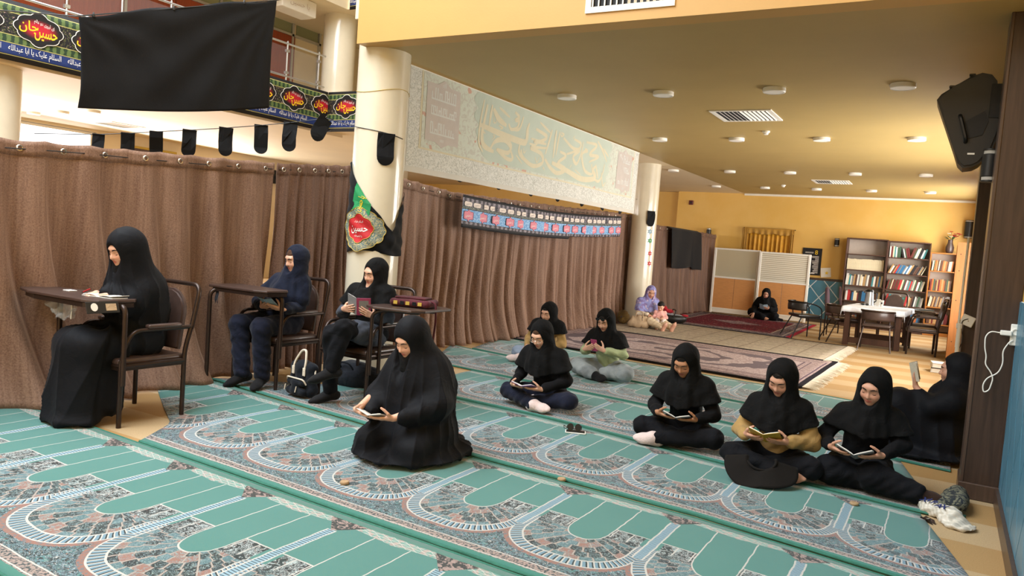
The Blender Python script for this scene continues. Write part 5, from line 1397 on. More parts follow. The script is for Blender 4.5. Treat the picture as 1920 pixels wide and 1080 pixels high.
m_fabric('navy_cloth', '#141a2c'); m_fabric('navy_trousers', '#161a2b'); m_fabric('grey_coat', '#3c414c'); m_fabric('khaki_cloth', '#a38452'); m_fabric('green_cloth', '#a9b58a')
m_fabric('denim', '#8f9699', var=.3); m_fabric('denim_blue', '#7f8da0', var=.25); m_fabric('sock_white', '#d8c4c0', bsc=40, bump=.3); m_fabric('sock_black', '#161618', bsc=40, bump=.2); m_fabric('sock_brown', '#33221a', bsc=40, bump=.2)
m_fabric('hair_black', '#17120f', bsc=30, rough=.4); m_fabric('hair_brown', '#4e3526', bsc=30, rough=.4); m_fabric('cream_cloth', '#dccdb8'); m_fabric('cream_trousers', '#d9c5a6'); m_fabric('pink_print', '#dccfc8', var=.35); m_fabric('pink_top', '#e0a8a0', var=.15); m_fabric('lash', '#1a1210', bump=0.)
def m_floral():
    m, nt, b = newmat('floral_scarf'); v = nt.obj(); n = nt.noise(v, 9, 3, .6, 1.); col = nt.mix(nt.ss(.45, .55, n), lin('#8a8fc4'), lin('#7a6a9c')); col = nt.mix(nt.ss(.58, .64, nt.noise(v, 14, 2)), col, lin('#c9b4c4'))
    nt.put(b.inputs['Base Color'], col); b.inputs['Roughness'].default_value = .8
m_floral()

HEAD = [ (('e', (0, .012, .022), (.074, .093, .094)), .01), (('e', (0, -.022, -.035), (.060, .070, .078)), .03), (('e', (0, -.062, -.088), (.026, .024, .022)), .025),
 (('e', (.036, -.058, -.03), (.026, .026, .026)), .03), (('e', (-.036, -.058, -.03), (.026, .026, .026)), .03), (('e', (0, -.073, .03), (.048, .02, .016)), .025),
 (('c', (0, -.086, .012), (0, -.104, -.027), .008, .0115), .012), (('e', (.011, -.093, -.031), (.008, .010, .008)), .006), (('e', (-.011, -.093, -.031), (.008, .010, .008)), .006) ]
HEADSUB = [ (('e', (.031, -.098, .003), (.020, .016, .014)), .018), (('e', (-.031, -.098, .003), (.020, .016, .014)), .018) ]
HEADLATE = [ (('e', (.031, -.072, .001), (.0165, .0135, .0125)), .006), (('e', (-.031, -.072, .001), (.0165, .0135, .0125)), .006),
 (('c', (-.017, -.084, -.0565), (0, -.0905, -.0545), .0045, .006), .005), (('c', (.017, -.084, -.0565), (0, -.0905, -.0545), .0045, .006), .005), (('c', (-.014, -.084, -.0655), (.014, -.084, -.0655), .0065, .0065), .006), (('c', (0, -.0895, -.0655), (0, -.0895, -.0655), .005, .005), .008) ]
def head_prims(L, c, R, sc):
    out = []
    for (p, k) in L:
        tr = lambda q: np.asarray(c, np.float32)+(R @ (np.array(q, np.float32)*sc))
        out.append(((ell(tr(p[1]), np.array(p[2])*sc, R) if p[0] == 'e' else cap(tr(p[1]), tr(p[2]), p[3]*sc, p[4]*sc)), k*sc))
    return out
_FY = {}
def face_y(x, z):
    """front surface depth of the standard head at (x, z)"""
    key = (round(x, 4), round(z, 4))
    if key not in _FY:
        F = Field((x-.004, -.14, z-.004), (x+.004, .02, z+.004), .002)
        for L, md in ((HEAD, 'add'), (HEADSUB, 'sub'), (HEADLATE, 'add')):
            for pr, k in head_prims(L, (0, 0, 0), np.eye(3, dtype=np.float32), 1.): F.op(pr, k, md)
        col = F.d[F.n[0]//2, :, F.n[2]//2]; i = int(np.argmax(col < 0)); _FY[key] = -.14+i*.002
    return _FY[key]
def hand_prims(wrist, d, back, side, curl=.25, sc=1., spread=.06, thumb=None, seg_curl=None):
    """palm with four fingers and a thumb; d: finger direction, back: out of the back of the hand, side: +1 if thumb lies towards cross(d, back)"""
    d = nrm(d); back = nrm(np.asarray(back)-d*(np.asarray(back) @ d)); lat = np.cross(d, back)*side; w = np.asarray(wrist, np.float32); out = []
    offs = (.027, .009, -.009, -.026); kl = (.083, .086, .081, .074); fl = (.068, .076, .070, .055); rad = (.0086, .0088, .0084, .0074)
    out.append((cap(w-d*.015*sc, w+d*.03*sc, .021*sc, .024*sc, (back, .72)), .012))
    for i in range(4):
        kn = w+(d*kl[i]+lat*offs[i])*sc; out.append((cap(w+(d*.02+lat*offs[i]*.55)*sc, kn, .0125*sc, .0105*sc), .008))
        c = seg_curl[i] if seg_curl else curl; fd = nrm(d+lat*offs[i]*spread/.02); p = kn; a = c*.6
        for s_, fr in enumerate((.44, .31, .25)):
            v = fd*math.cos(a)-back*math.sin(a); q = p+v*fl[i]*fr*sc; r0 = rad[i]*(1-.10*s_)*sc; out.append((cap(p, q, r0, r0*.92), .0025)); p = q; a += c
    th = thumb if thumb is not None else nrm(d*.75+lat*.65-back*.2)
    b0 = w+(d*.018+lat*.018-back*.004)*sc; b1 = b0+nrm(th*.6+lat*.5)*.038*sc; b2 = b1+np.asarray(th)*.032*sc; b3 = b2+nrm(np.asarray(th)+d*.35)*.025*sc
    out += [(cap(b0, b1, .0135*sc, .011*sc), .012), (cap(b1, b2, .0102*sc, .0092*sc), .003), (cap(b2, b3, .0092*sc, .0078*sc), .003)]
    return out
def foot_prims(ankle, toe, up, sc=1.):
    a = np.asarray(ankle, np.float32); t = np.asarray(toe, np.float32); d = nrm(t-a); up = nrm(np.asarray(up)-d*(np.asarray(up) @ d))
    heel = a-d*.035*sc-up*.035*sc; ball = t-d*.045*sc-up*.01*sc
    return [(cap(a, heel, .036*sc, .032*sc), .02), (cap(heel, ball, .030*sc, .034*sc, (up, .75)), .03), (cap(a, ball, .033*sc, .026*sc), .03), (cap(ball, t, .034*sc, .022*sc, (up, .6)), .02)]
def wrinkle(V, N, amp, f, seed=0.):
    x, y, z = V[:, 0], V[:, 1], V[:, 2]
    w = np.sin(f*(x*1.3+.6*np.sin(3.1*z+seed)+.4*y)+seed)*np.sin(f*.55*(z+.5*np.sin(4*x+seed))+2*seed)+.5*np.sin(f*1.9*(z*.8-x*.5+y)+seed*3)
    return V+N*(amp*w)[:, None]
def vnormals(V, Q):
    n = np.cross(V[Q[:, 2]]-V[Q[:, 0]], V[Q[:, 3]]-V[Q[:, 1]]); o = np.zeros_like(V)
    for i in range(4): np.add.at(o, Q[:, i], n)
    return o/(np.linalg.norm(o, axis=1)[:, None]+1e-12)
def smooth(V, Q, it=1, lam=.5):
    a = np.concatenate([Q[:, 0], Q[:, 1], Q[:, 2], Q[:, 3]]); b = np.concatenate([Q[:, 1], Q[:, 2], Q[:, 3], Q[:, 0]])
    cnt = np.bincount(np.concatenate([a, b]), minlength=len(V)).astype(np.float32)
    for _ in range(it):
        S = np.zeros_like(V)
        for i in range(3): S[:, i] = np.bincount(a, V[b, i], len(V))+np.bincount(b, V[a, i], len(V))
        V = V+lam*(S/np.maximum(cnt, 1)[:, None]-V)
    return V
def bounds(prims, pad=.03):
    lo = np.min([p[0][1] for p in prims], 0)-pad; hi = np.max([p[0][2] for p in prims], 0)+pad; return lo, hi
def sculpt(name, prims, h, matn, parent, subs=(), cut=None, disp=None, it=1, late=()):
    lo, hi = bounds(prims); F = Field(lo, hi, h)
    for p, k in prims: F.op(p, k)
    for p, k in subs: F.op(p, k, 'sub')
    for p, k in late: F.op(p, k)
    if cut is not None: F.cut(cut)
    V, Q = F.mesh()
    if it: V = smooth(V, Q, it, .5)
    if disp is not None: V = disp(V, vnormals(V, Q))
    me = npmesh(name, V, Q); me.polygons.foreach_set('use_smooth', [True]*len(me.polygons))
    return link(name, me, matn, parent), V
def person(label, loc, J, outfit, skin='skin_light', h=.0058, hc=.0095, sc=1., seed=0., brow='lash', name='person', eyes=True):
    """J: joints in local metres; outfit: dict of garments"""
    t = thing(name, label, 'person', loc); g = lambda k: np.asarray(J[k], np.float32)
    hc_, R = g('head'), rotm(*J.get('look', (0, 0, 0))); hs = J.get('hs', 1.); hp = lambda q: hc_+R @ (np.array(q, np.float32)*hs)
    pel, chest, nb = g('pelvis'), g('chest'), g('neck'); X = V3(1, 0, 0)
    # skin: one continuous surface
    B = [(cap(pel, chest, .075*sc, .07*sc), .03), (cap(chest, nb, .065*sc, .05*sc), .03), (cap(nb, hp((0, .02, -.07)), .047*sc, .045*sc), .025)]
    for s in ('L', 'R'):
        sh, el, wr = g('sh'+s), g('el'+s), g('wr'+s)
        B += [(cap(nb-V3(0, 0, .03), sh, .045*sc, .035*sc), .03), (cap(sh, el, .032*sc, .028*sc), .02), (cap(el, wr, .031*sc, .022*sc), .02)]
        hi, kn, an = g('hip'+s), g('kn'+s), g('an'+s)
        B += [(cap(pel, hi, .07*sc, .06*sc), .03), (cap(hi, kn, .05*sc, .04*sc), .03), (cap(kn, an, .042*sc, .03*sc), .02)]
        if J.get('toe'+s) is not None: B += foot_prims(an, g('toe'+s), J.get('fup'+s, (0, 0, 1)), sc)
        hd = J.get('hand'+s)
        if hd: B += hand_prims(wr, hd['d'], hd['b'], hd['s'], hd.get('curl', .25), sc*hd.get('sc', 1.), thumb=hd.get('thumb'), seg_curl=hd.get('sq'))
    B += head_prims(HEAD, hc_, R, hs)
    ears = [(ell(hp((s*.074, .012, -.008)), np.array((.009, .018, .028))*hs, R), .008) for s in (-1, 1)]
    o, V = sculpt('body', B+ears, h, skin, t, subs=head_prims(HEADSUB, hc_, R, hs), late=head_prims(HEADLATE, hc_, R, hs), it=1)
    P = ((V-hc_) @ R)/hs
    lip = np.clip(1.6-((P[:, 0]/.021)**2+((P[:, 2]+.060)/.0105)**2), 0, 1)*(P[:, 1] < -.07)*.85
    chk = np.exp(-((np.abs(P[:, 0])-.04)/.02)**2-((P[:, 2]+.03)/.022)**2)*(P[:, 1] < -.03)*.4
    lid = np.exp(-((np.abs(P[:, 0])-.031)/.014)**2-((P[:, 2]-.004)/.008)**2)*(P[:, 1] < -.05)*.18
    ca = o.data.color_attributes.new('tint', 'FLOAT_COLOR', 'POINT'); ca.data.foreach_set('color', np.stack([lip, chk, lid, np.ones_like(lip)], 1).astype(np.float32).ravel())
    if eyes:
        for s in (-1, 1):
            for nm, pts, r in (('eyebrow', [(.013, .0225), (.024, .0275), (.036, .029), (.049, .0235)], (.003, .0042, .004, .0018)), ('eyelash', [(.0165, -.0045), (.024, -.0085), (.033, -.0095), (.041, -.0075), (.0475, -.003)], (.0014, .0023, .0028, .0028, .0016))):
                tube_ = tubem([hp((s*x, face_y(x, z)-.0008, z)) for x, z in pts], [q*hs for q in r], 6); link(nm, tube_, brow, t, smooth=True)
    def disp(amp, f): return lambda V_, N_: wrinkle(V_, N_, amp, f, seed)
    O = outfit
    def limb(a, b, r1, r2, k=.03): return (cap(a, b, r1*sc, r2*sc), k)
    if 'trousers' in O:
        T = []; q = O.get('leg', (.085, .072, .055)); an_cut = O.get('hem', .93)
        T += [(cap(pel+V3(-.05, .01, 0)*sc, pel+V3(.05, .01, 0)*sc, .125*sc, .125*sc), .03)]
        for s in ('L', 'R'):
            hi, kn, an = g('hip'+s), g('kn'+s), g('an'+s); e = kn+(an-kn)*an_cut
            T += [limb(hi, kn, q[0]*1.12, q[1]), limb(kn, e, q[1], q[2]), limb(pel, hi, .11, .1)]
        zf = O.get('floor', .012); sculpt('trousers', T, hc, O['trousers'], t, cut=lambda X_, Y_, Z_: (zf-Z_)+0*X_+0*Y_, disp=disp(.005, 34))
    if 'socks' in O:
        for s in O.get('sock_sides', 'LR'):
            if J.get('toe'+s) is None: continue
            an, kn = g('an'+s), g('kn'+s); S_ = [(cap(an, an+(kn-an)*.12, .044*sc, .043*sc), .02)]
            for (f_, lo_, hi_), k in foot_prims(an, g('toe'+s), J.get('fup'+s, (0, 0, 1)), sc): S_.append((((lambda ff: (lambda X_, Y_, Z_: ff(X_, Y_, Z_)-.006))(f_), lo_-.006, hi_+.006), k))
            sculpt('sock', S_, .007, O['socks'], t)
    if 'tunic' in O:
        U = []; q = O.get('arm', (.058, .052, .042)); bw = O.get('body', 1.)
        U += [(cap(pel+V3(0, 0, .04)*sc, chest, .13*bw*sc, .125*bw*sc, (V3(0, 1, 0), .92)), .04), (cap(chest, nb-V3(0, 0, .05)*sc, .12*sc, .09*sc, (V3(0, 1, 0), .85)), .04), (ell(chest+V3(0, -.05, -.005)*sc, V3(.125, .085, .085)*sc), .05)]
        for s in ('L', 'R'):
            sh, el, wr = g('sh'+s), g('el'+s), g('wr'+s); e = el+(wr-el)*O.get('cuff', .86)
            U += [limb(nb-V3(0, 0, .05), sh, .066, .057), limb(sh, el, q[0], q[1]), limb(el, e, q[1], q[2])]
        if 'skirt' in O:
            for a, b, r1, r2 in O['skirt']: U.append((cap(np.array(a, np.float32), np.array(b, np.float32), r1, r2), .05))
        zf = .012; sculpt('tunic', U, hc, O['tunic'], t, cut=lambda X_, Y_, Z_: (zf-Z_)+0*X_+0*Y_, disp=disp(.0055, 30))
    if 'hair' in O:
        sculpt('hair', [(ell(hp((0, .014, .026)), np.array((.079, .098, .097))*hs, R), .01)], .006, O['hair'], t, cut=lambda X_, Y_, Z_: hairline(X_, Y_, Z_, hc_, R, hs, O.get('hairz', .052)))
    if 'scarf' in O:
        cape(t, O, J, sc, hc, hp, R, hs, disp)
    return t
def hairline(X_, Y_, Z_, c, R, hs, z0):
    x, y, z = X_-c[0], Y_-c[1], Z_-c[2]; lx = (x*R[0, 0]+y*R[1, 0]+z*R[2, 0])/hs; ly = (x*R[0, 1]+y*R[1, 1]+z*R[2, 1])/hs; lz = (x*R[0, 2]+y*R[1, 2]+z*R[2, 2])/hs
    return (z0+.25*lx*lx/.07-lz)*.9-np.clip(ly+.045, 0, .1)*1.5
def cape(t, O, J, sc, hc, hp, R, hs, disp):
    """head covering: shell over the head, wrap under the chin, cape over shoulders and chest"""
    g = lambda k: np.asarray(J[k], np.float32); nb, chest = g('neck'), g('chest'); shL, shR = g('shL'), g('shR')
    up = O.get('open_up', 0.); fl = O.get('cape_front', .10); dr = O.get('drape', .16); cw = O.get('cape_w', .085)
    P = [(ell(hp((0, .016, .022)), np.array((.087, .107, .108))*hs, R), .01), (cap(hp((0, -.005, -.03)), hp((0, -.004, -.08)), .080*hs, .078*hs), .03), (cap(hp((0, .035, 0.02)), nb+V3(0, .02, -.02), .088*hs, .088*sc), .05),
         (cap(hp((0, -.012, -.085)), nb-V3(0, .03, .05), .068*hs, .085*sc), .05)]
    if O.get('cape', True):
        P += [(cap(hp((0, .01, -.03)), chest+V3(0, -.02, -.07), .084*hs, O.get('flare', .205)*sc, (V3(0, 1, 0), .74)), .05), (cap(shL, shR, .068*sc, .068*sc), .05)]
        for s, e_ in ((shL, g('elL')), (shR, g('elR'))): P.append((cap(s, s+(e_-s)*.62+V3(0, 0, -.0), .076*sc, .092*sc), .045))
        P.append((cap(chest+V3(-.05, -.065, .0), chest+V3(.05, -.065, .0), .085*sc, .085*sc), .06)); P.append((cap(chest+V3(0, -.07, .0), chest+V3(0, -.08, -fl), .095*sc, .085*sc), .05))
    op = O.get('opening', (.065, .098, .092)); oc = (0, -.118, -.012+up*.5)
    sub = [(ell(hp(oc), np.array((op[0], op[1], op[2]+up*.5))*hs, R), .012)]
    zh = O.get('cape_hem'); cutf = None
    if zh is not None:
        mx = float((shL[0]+shR[0])/2); vy = O.get('vee', .35)
        cutf = lambda X_, Y_, Z_: (zh+vy*np.abs(X_-mx)+O.get('hem_back', .25)*np.clip(Y_-chest[1], -.05, .3)-Z_)*.8
    def dsp(V, N):
        # soft folds falling from the chin and head
        c = hp((0, 0, -.1)); a = np.arctan2(V[:, 0]-c[0], -(V[:, 1]-c[1])); dz = np.clip((c[2]+.03-V[:, 2])/.18, 0, 1)
        w = np.sin(a*11+4*V[:, 2]+seed_)*.5+.5*np.sin(a*6.3-7*V[:, 2]+2*seed_)
        return wrinkle(V, N, .0022, 30, seed_)+N*(w*dz*O.get('fold', .0075))[:, None]
    seed_ = float(O.get('seed', 1.)); sculpt('headscarf', P, O.get('hscarf', min(hc, .0075)), O['scarf'], t, subs=sub, cut=cutf, disp=dsp)
def chador(t, P, subs, matn, h, seed, axis, fold=.014, z1=.6, cut=None, nf=13):
    def dsp(V, N):
        a = np.arctan2(V[:, 0]-axis[0], -(V[:, 1]-axis[1])); k = np.clip((z1-V[:, 2])/.30, .10, 1)
        ph = a*nf*.5+1.1*V[:, 2]+.9*np.sin(3.3*V[:, 2]+seed+1.7*a)+seed
        w = 1-2*np.abs(np.sin(ph))**.55                     # narrow ridges between broad hollows
        ph2 = a*nf*.31-1.8*V[:, 2]+.7*np.sin(4*V[:, 2]+2*seed-a)+2*seed; w2 = 1-2*np.abs(np.sin(ph2))**.7
        # swags running across the lap
        sw = np.sin(16*V[:, 2]+7*np.abs(V[:, 0])+3*np.sin(3*V[:, 0]+seed)-5*V[:, 1])*np.exp(-((V[:, 2]-z1+.52)/.13)**2)
        return V+N*(fold*k*(.62*w+.5*w2)+.006*sw)[:, None]
    zf = .016
    c2 = (lambda X_, Y_, Z_: (zf-Z_)+0*X_+0*Y_) if cut is None else cut
    return sculpt('chador', P, h, matn, t, subs=subs, cut=c2, disp=dsp)[0]
# ------------------------------------------------------------------ held books and the people
def m_page():
    m, nt, b = newmat('printed_page'); x, y, z = nt.sep(nt.obj())
    ln = ((y/.0085).frac() < .45)*(nt.noise(nt.xyz(x*260, (y/.0085).floor()*7.3), 1., 1) > .43)*((x.abs() > .014)*(x.abs() < .088))*(y.abs() < .058)
    nt.put(b.inputs['Base Color'], nt.mix(ln*.6, lin('#e9e6dd'), lin('#6d6a66'))); b.inputs['Roughness'].default_value = .8
m_page()
for n_, c_ in (('cover_pink', '#a8416a'), ('cover_grey', '#8a8a8c'), ('cover_yellow', '#b8922e'), ('cover_purple', '#8a6a9a'), ('cover_white', '#d9d6cf'), ('cover_black', '#222226'), ('cover_blue', '#9bb4c4'), ('cover_cream', '#cfc6b2')): mat(n_, c_, .5, var=.08, scale=30)
def book_matrix(c, by, right=(-1, 0, 0)):
    by = Vector(by).normalized(); bx = Vector(right); bx = (bx-by*bx.dot(by)).normalized(); bn = bx.cross(by)
    m = Matrix((bx, by, bn)).transposed().to_4x4(); m.translation = c; return m
def open_book(label, M, w=.105, h=.15, phi=.35, phi2=None, cover='cover_white', thick=.007, cover2=None, picture=None):
    """open book: local x to the reader's right, y up the page, z towards the reader"""
    t = thing('open_book', label, 'book'); t.matrix_world = M
    for s, ph in ((-1, phi), (1, phi2 if phi2 is not None else phi)):
        prof = [(u*math.cos(ph)+0, u*math.sin(ph)) for u in np.linspace(0, w, 7)]
        bm = bmesh.new(); nx, nz = -math.sin(ph), math.cos(ph)
        box(bm, (0, -h/2, -.0015), (w+.003, h/2, .0015), Matrix(((s*math.cos(ph), 0, -s*math.sin(ph), 0), (0, 1, 0, 0), (math.sin(ph), 0, math.cos(ph), 0), (0, 0, 0, 1))))
        link('cover', bm, (cover2 or cover) if s > 0 else cover, t)
        if picture and s < 0:
            bm = bmesh.new(); box(bm, (.02, -h*.36, -.0022), (w-.015, h*.36, -.0016), Matrix(((s*math.cos(ph), 0, -s*math.sin(ph), 0), (0, 1, 0, 0), (math.sin(ph), 0, math.cos(ph), 0), (0, 0, 0, 1)))); link('cover_picture', bm, picture, t)
        def pg(S, T):
            u = S*(w-.004); bulge = thick*(.35+.65*np.sin(np.minimum(S*PI, PI*.62)+.1)); return s*(u*math.cos(ph)-bulge*math.sin(ph)), (T-.5)*(h-.008), u*math.sin(ph)+bulge*math.cos(ph)+.001
        o = link('pages', gridmesh('pages', pg, 8, 2), 'printed_page', t); thicken(o, thick*.7, -1. if s > 0 else 1.)
    return t
def grip(J, M, s, w=.105, h=.15, phi=.35, along=-.15, inset=.035, sc=1., under=.019, rootm=None, curl=.16):
    """place the wrist and hand of world side s ('L' is -x) under one half of an open book"""
    R = np.array(M.to_3x3(), np.float32); c = np.array(M.translation, np.float32); bx, by, bn = R[:, 0], R[:, 1], R[:, 2]
    sg = -1. if s == 'L' else 1.; o = bx*(1 if bx[0]*sg > 0 else -1)
    ed = o*math.cos(phi)+bn*math.sin(phi); nh = bn*math.cos(phi)-o*math.sin(phi)
    d = nrm(-ed*.9+by*.42); kn = c+ed*(w-inset)+by*h*along-nh*under; wr = kn-d*.085*sc
    back = -nh; side = 1 if np.cross(d, back) @ by > 0 else -1
    if rootm is not None: wr = wr-rootm
    J['wr'+s] = wr; J['hand'+s] = dict(d=d, b=back, s=side, curl=curl, thumb=nrm(d*.7+nh*.85+by*.25), sc=.98*sc)
def cross_legged(spread=.27, ky=-.21, hz=.665, hx=0., hy=-.17, over='R', foot=(-.13, -.35, -.27, -.36), elw=.235, ely=-.09, elz=.27, lean=0.):
    J = dict(pelvis=(0, .02, .12), chest=(hx*.4, -.075+lean, .395), neck=(hx*.8, -.115+lean, .53), head=(hx, hy, hz), shL=(-.148+hx*.6, -.085+lean, .47), shR=(.148+hx*.6, -.085+lean, .47),
             elL=(-elw+hx*.3, ely, elz), elR=(elw+hx*.3, ely, elz), hipL=(-.09, .0, .11), hipR=(.09, .0, .11), knL=(-spread, ky, .115), knR=(spread, ky, .115))
    a, b, c, d = foot
    if over == 'R': J.update(anR=(a, b, .065), toeR=(c, d, .05), anL=(-a*.6, b+.12, .075), toeL=(-a*.6+.1, b+.16, .06))
    else: J.update(anL=(a, b, .065), toeL=(c, d, .05), anR=(-a*.6, b+.12, .075), toeR=(-a*.6-.1, b+.16, .06))
    J['fupL'] = J['fupR'] = (0, -.5, .8)
    return J
FZ = .016   # sitting surface of the rugs
def reader(label, root, J, outfit, bk=None, **k):
    """person with an open book described by bk = (label, local centre, up-page direction, kwargs)"""
    root = np.array((*root, FZ), np.float32)
    if bk:
        lab, c, by, kw = bk; ph = kw.get('phi', .35); M = book_matrix(Vector(root)+Vector(c), by, kw.get('right', (-1, 0, 0)))
        b = open_book(lab, M, kw.get('w', .105), kw.get('h', .15), ph, cover=kw.get('cover', 'cover_white'))
        for s in kw.get('hands', 'LR'): grip(J, M, s, kw.get('w', .105), kw.get('h', .15), ph, kw.get('along', -.15), rootm=root)
    return person(label, tuple(float(q) for q in root), J, outfit, **k)
def watch(parent, J, s, matn, r=.031, face=True):
    """band round a wrist"""
    t = parent; el, wr = np.array(J['el'+s]), np.array(J['wr'+s]); d = nrm(wr-el); c = wr-d*.012; a = nrm(np.cross(d, V3(0, 0, 1))); b = np.cross(a, d)
    for q in (0,):
        link('wrist_band', tubem([c+(a*math.cos(x)+b*math.sin(x))*r*.86 for x in np.linspace(0, 2*PI, 17)[:-1]], .005, 6, closed=True), matn, t, smooth=True)

# 8: centre front reader with parted hair and pale socks
J = cross_legged(.28, -.2, .665, .0, -.175, 'R', (-.15, -.33, -.27, -.35)); J['look'] = (.62, -.12, .06)
o = reader('woman in black sitting cross-legged with pale pink socks, reading', (-1.70, 5.90), J, dict(trousers='trousers_black', tunic='tunic_black', scarf='scarf_black', hair='hair_black', hairz=.05, open_up=.02, socks='sock_white', cape_hem=.31, vee=.28, hem_back=.3, seed=1.),
       ('open paperback held by the woman with pale socks', (.02, -.335, .245), (0.2, -.95, .28), dict(phi=.3, cover='cover_grey', along=-.2)), skin='skin_tan', seed=1.)
watch(o, J, 'R', 'brown_metal')
# 9: khaki sleeves
J = cross_legged(.265, -.2, .685, .015, -.165, 'L', (.08, -.27, .23, -.25)); J['look'] = (.60, -.18, .10)
o = reader('woman in black headscarf and khaki sleeves sitting cross-legged, reading', (-.95, 5.60), J, dict(trousers='trousers_black', tunic='khaki_cloth', scarf='scarf_black', hair='hair_black', hairz=.055, open_up=.022, cape_hem=.29, vee=.42, hem_back=.25, arm=(.06, .06, .048), seed=2.),
       ('open yellow covered paperback in the hands of the woman in khaki', (-.03, -.32, .285), (0., -.85, .5), dict(phi=.32, cover='cover_yellow', along=-.28)), skin='skin_mid', seed=2.)
watch(o, J, 'R', 'black_metal')
# 10: side-sitting reader at the right
J = cross_legged(.25, -.2, .69, .04, -.165); J['look'] = (.38, -.30, .08)
J.update(knL=(-.17, -.26, .11), anL=(.14, -.2, .075), toeL=(.26, -.22, .06), knR=(.10, -.28, .12), anR=(.36, -.30, .075), toeR=(.49, -.27, .055), fupL=(0, 0, 1), fupR=(0, -.6, .7), elL=(-.25, -.1, .29), elR=(.24, -.12, .33))
o = reader('woman all in black sitting sideways with brown socks, reading near pillar', (-.41, 5.76), J, dict(trousers='trousers_black', tunic='tunic_black', scarf='scarf_black', socks='sock_brown', sock_sides='R', cape_hem=.36, vee=.2, hem_back=.2, leg=(.10, .095, .07), body=1.1, seed=3.),
       ('thin open book held wide by the woman sitting sideways', (-.02, -.36, .245), (0., -.92, .36), dict(phi=.42, cover='cover_grey', w=.12, h=.16, along=-.05)), skin='skin_mid', seed=3.)
watch(o, J, 'L', 'print_gold'); watch(o, J, 'R', 'print_gold')
# 6: reader with glasses
J = cross_legged(.31, -.18, .665, -.02, -.175, 'L', (.04, -.33, .18, -.34)); J['look'] = (.55, -.12, .05)
p6 = reader('woman in glasses and navy trousers sitting cross-legged with a booklet', (-3.10, 6.22), J, dict(trousers='navy_trousers', tunic='tunic_black', scarf='scarf_black', hair='hair_brown', hairz=.05, open_up=.022, socks='sock_white', cape_hem=.30, vee=.3, hem_back=.3, seed=4.),
       ('open booklet with purple picture held by the woman in glasses', (-.06, -.34, .20), (0., -.95, .3), dict(phi=.25, cover='cover_purple', along=-.1)), skin='skin_light', seed=4.)
def specs(parent, J, matn, z=.0, r=.021, lens=None):
    R = rotm(*J['look']); c = np.asarray(J['head'], np.float32); hp = lambda q: c+R @ np.array(q, np.float32); g_ = parent
    y = -.104
    bm = bmesh.new()
    for s in (-1, 1):
        tube(bm, [hp((s*.032+r*math.cos(q), y+.004*abs(math.cos(q)), z+r*.82*math.sin(q))) for q in np.linspace(0, 2*PI, 21)[:-1]], .0014, 5, closed=True)
        tube(bm, [hp((s*(.032+r), y+.002, z+.004)), hp((s*.074, -.05, z+.006)), hp((s*.078, .01, z+.004))], .0014, 5)
    tube(bm, [hp((-.011, y, z+.006)), hp((0, y-.003, z+.009)), hp((.011, y, z+.006))], .0014, 5); link('glasses', bm, matn, parent)
    if lens:
        for s in (-1, 1):
            bm = bmesh.new(); v = [bm.verts.new(hp((s*.032+r*math.cos(q), y, z+r*.82*math.sin(q)))) for q in np.linspace(0, 2*PI, 17)[:-1]]; bm.faces.new(v); thicken(link('lens', bm, lens, parent), .0015)
specs(p6, J, 'ring_metal', -.004, .022, 'clear_glass'); watch(p6, J, 'R', 'print_gold')
# 7: phone user in the green shirt
J = cross_legged(.29, -.16, .672, .0, -.165, 'L', (-.02, -.30, .12, -.36)); J['look'] = (.5, -.1, .0)
root7 = np.array((-3.30, 8.10, FZ), np.float32); Mp = book_matrix(Vector(root7)+Vector((-.03, -.35, .40)), (0, -.45, .9))
for s, al in (('L', -.15), ('R', -.05)): grip(J, Mp, s, .05, .15, .0, al, .01, rootm=root7, under=.016, curl=.4)
J.update(elL=(-.235, -.12, .30), elR=(.23, -.13, .31))
p7 = person('woman in pale green shirt and jeans looking at her phone', tuple(float(q) for q in root7), J, dict(trousers='denim', tunic='green_cloth', scarf='scarf_black', hair='hair_black', hairz=.04, open_up=.03, socks='sock_black', cape_hem=.36, vee=.12, hem_back=.15, leg=(.095, .09, .075), hem=.86, seed=5.), skin='skin_light', seed=5., h=.0058)
watch(p7, J, 'R', 'aluminium'); specs(p7, J, 'black_plastic', .072, .024, 'black_plastic')
t = thing('smartphone', 'smartphone held by the woman in the green shirt', 'phone'); t.matrix_world = Mp; link('body', boxm((-.036, -.075, -.004), (.036, .075, .004), .003, 2), 'cover_pink', t); link('screen', boxm((-.033, -.07, .004), (.033, .07, .0046)), 'black_plastic', t)
# 5: half hidden sitter behind
J = cross_legged(.30, -.2, .64, .06, -.15, 'R', (-.2, -.34, -.34, -.36)); J['look'] = (.35, -.15, .05); J.update(wrL=(-.12, -.3, .22), wrR=(.1, -.3, .22), handL=dict(d=(.6, -.6, -.2), b=(0, -.2, 1), s=1, curl=.4), handR=dict(d=(-.6, -.6, -.2), b=(0, -.2, 1), s=-1, curl=.4))
person('woman in tan jacket and pale jeans half hidden behind another', (-4.28, 8.48, FZ), J, dict(trousers='denim_blue', tunic='khaki_cloth', scarf='scarf_black', hair='hair_black', hairz=.05, open_up=.02, socks='sock_white', cape_hem=.38, vee=.1, hem_back=.2, seed=6.), skin='skin_light', seed=6., h=.0062)
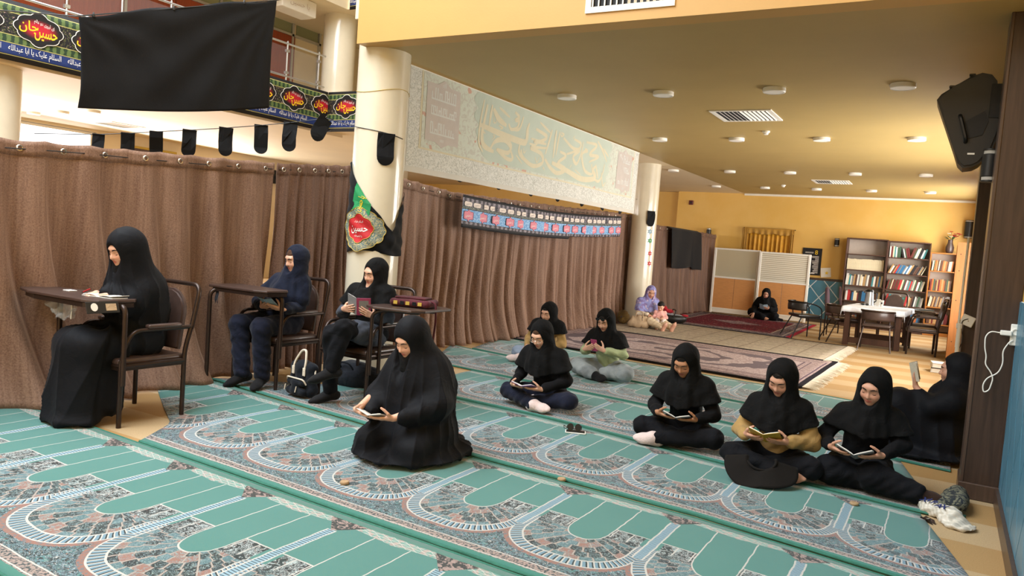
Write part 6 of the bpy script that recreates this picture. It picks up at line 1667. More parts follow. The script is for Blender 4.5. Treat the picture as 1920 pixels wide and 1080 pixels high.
# 2: seated woman in navy
def seated(hx=0., hz=.70, **k):
    J = dict(pelvis=(0, .06, .12), chest=(0, .04, .40), neck=(hx*.7, .03, .55), head=(hx, -.0, hz), shL=(-.15, .05, .485), shR=(.15, .05, .485), elL=(-.24, -.02, .27), elR=(.25, -.0, .27),
             hipL=(-.10, .02, .10), hipR=(.10, .02, .10), knL=(-.11, -.38, .10), knR=(.12, -.38, .10), anL=(-.1, -.33, -.36), anR=(.12, -.36, -.36), toeL=(-.1, -.47, -.43), toeR=(.12, -.5, -.43), fupL=(0, .2, 1), fupR=(0, .2, 1)); J.update(k); return J
SZ = .475
def on_chair(label, root, J, outfit, bk=None, **k):
    r0 = np.array((root[0], root[1], SZ), np.float32)
    if bk:
        lab, c, by, kw = bk; M = book_matrix(Vector(r0)+Vector(c), by, kw.get('right', (-1, 0, 0))); ph = kw.get('phi', .35)
        open_book(lab, M, kw.get('w', .105), kw.get('h', .15), ph, cover=kw.get('cover', 'cover_white'), cover2=kw.get('cover2'), picture=kw.get('picture'))
        for s in kw.get('hands', 'LR'): grip(J, M, s, kw.get('w', .105), kw.get('h', .15), ph, kw.get('along', -.2), rootm=r0)
    return person(label, tuple(float(q) for q in r0), J, outfit, **k)
J = seated(.19, .71, shL=(-.06, .05, .485), shR=(.235, .05, .485), chest=(.09, .04, .40), pelvis=(.04, .06, .12), knL=(-.10, -.36, .10), knR=(.18, -.36, .10), anL=(-.03, -.36, -.36), toeL=(-.08, -.49, -.435), anR=(.16, -.30, -.36), toeR=(.2, -.43, -.435)); J['look'] = (.30, -.22, .06)
o2 = on_chair('woman in navy uniform with brown hair showing, sitting in a desk chair', CH2, J, dict(trousers='navy_trousers', tunic='navy_cloth', scarf='navy_cloth', hair='hair_brown', hairz=.047, open_up=.06, socks='sock_black', cape_hem=.31, vee=-.15, hem_back=.1, leg=(.095, .085, .072), floor=-.45, arm=(.07, .062, .048), seed=7., skirt=[((-.08, -.02, .09), (-.1, -.28, .10), .105, .09), ((.1, -.02, .09), (.16, -.28, .10), .105, .09)]),
       ('small open book in the lap of the woman in navy', (.16, -.28, .30), (0., -.75, .6), dict(phi=.2, cover='cover_blue', w=.09)), skin='skin_light', seed=7.)
watch(o2, J, 'R', 'print_red')
# 3: seated woman with the pink book
J = seated(.08, .655, chest=(.03, .02, .38), neck=(.06, -.01, .52), shL=(-.13, .02, .47), shR=(.21, .03, .47), knL=(.05, -.46, .14), anL=(-.02, -.37, -.385), toeL=(-.1, -.50, -.448), knR=(.16, -.45, .20), anR=(.10, -.50, -.16), toeR=(.0, -.63, -.24), hipR=(.12, .02, .12)); J['look'] = (.32, -.2, .1)
on_chair('woman in grey coat and black headscarf with crossed legs holding pink book', CH3, J, dict(trousers='trousers_black', tunic='grey_coat', scarf='scarf_black', socks='sock_black', cape_hem=.30, vee=.3, hem_back=.2, leg=(.09, .075, .06), floor=-.45, arm=(.064, .058, .046), seed=8., open_up=.008, skirt=[((-.08, -.0, .09), (-.06, -.30, .12), .105, .09), ((.12, -.0, .10), (.17, -.28, .16), .11, .10)]),
       ('open pink and grey book read by the woman in the grey coat', (.13, -.27, .37), (0.22, -.35, .92), dict(phi=.42, cover='cover_pink', cover2='cover_grey', picture='cover_grey', w=.115, h=.165, along=-.3, right=(-1, -.30, .2))), skin='skin_light', seed=8.)
# 4: kneeling woman in chador
root4 = np.array((-3.03, 4.13, FZ), np.float32)
J = dict(pelvis=(0, .06, .22), chest=(0, -.02, .50), neck=(0, -.06, .65), head=(0.0, -.125, .79), look=(.52, -.16, .08), shL=(-.17, -.03, .62), shR=(.17, -.03, .62), elL=(-.24, -.14, .40), elR=(.25, -.12, .40), hipL=(-.1, .05, .2), hipR=(.1, .05, .2), knL=(-.15, -.3, .1), knR=(.15, -.3, .1), anL=(-.12, .16, .07), anR=(.12, .16, .07), toeL=(-.1, .28, .04), toeR=(.1, .28, .04))
M4 = book_matrix(Vector(root4)+Vector((-.045, -.415, .315)), (.25, -.9, .3)); open_book('small open white booklet held by the kneeling woman in chador', M4, .085, .125, .3, cover='cover_white', thick=.004)
for s in 'LR': grip(J, M4, s, .085, .125, .3, -.1, rootm=root4)
p4 = person('woman kneeling in a black chador reading a small booklet', tuple(float(q) for q in root4), J, dict(scarf='scarf_black', cape=False, seed=9., opening=(.058, .095, .080)), skin='skin_light', h=.0051, seed=9.)
R4 = rotm(*J['look']); hp = lambda q, c=np.asarray(J['head'], np.float32), R=R4: c+R @ np.array(q, np.float32)
P = [(ell(hp((0, .026, .03)), (.102, .120, .122), R4), .01), (cap(hp((0, .04, .01)), (0, .02, .46), .105, .225), .05), (cap((-.10, .0, .58), (.10, .0, .58), .10, .10), .08), (cap((0, .01, .48), (0, .02, .18), .22, .27), .10),
     (cap((-.12, -.02, .57), (-.22, -.13, .38), .10, .09), .08), (cap((.13, -.02, .56), (.235, -.08, .40), .11, .10), .08), (cap((-.22, -.13, .38), (-.17, -.29, .315), .085, .062), .05), (cap((.235, -.10, .38), (.13, -.29, .315), .09, .062), .05),
     (cap((-.13, -.02, .14), (-.16, -.26, .10), .16, .115), .08), (cap((.13, -.02, .14), (.16, -.26, .10), .16, .115), .08), (ell((0, -.05, .035), (.37, .39, .045)), .05), (ell((.02, .08, .05), (.33, .33, .08)), .06)]
sub = [(ell(hp((0, -.13, -.022)), (.068, .118, .104), R4), .015), (cap(hp((0, -.135, -.10)), (-.02, -.27, .50), .05, .03), .025), (cap((-.02, -.27, .50), (-.04, -.36, .38), .03, .018), .02)]
chador(p4, P, sub, 'chador_black', .0075, 1.3, (0, .02), .015, .74, nf=15)
# 1: chador wearer at the left desk
J = seated(.06, .765, look=(.35, .0, .0), chest=(.02, -.0, .44), neck=(.05, -.04, .60), head=(.06, -.10, .755), shL=(-.10, -.0, .52), shR=(.14, -.0, .52), elL=(-.10, -.10, .34), elR=(.13, -.10, .34), knL=(-.10, -.36, .10), knR=(.10, -.36, .10), anL=(-.08, -.33, -.36), anR=(.1, -.31, -.36), toeL=(-.08, -.42, -.43), toeR=(.1, -.40, -.43))
J.update(wrL=(-.05, -.22, .435), wrR=(.07, -.20, .435), handL=dict(d=(.5, -1, -.05), b=(0, .1, 1), s=-1, curl=.5, sc=.85), handR=dict(d=(-.5, -.8, -.05), b=(0, .1, 1), s=1, curl=.5, sc=.85))
root1 = (CH1[0], CH1[1]-.02, SZ)
p1 = person('woman in a long black chador writing at the left desk', root1, J, dict(scarf='scarf_black', cape=False, seed=10., opening=(.058, .095, .080)), skin='skin_light', seed=10., h=.0062)
R1 = rotm(*J['look']); hp = lambda q, c=np.asarray(J['head'], np.float32), R=R1: c+R @ np.array(q, np.float32)
P = [(ell(hp((0, .025, .03)), (.105, .125, .128), R1), .01), (cap(hp((0, .04, .0)), (.03, .0, .42), .11, .185), .06), (cap(hp((0, .06, .02)), (.03, .09, .30), .10, .17), .06), (cap((.03, .05, .44), (.02, .07, .12), .18, .20), .10), (cap((-.12, .0, .46), (-.12, -.14, .36), .08, .07), .06), (cap((.17, .0, .46), (.17, -.12, .36), .085, .08), .06),
     (cap((.16, -.10, .40), (.05, -.20, .45), .075, .05), .05), (cap((-.09, .02, .10), (-.09, -.36, .08), .13, .11), .08), (cap((.11, .02, .10), (.10, -.36, .08), .13, .11), .08), (cap((-.09, -.36, .08), (-.10, -.41, -.42), .115, .115), .08), (cap((.09, -.34, .08), (.09, -.38, -.42), .115, .12), .08), (cap((0, -.36, .05), (.0, -.41, -.42), .12, .12), .08), (cap((.12, -.20, .02), (.13, -.20, -.34), .09, .09), .08), (ell((.0, -.40, -.43), (.22, .15, .045)), .05)]
sub = [(ell(hp((0, -.135, -.02)), (.062, .12, .10), R1), .015), (cap(hp((0, -.14, -.10)), (0, -.26, .50), .04, .03), .03)]
chador(p1, P, sub, 'chador_black', .0085, 2.1, (.0, -.12), .019, .74, cut=lambda X_, Y_, Z_: (-SZ+.018-Z_)+0*X_+0*Y_, nf=11)
# 11: reclining reader against the pillar (faces -x)
J = dict(pelvis=(0, 0, .12), chest=(0, .075, .40), neck=(0, .085, .56), head=(0, .07, .715), look=(.10, .0, .0), shL=(-.16, .075, .50), shR=(.16, .075, .50), elL=(-.16, -.05, .34), elR=(.17, -.06, .42), wrL=(-.05, -.16, .30), wrR=(.10, -.19, .56), hipL=(-.09, -.03, .11), hipR=(.09, -.03, .11), knL=(-.11, -.31, .40), knR=(.12, -.30, .42), anL=(-.1, -.46, .08), anR=(.12, -.46, .08), toeL=(-.1, -.6, .04), toeR=(.12, -.6, .04))
J['handR'] = dict(d=(-.1, -.25, 1), b=(0, -1, -.2), s=-1, curl=.3); J['handL'] = dict(d=(.2, -1, 0), b=(0, 0, 1), s=1, curl=.4)
p11 = person('woman in black chador leaning against the pillar, reading a raised book', (.03, 7.02, FZ), J, dict(scarf='scarf_black', cape=False, seed=11., opening=(.075, .125, .105)), skin='skin_mid', seed=11., h=.006); p11.rotation_euler = (0, 0, -PI/2)
R_ = rotm(*J['look']); hp = lambda q, c=np.asarray(J['head'], np.float32), R=R_: c+R @ np.array(q, np.float32)
P = [(ell(hp((0, .035, .025)), (.103, .115, .125), R_), .01), (cap(hp((0, .055, .0)), (0, .09, .5), .10, .14), .07), (cap((-.16, .09, .48), (.16, .09, .48), .10, .10), .08), (cap((0, .08, .46), (0, .03, .14), .18, .20), .1), (cap((.17, .07, .48), (.18, -.05, .42), .095, .08), .05), (cap((.18, -.06, .42), (.11, -.155, .50), .078, .052), .03),
     (cap((-.1, 0, .14), (-.11, -.30, .38), .15, .11), .08), (cap((.1, 0, .14), (.12, -.29, .40), .15, .11), .08), (cap((-.11, -.30, .38), (-.1, -.44, .06), .11, .10), .08), (cap((.12, -.30, .4), (.12, -.44, .06), .11, .10), .08), (cap((0, -.1, .1), (0, -.35, .1), .18, .14), .1), (ell((0, -.1, .04), (.33, .42, .05)), .05)]
sub = [(ell(hp((0, -.135, -.018)), (.10, .135, .112), R_), .015)]
chador(p11, P, sub, 'chador_black', .010, 3.3, (0, 0), .012, .45, nf=11)
M11 = Matrix.Translation((.03, 7.02, FZ)) @ Matrix.Rotation(-PI/2, 4, 'Z') @ book_matrix((.07, -.235, .665), (0, -.25, .97)); open_book('open book raised in one hand by the woman against the pillar', M11, .10, .15, .55, cover='cover_cream')
# 12: mother with floral scarf
J = dict(pelvis=(0, .02, .12), chest=(0, -.0, .40), neck=(0, -.02, .545), head=(.02, -.05, .675), look=(.34, -.42, .05), shL=(-.165, .0, .49), shR=(.165, .0, .49), elL=(-.24, -.08, .27), elR=(.23, -.08, .28), wrL=(-.12, -.26, .26), wrR=(.13, -.28, .26), hipL=(-.1, 0, .11), hipR=(.1, 0, .11), knL=(-.15, -.38, .15), knR=(.12, -.40, .14), anL=(-.05, -.66, .06), anR=(.12, -.70, .07), toeL=(-.02, -.72, .16), toeR=(.15, -.76, .17), fupL=(0, .9, .4), fupR=(0, .9, .4))
J['handL'] = dict(d=(.5, -1, -.5), b=(0, -.3, 1), s=1, curl=.5); J['handR'] = dict(d=(-.2, -1, .1), b=(.6, -.2, .6), s=-1, curl=.5)
p12 = person('mother in a lilac floral scarf sitting against the far column', (-5.02, 14.12, .03), J, dict(trousers='cream_trousers', tunic='cream_cloth', scarf='floral_scarf', cape_hem=.30, vee=.1, hem_back=.2, seed=12., hscarf=.009, open_up=.012), skin='skin_mid', seed=12., h=.0075, hc=.011); p12.rotation_euler = (0, 0, math.radians(52))
# 13: toddler
k = .60
J = dict(pelvis=(0, 0, .18), chest=(0, -.0, .30), neck=(0, -.005, .375), head=(0, -.02, .46), look=(.5, -.3, .0), hs=.80, shL=(-.085, 0, .345), shR=(.085, 0, .345), elL=(-.12, -.05, .25), elR=(.12, -.05, .25), wrL=(-.05, -.12, .25), wrR=(.05, -.12, .25), hipL=(-.05, 0, .18), hipR=(.05, 0, .18), knL=(-.06, -.14, .2), knR=(.07, -.14, .2), anL=(-.06, -.16, .07), anR=(.07, -.16, .07), toeL=(-.06, -.23, .045), toeR=(.07, -.23, .045))
J['handL'] = dict(d=(.5, -1, 0), b=(-.3, -.2, 1), s=1, curl=.5); J['handR'] = dict(d=(-.5, -1, 0), b=(.3, -.2, 1), s=-1, curl=.5)
p13 = person('dark haired toddler in pink sitting on the mother\'s legs', (-4.72, 14.02, .0), J, dict(trousers='pink_print', tunic='pink_top', arm=(.05, .045, .04), leg=(.075, .068, .06)), skin='skin_light', sc=k, seed=13., h=.0065, hc=.008); p13.rotation_euler = (0, 0, math.radians(22))
Rt = rotm(*J['look']); ht = np.asarray(J['head'], np.float32)
sculpt('hair', [(ell(ht+Rt @ (np.array((0, .016, .028))*.8), np.array((.083, .102, .1))*.8, Rt), .01)], .007, 'hair_black', p13, cut=lambda X_, Y_, Z_: hairline(X_, Y_, Z_, ht, Rt, .8, .048))
# 14: woman in black by the partition
J = cross_legged(.26, -.2, .65, .0, -.1, 'L', (.02, -.3, .14, -.33)); J['look'] = (.38, .1, .0); J.update(knL=(-.30, -.12, .16), wrL=(-.22, -.30, .16), elL=(-.25, -.05, .3), handL=dict(d=(-.1, -.5, -1), b=(0, -1, .3), s=1, curl=.2))
r14 = np.array((-3.87, 19.45, .02), np.float32); M14 = book_matrix(Vector(r14)+Vector((.0, -.3, .32)), (0, -.5, .8)); open_book('small open pale blue book held by the woman near the partition', M14, .10, .14, .35, cover='cover_blue'); grip(J, M14, 'R', .10, .14, .35, -.2, rootm=r14)
p14 = person('woman in black chador sitting on the red rug against the partition', tuple(float(q) for q in r14), J, dict(scarf='scarf_black', cape_hem=.33, vee=.1, tunic='tunic_black', trousers='trousers_black', arm=(.075, .072, .06), leg=(.11, .10, .085), body=1.15, seed=14., hscarf=.011, skirt=[((-.1, 0, .1), (.25, -.05, .05), .16, .06), ((.1, .0, .05), (.42, -.02, .03), .09, .03)]), skin='skin_mid', seed=14., h=.008, hc=.012)
# ------------------------------------------------------------------ small things
def tube_part(name, pts, r, m_, t, n=8, closed=False): return link(name, tubem(pts, r, n, closed=closed), m_, t, smooth=50)
m_fabric('canvas_black', '#14181f', bsc=30, bump=.2); mat('strap_cream', '#d8cbb8', .7, var=.06); m_fabric('embroidery', '#4a1f26', var=.4, bsc=60, bump=.3); m_fabric('dark_bag', '#23262d', bsc=14); m_fabric('tan_leather', '#b39a7c', bsc=20, bump=.3, rough=.5)
# backpack standing on the rug between the chairs
def backpack():
    t = thing('backpack', 'black backpack with cream straps standing between two desk chairs', 'bag', (-4.80, 4.86, .015), math.radians(-8))
    P = [(cap((-.10, 0, .06), (.10, 0, .06), .055, .055), .03), (cap((-.10, 0, .25), (.10, .0, .25), .05, .05), .03), (cap((-.105, 0, .06), (-.105, 0, .25), .055, .05), .03), (cap((.105, 0, .06), (.105, 0, .25), .055, .05), .03), (cap((0, 0, .08), (0, 0, .24), .075, .07), .04)]
    sculpt('body', P, .008, 'canvas_black', t, cut=lambda X, Y, Z: (.004-Z)+0*X+0*Y, disp=lambda V, N: wrinkle(V, N, .003, 30, 2.))
    sculpt('front_pocket', [(cap((-.09, -.075, .05), (.09, -.075, .05), .035, .035), .02), (cap((-.09, -.075, .13), (.09, -.075, .13), .03, .03), .02), (cap((0, -.075, .06), (0, -.075, .12), .045, .04), .03)], .008, 'canvas_black', t, cut=lambda X, Y, Z: (.004-Z)+0*X+0*Y)
    bm = bmesh.new()
    link('pocket_trim', tubem(rnd_path([(-.125, -.07, .12), (-.115, -.095, .165), (.115, -.095, .165), (.125, -.07, .12)], .03), .007, 6), 'strap_cream', t, smooth=50)
    link('handle', tubem(rnd_path([(-.075, -.06, .235), (-.075, -.045, .30), (-.02, -.02, .40), (.04, -.02, .41), (.075, -.045, .31), (.075, -.06, .235)], .05, 6), .0105, 6), 'strap_cream', t, smooth=50)
    for s in (-1, 1): link('handle_tab', boxm((s*.075-.018, -.066, .19), (s*.075+.018, -.058, .26), .003), 'strap_cream', t)
    link('label_patch', boxm((-.025, -.064, .2), (.02, -.058, .24), .002), 'tan_leather', t)
    for x in (-.10, .05):
        link('zip_pull', tubem([(x, -.115, .10), (x-.005, -.122, .05)], .005, 6), 'strap_cream', t)
    link('side_strap', tubem(rnd_path([(.15, .0, .25), (.165, -.01, .2), (.16, -.01, .17)], .01), .008, 6), 'strap_cream', t); link('side_ring', tubem([(.162, -.01+.012*math.cos(a), .16+.012*math.sin(a)) for a in np.linspace(0, 2*PI, 11)[:-1]], .002, 4, closed=True), 'ring_metal', t)
backpack()
# embroidered purse on the raised board
t = thing('purse', 'dark red embroidered purse lying on the raised desk board', 'bag', (-3.93, 5.22, .878), .25)
sculpt('body', [(cap((-.15, -.09, .035), (.15, -.09, .035), .032, .032), .01), (cap((-.15, .09, .035), (.15, .09, .035), .032, .032), .01), (cap((-.15, -.09, .035), (-.15, .09, .035), .032, .032), .01), (cap((.15, -.09, .035), (.15, .09, .035), .032, .032), .01), (ell((0, 0, .038), (.17, .11, .036)), .02)], .007, 'embroidery', t)
link('flap', boxm((-.15, -.08, .068), (.13, .09, .084), .008, 2), 'embroidery', t)
for i, (x, m_) in enumerate(((-.12, 'print_gold'), (-.06, 'black_cloth'), (-.01, 'print_gold'), (.05, 'black_cloth'), (.10, 'print_gold'))): link('woven_patch', boxm((x-.018, -.1245, .02), (x+.018, -.1215, .05), .001), m_, t)
tube_part('strap', rnd_path([(.15, -.04, .06), (.215, -.05, .05), (.225, -.05, -.1), (.20, -.04, -.36), (.19, .0, -.5)], .05), .009, 'embroidery', t, 6)
# dark bags beneath the chair by the column
t = thing('duffel_bag', 'dark grey soft bag on the floor beneath the chair by the column', 'bag', (-4.82, 5.52, 0)); sculpt('body', [(cap((-.16, 0, .11), (.18, .05, .11), .105, .11), .03), (ell((.0, 0, .12), (.2, .13, .14)), .05)], .012, 'dark_bag', t, cut=lambda X, Y, Z: (.004-Z)+0*X+0*Y, disp=lambda V, N: wrinkle(V, N, .006, 22, 1.)); tube_part('handle', rnd_path([(-.08, -.09, .18), (-.06, -.13, .25), (.06, -.13, .25), (.08, -.09, .18)], .04), .009, 'canvas_black', t)
t = thing('duffel_bag', 'second dark soft bag behind the seated woman in the grey coat', 'bag', (-4.30, 5.62, 0)); sculpt('body', [(ell((0, 0, .12), (.19, .14, .13)), .05), (cap((-.1, 0, .08), (.1, 0, .08), .09, .08), .03)], .012, 'dark_bag', t, cut=lambda X, Y, Z: (.004-Z)+0*X+0*Y, disp=lambda V, N: wrinkle(V, N, .006, 22, 4.)); tube_part('handle', rnd_path([(-.06, -.08, .2), (-.05, -.1, .27), (.05, -.1, .27), (.06, -.08, .2)], .04), .009, 'canvas_black', t)
# desk one: notebook, wallet, pouch, pen
BZ = .897
t = thing('open_book', 'open notebook lying on the left desk', 'book', (-5.12, 3.25, BZ), .12)
link('cover', boxm((-.15, -.10, 0), (.15, .10, .004), .001), 'cover_white', t)
for s in (-1, 1):
    me = gridmesh('pages', lambda S, T: (s*S*.145, (T-.5)*.19, .006+.014*np.sin(np.minimum(S*2.6, 2.4))*(1-.3*S)+(.03*np.clip(S-.8, 0, 1) if s > 0 else 0)), 10, 2); thicken(link('pages', me, 'printed_page', t), .004, -1. if s > 0 else 1.)
t = thing('id_wallet', 'black card wallet hanging over the edge of the left desk', 'wallet', (-4.902, 3.06, .885), PI/2); M_ = Matrix.Rotation(-.35, 4, 'X')
link('case', boxm((-.115, -.004, -.075), (.115, .002, .005), .002, M=M_), 'black_plastic', t); link('card', boxm((.02, -.006, -.06), (.095, -.004, -.012), .001, M=M_), 'tan_leather', t); link('emblem', prismm([(.024*math.cos(a)-.06, .028*math.sin(a)-.033) for a in np.linspace(0, 2*PI, 15)[:-1]], .002, M_ @ frame((0, -.004, 0), (1, 0, 0), (0, 0, 1))), 'print_white', t)
m_ = glassmat('clear_film', '#cfd3d6', .15, .22)
t = thing('plastic_pouch', 'clear crumpled plastic bag hanging under the left desk board', 'bag', (-5.36, 3.06, .845))
me = gridmesh('film', lambda S, T: ((S-.5)*.42*(1-.25*T), .012*np.sin(S*21+T*9)+.015*np.sin(S*8-T*5), -T*(.075+.05*np.sin(S*PI)+.012*np.sin(S*25))), 40, 10); thicken(link('film', me, 'clear_film', t), .002)
tube_part('tie', [(.13, -.01, .01), (.14, -.015, -.04), (.132, -.014, -.11)], .004, 'white_plastic', t, 5)
t = thing('pen', 'red pen standing out behind the notebook', 'pen', (-5.42, 3.24, BZ)); tube_part('barrel', [(0, 0, .004), (.05, .02, .03)], .005, 'print_red', t, 6); link('tip', tubem([(-.012, -.005, .002), (0, 0, .004)], [.001, .005], 6), 'black_plastic', t)
t = thing('eraser', 'small white note on the left desk board', 'paper', (-5.55, 3.22, BZ)); link('sheet', boxm((-.04, -.03, 0), (.04, .03, .006), .001), 'paper', t)
t = thing('torn_strip', 'dark torn strip hanging under the second desk board', 'strip', (-5.66, 4.60, .88)); link('strip', gridmesh('strip', lambda S, T: ((S-.5)*.04, .006*np.sin(T*6), -T*(.12+.02*np.sin(S*9))), 6, 8), 'dark_bag', t); link('knot', lathem([(.004, 0), (.012, -.008), (.004, -.018)], 8), 'dark_bag', t)
# phone with sunglasses and prayer stones on the carpet
t = thing('smartphone', 'smartphone in a white case lying on the carpet', 'phone', (-2.46, 5.49, .018), .42); link('case', boxm((-.082, -.045, 0), (.082, .045, .009), .004, 2), 'white_plastic', t); link('screen', boxm((-.074, -.039, .009), (.074, .039, .0096)), 'black_plastic', t)
t = thing('sunglasses', 'folded black sunglasses standing on the phone on the carpet', 'sunglasses', (-2.475, 5.495, .028), .42)
for s in (-1, 1):
    link('lens', prismm([(s*.03+.026*math.cos(a), .03+.03*math.sin(a)) for a in np.linspace(0, 2*PI, 17)[:-1]], .004, frame((0, -.01, 0), (1, 0, 0), (0, .2, 1))), 'black_plastic', t)
    tube_part('temple', [(s*.055, -.008, .045), (s*.06, .03, .01), (s*.02-.06, .035, .006), (-.085*s if s > 0 else -.085, .03, .03)], .003, 'black_plastic', t, 5)
tube_part('bridge', [(-.008, -.012, .038), (0, -.013, .042), (.008, -.012, .038)], .002, 'black_plastic', t, 5)
mat('clay', '#a58a68', .8, var=.12, scale=60)
for i, (x, y) in enumerate(((-2.94, 3.35), (-.385, 5.17), (-2.0, 4.31))):
    o = link('prayer_stone', lathem([(.001, .0), (.024, .0), (.027, .004), (.027, .012), (.024, .016), (.001, .0165)], 22, caps=False), 'clay', None, (x, y, .016), smooth=40); tag(o, ['round clay prayer stone in front of the kneeling woman', 'round clay prayer stone near the bottom right corner of rug', 'round clay prayer stone behind the kneeling woman on rug'][i], 'prayer stone', 'clay prayer stones')
# black sun visor leaning on the shin of the woman in khaki
m_fabric('hat_cloth', '#14110f', sheen=.02, bump=.1)
t = thing('sun_hat', 'black wide brimmed sun hat resting against the legs of the khaki reader', 'hat', (-.96, 5.17, .03), .25)
def brim(S, T):
    q = (S-.5)*PI*1.15; r = .085+T*.135; x = r*np.sin(q)*1.08; f = r*np.cos(q)
    return x, -f*.72+.05, .135-.62*np.clip(f, -1, 1)-.05*T*np.abs(np.sin(q))+.012*np.sin(q*3)
o = link('brim', gridmesh('brim', brim, 30, 8), 'hat_cloth', t); thicken(o, .005)
link('band', tubem([(.085*math.sin(q)*1.08, -.085*math.cos(q)*.72+.052, .137-.62*.085*math.cos(q)) for q in np.linspace(-PI*.58, PI*.58, 20)], .009, 6), 'hat_cloth', t, smooth=True)
# rumpled end of the carpet against the pillar
t = thing('carpet_roll', 'rumpled dark end of a carpet folded up against the pillar', 'carpet', (.15, 5.62, 0)); m, nt, b_ = newmat('rug_back'); n_ = nt.noise(nt.obj(), 22, 3, .6, 1.5); nt.put(b_.inputs['Base Color'], nt.mix(nt.ss(.45, .55, n_), lin('#20262b'), lin('#6b6a58'))); b_.inputs['Roughness'].default_value = .95
sculpt('fold', [(cap((-.06, -.16, .04), (-.01, .1, .05), .05, .05), .03), (cap((.02, -.12, .06), (.03, .14, .06), .055, .06), .03)], .009, 'rug_back', t, cut=lambda X, Y, Z: (.003-Z)+0*X+0*Y, disp=lambda V, N: wrinkle(V, N, .007, 30, 5.)); link('selvedge', tubem([(-.095, -.21, .012), (-.05, -.225, .012), (.02, -.19, .012), (.07, -.16, .012)], .008, 6), 'rug_binding', t, smooth=True)
# printed plastic bag and hair clip by the pillar
mat('thin_plastic', '#c9c3b6', .4, var=.05, scale=12, bump=.4, bscale=40)
t = thing('plastic_bag', 'crumpled white plastic bag with blue lettering by the pillar', 'bag', (.10, 5.31, 0), -.75)
_, Vb = sculpt('film', [(cap((-.11, 0, .035), (.05, 0, .035), .045, .05), .03), (ell((.12, -.01, .018), (.10, .09, .018)), .04), (ell((.02, .02, .04), (.09, .06, .045)), .03), (ell((-.13, .01, .04), (.05, .05, .045)), .02)], .006, 'thin_plastic', t, cut=lambda X, Y, Z: (.003-Z)+0*X+0*Y, disp=lambda V, N: wrinkle(wrinkle(V, N, .008, 42, 2.), N, .004, 95, 1.))
mat('ink_blue', '#1d2a5c', .6)
for i, ch in enumerate('XIPAX'):
    x, y = -.125+i*.036, -.022; z = float(Vb[(np.abs(Vb[:, 0]-x) < .012) & (np.abs(Vb[:, 1]-y) < .012), 2].max())
    link('lettering', textmesh('lettering', ch, .06, arabic=False, bold=.002), 'ink_blue', t, (x, y, z+.004), (.35, 0, .1*(i % 2)))
t = thing('hair_clip', 'brown hair clip on the floor by the carpet corner', 'hair clip', (.02, 5.20, 0), -.7)
for s in (-1, 1): link('jaw', prismm([(-.05, 0), (.05, 0), (.03, .022), (-.03, .026)], .004, frame((0, s*.01, .001), (1, 0, 0), (0, s*.5, 1))), 'brown_metal', t)
link('spring', tubem([(0, -.012, .02), (0, .012, .02)], .004, 6), 'ring_metal', t)
# mother's handbag, wicker ball basket, child seat
t = thing('handbag', 'soft taupe handbag beside the mother', 'bag', (-5.02, 13.72, .034), .35)
sculpt('body', [(cap((-.13, 0, .08), (.13, 0, .08), .085, .085), .03), (cap((-.11, 0, .19), (.11, 0, .19), .04, .04), .05), (cap((0, 0, .1), (0, 0, .2), .09, .05), .05)], .011, 'tan_leather', t, cut=lambda X, Y, Z: (.004-Z)+0*X+0*Y, disp=lambda V, N: wrinkle(V, N, .007, 20, 1.))
tube_part('handle', rnd_path([(-.07, -.05, .2), (-.06, -.05, .32), (.06, -.05, .32), (.07, -.05, .2)], .06), .009, 'tan_leather', t); tube_part('seam', [(.05, -.088, .02), (.06, -.08, .12), (.055, -.05, .21)], .004, 'brown_vinyl', t, 5)
m_fabric('leopard', '#7a6238', var=.5, bsc=30); t = thing('cushion', 'round brown patterned cushion at the foot of the far column', 'cushion', (-5.50, 14.12, .034)); sculpt('cover', [(ell((0, 0, .13), (.13, .1, .135)), .02)], .012, 'leopard', t, cut=lambda X, Y, Z: (.004-Z)+0*X+0*Y, disp=lambda V, N: wrinkle(V, N, .006, 30, 3.)); link('button', lathem([(.02, 0), (.012, .008)], 12), 'brown_vinyl', t, (0, -.102, .14), (PI/2, 0, 0))
m_fabric('seat_red', '#a3202c', bsc=20); m_fabric('seat_grey', '#8a8c90', bsc=20)
t = thing('child_seat', 'black and grey child car seat with red padding beside the mother', 'child seat', (-4.93, 15.55, .03), .5)
sculpt('shell', [(ell((0, 0, .10), (.27, .19, .12)), .03), (cap((-.2, 0, .12), (-.30, 0, .26), .12, .08), .05)], .013, 'black_plastic', t, subs=[(ell((.02, 0, .25), (.26, .15, .14)), .03)], cut=lambda X, Y, Z: (.004-Z)+0*X+0*Y)
sculpt('grey_padding', [(ell((.02, 0, .13), (.22, .135, .06)), .03), (cap((-.14, 0, .18), (-.24, 0, .26), .09, .06), .05)], .011, 'seat_grey', t); sculpt('red_padding', [(cap((-.22, -.07, .30), (-.22, .07, .30), .055, .055), .03), (ell((-.12, 0, .24), (.10, .11, .05)), .04), (ell((.22, 0, .17), (.08, .09, .03)), .02)], .011, 'seat_red', t)
tube_part('carry_bar', rnd_path([(-.05, -.19, .14), (.0, -.2, .28), (.0, .2, .28), (-.05, .19, .14)], .08, 6), .012, 'black_plastic', t)
# white book boxes near the reclining reader
for i, z in enumerate((.0, .075)):
    t = thing('boxed_book', ['large white book lying under another near the cabinet', 'large white book lying on top of another near the cabinet'][i], 'book', (.01, 13.2, z), .1*i); link('pages', boxm((-.13, -.16, .008), (.125, .16, .06)), 'paper', t); 
    for z0 in (0, .062): link('cover', boxm((-.135, -.165, z0), (.135, .165, z0+.008), .002), 'cover_black' if i == 0 and z0 > 0 else 'cover_white', t)
    link('spine', boxm((-.139, -.165, 0), (-.134, .165, .07)), 'cover_white', t)
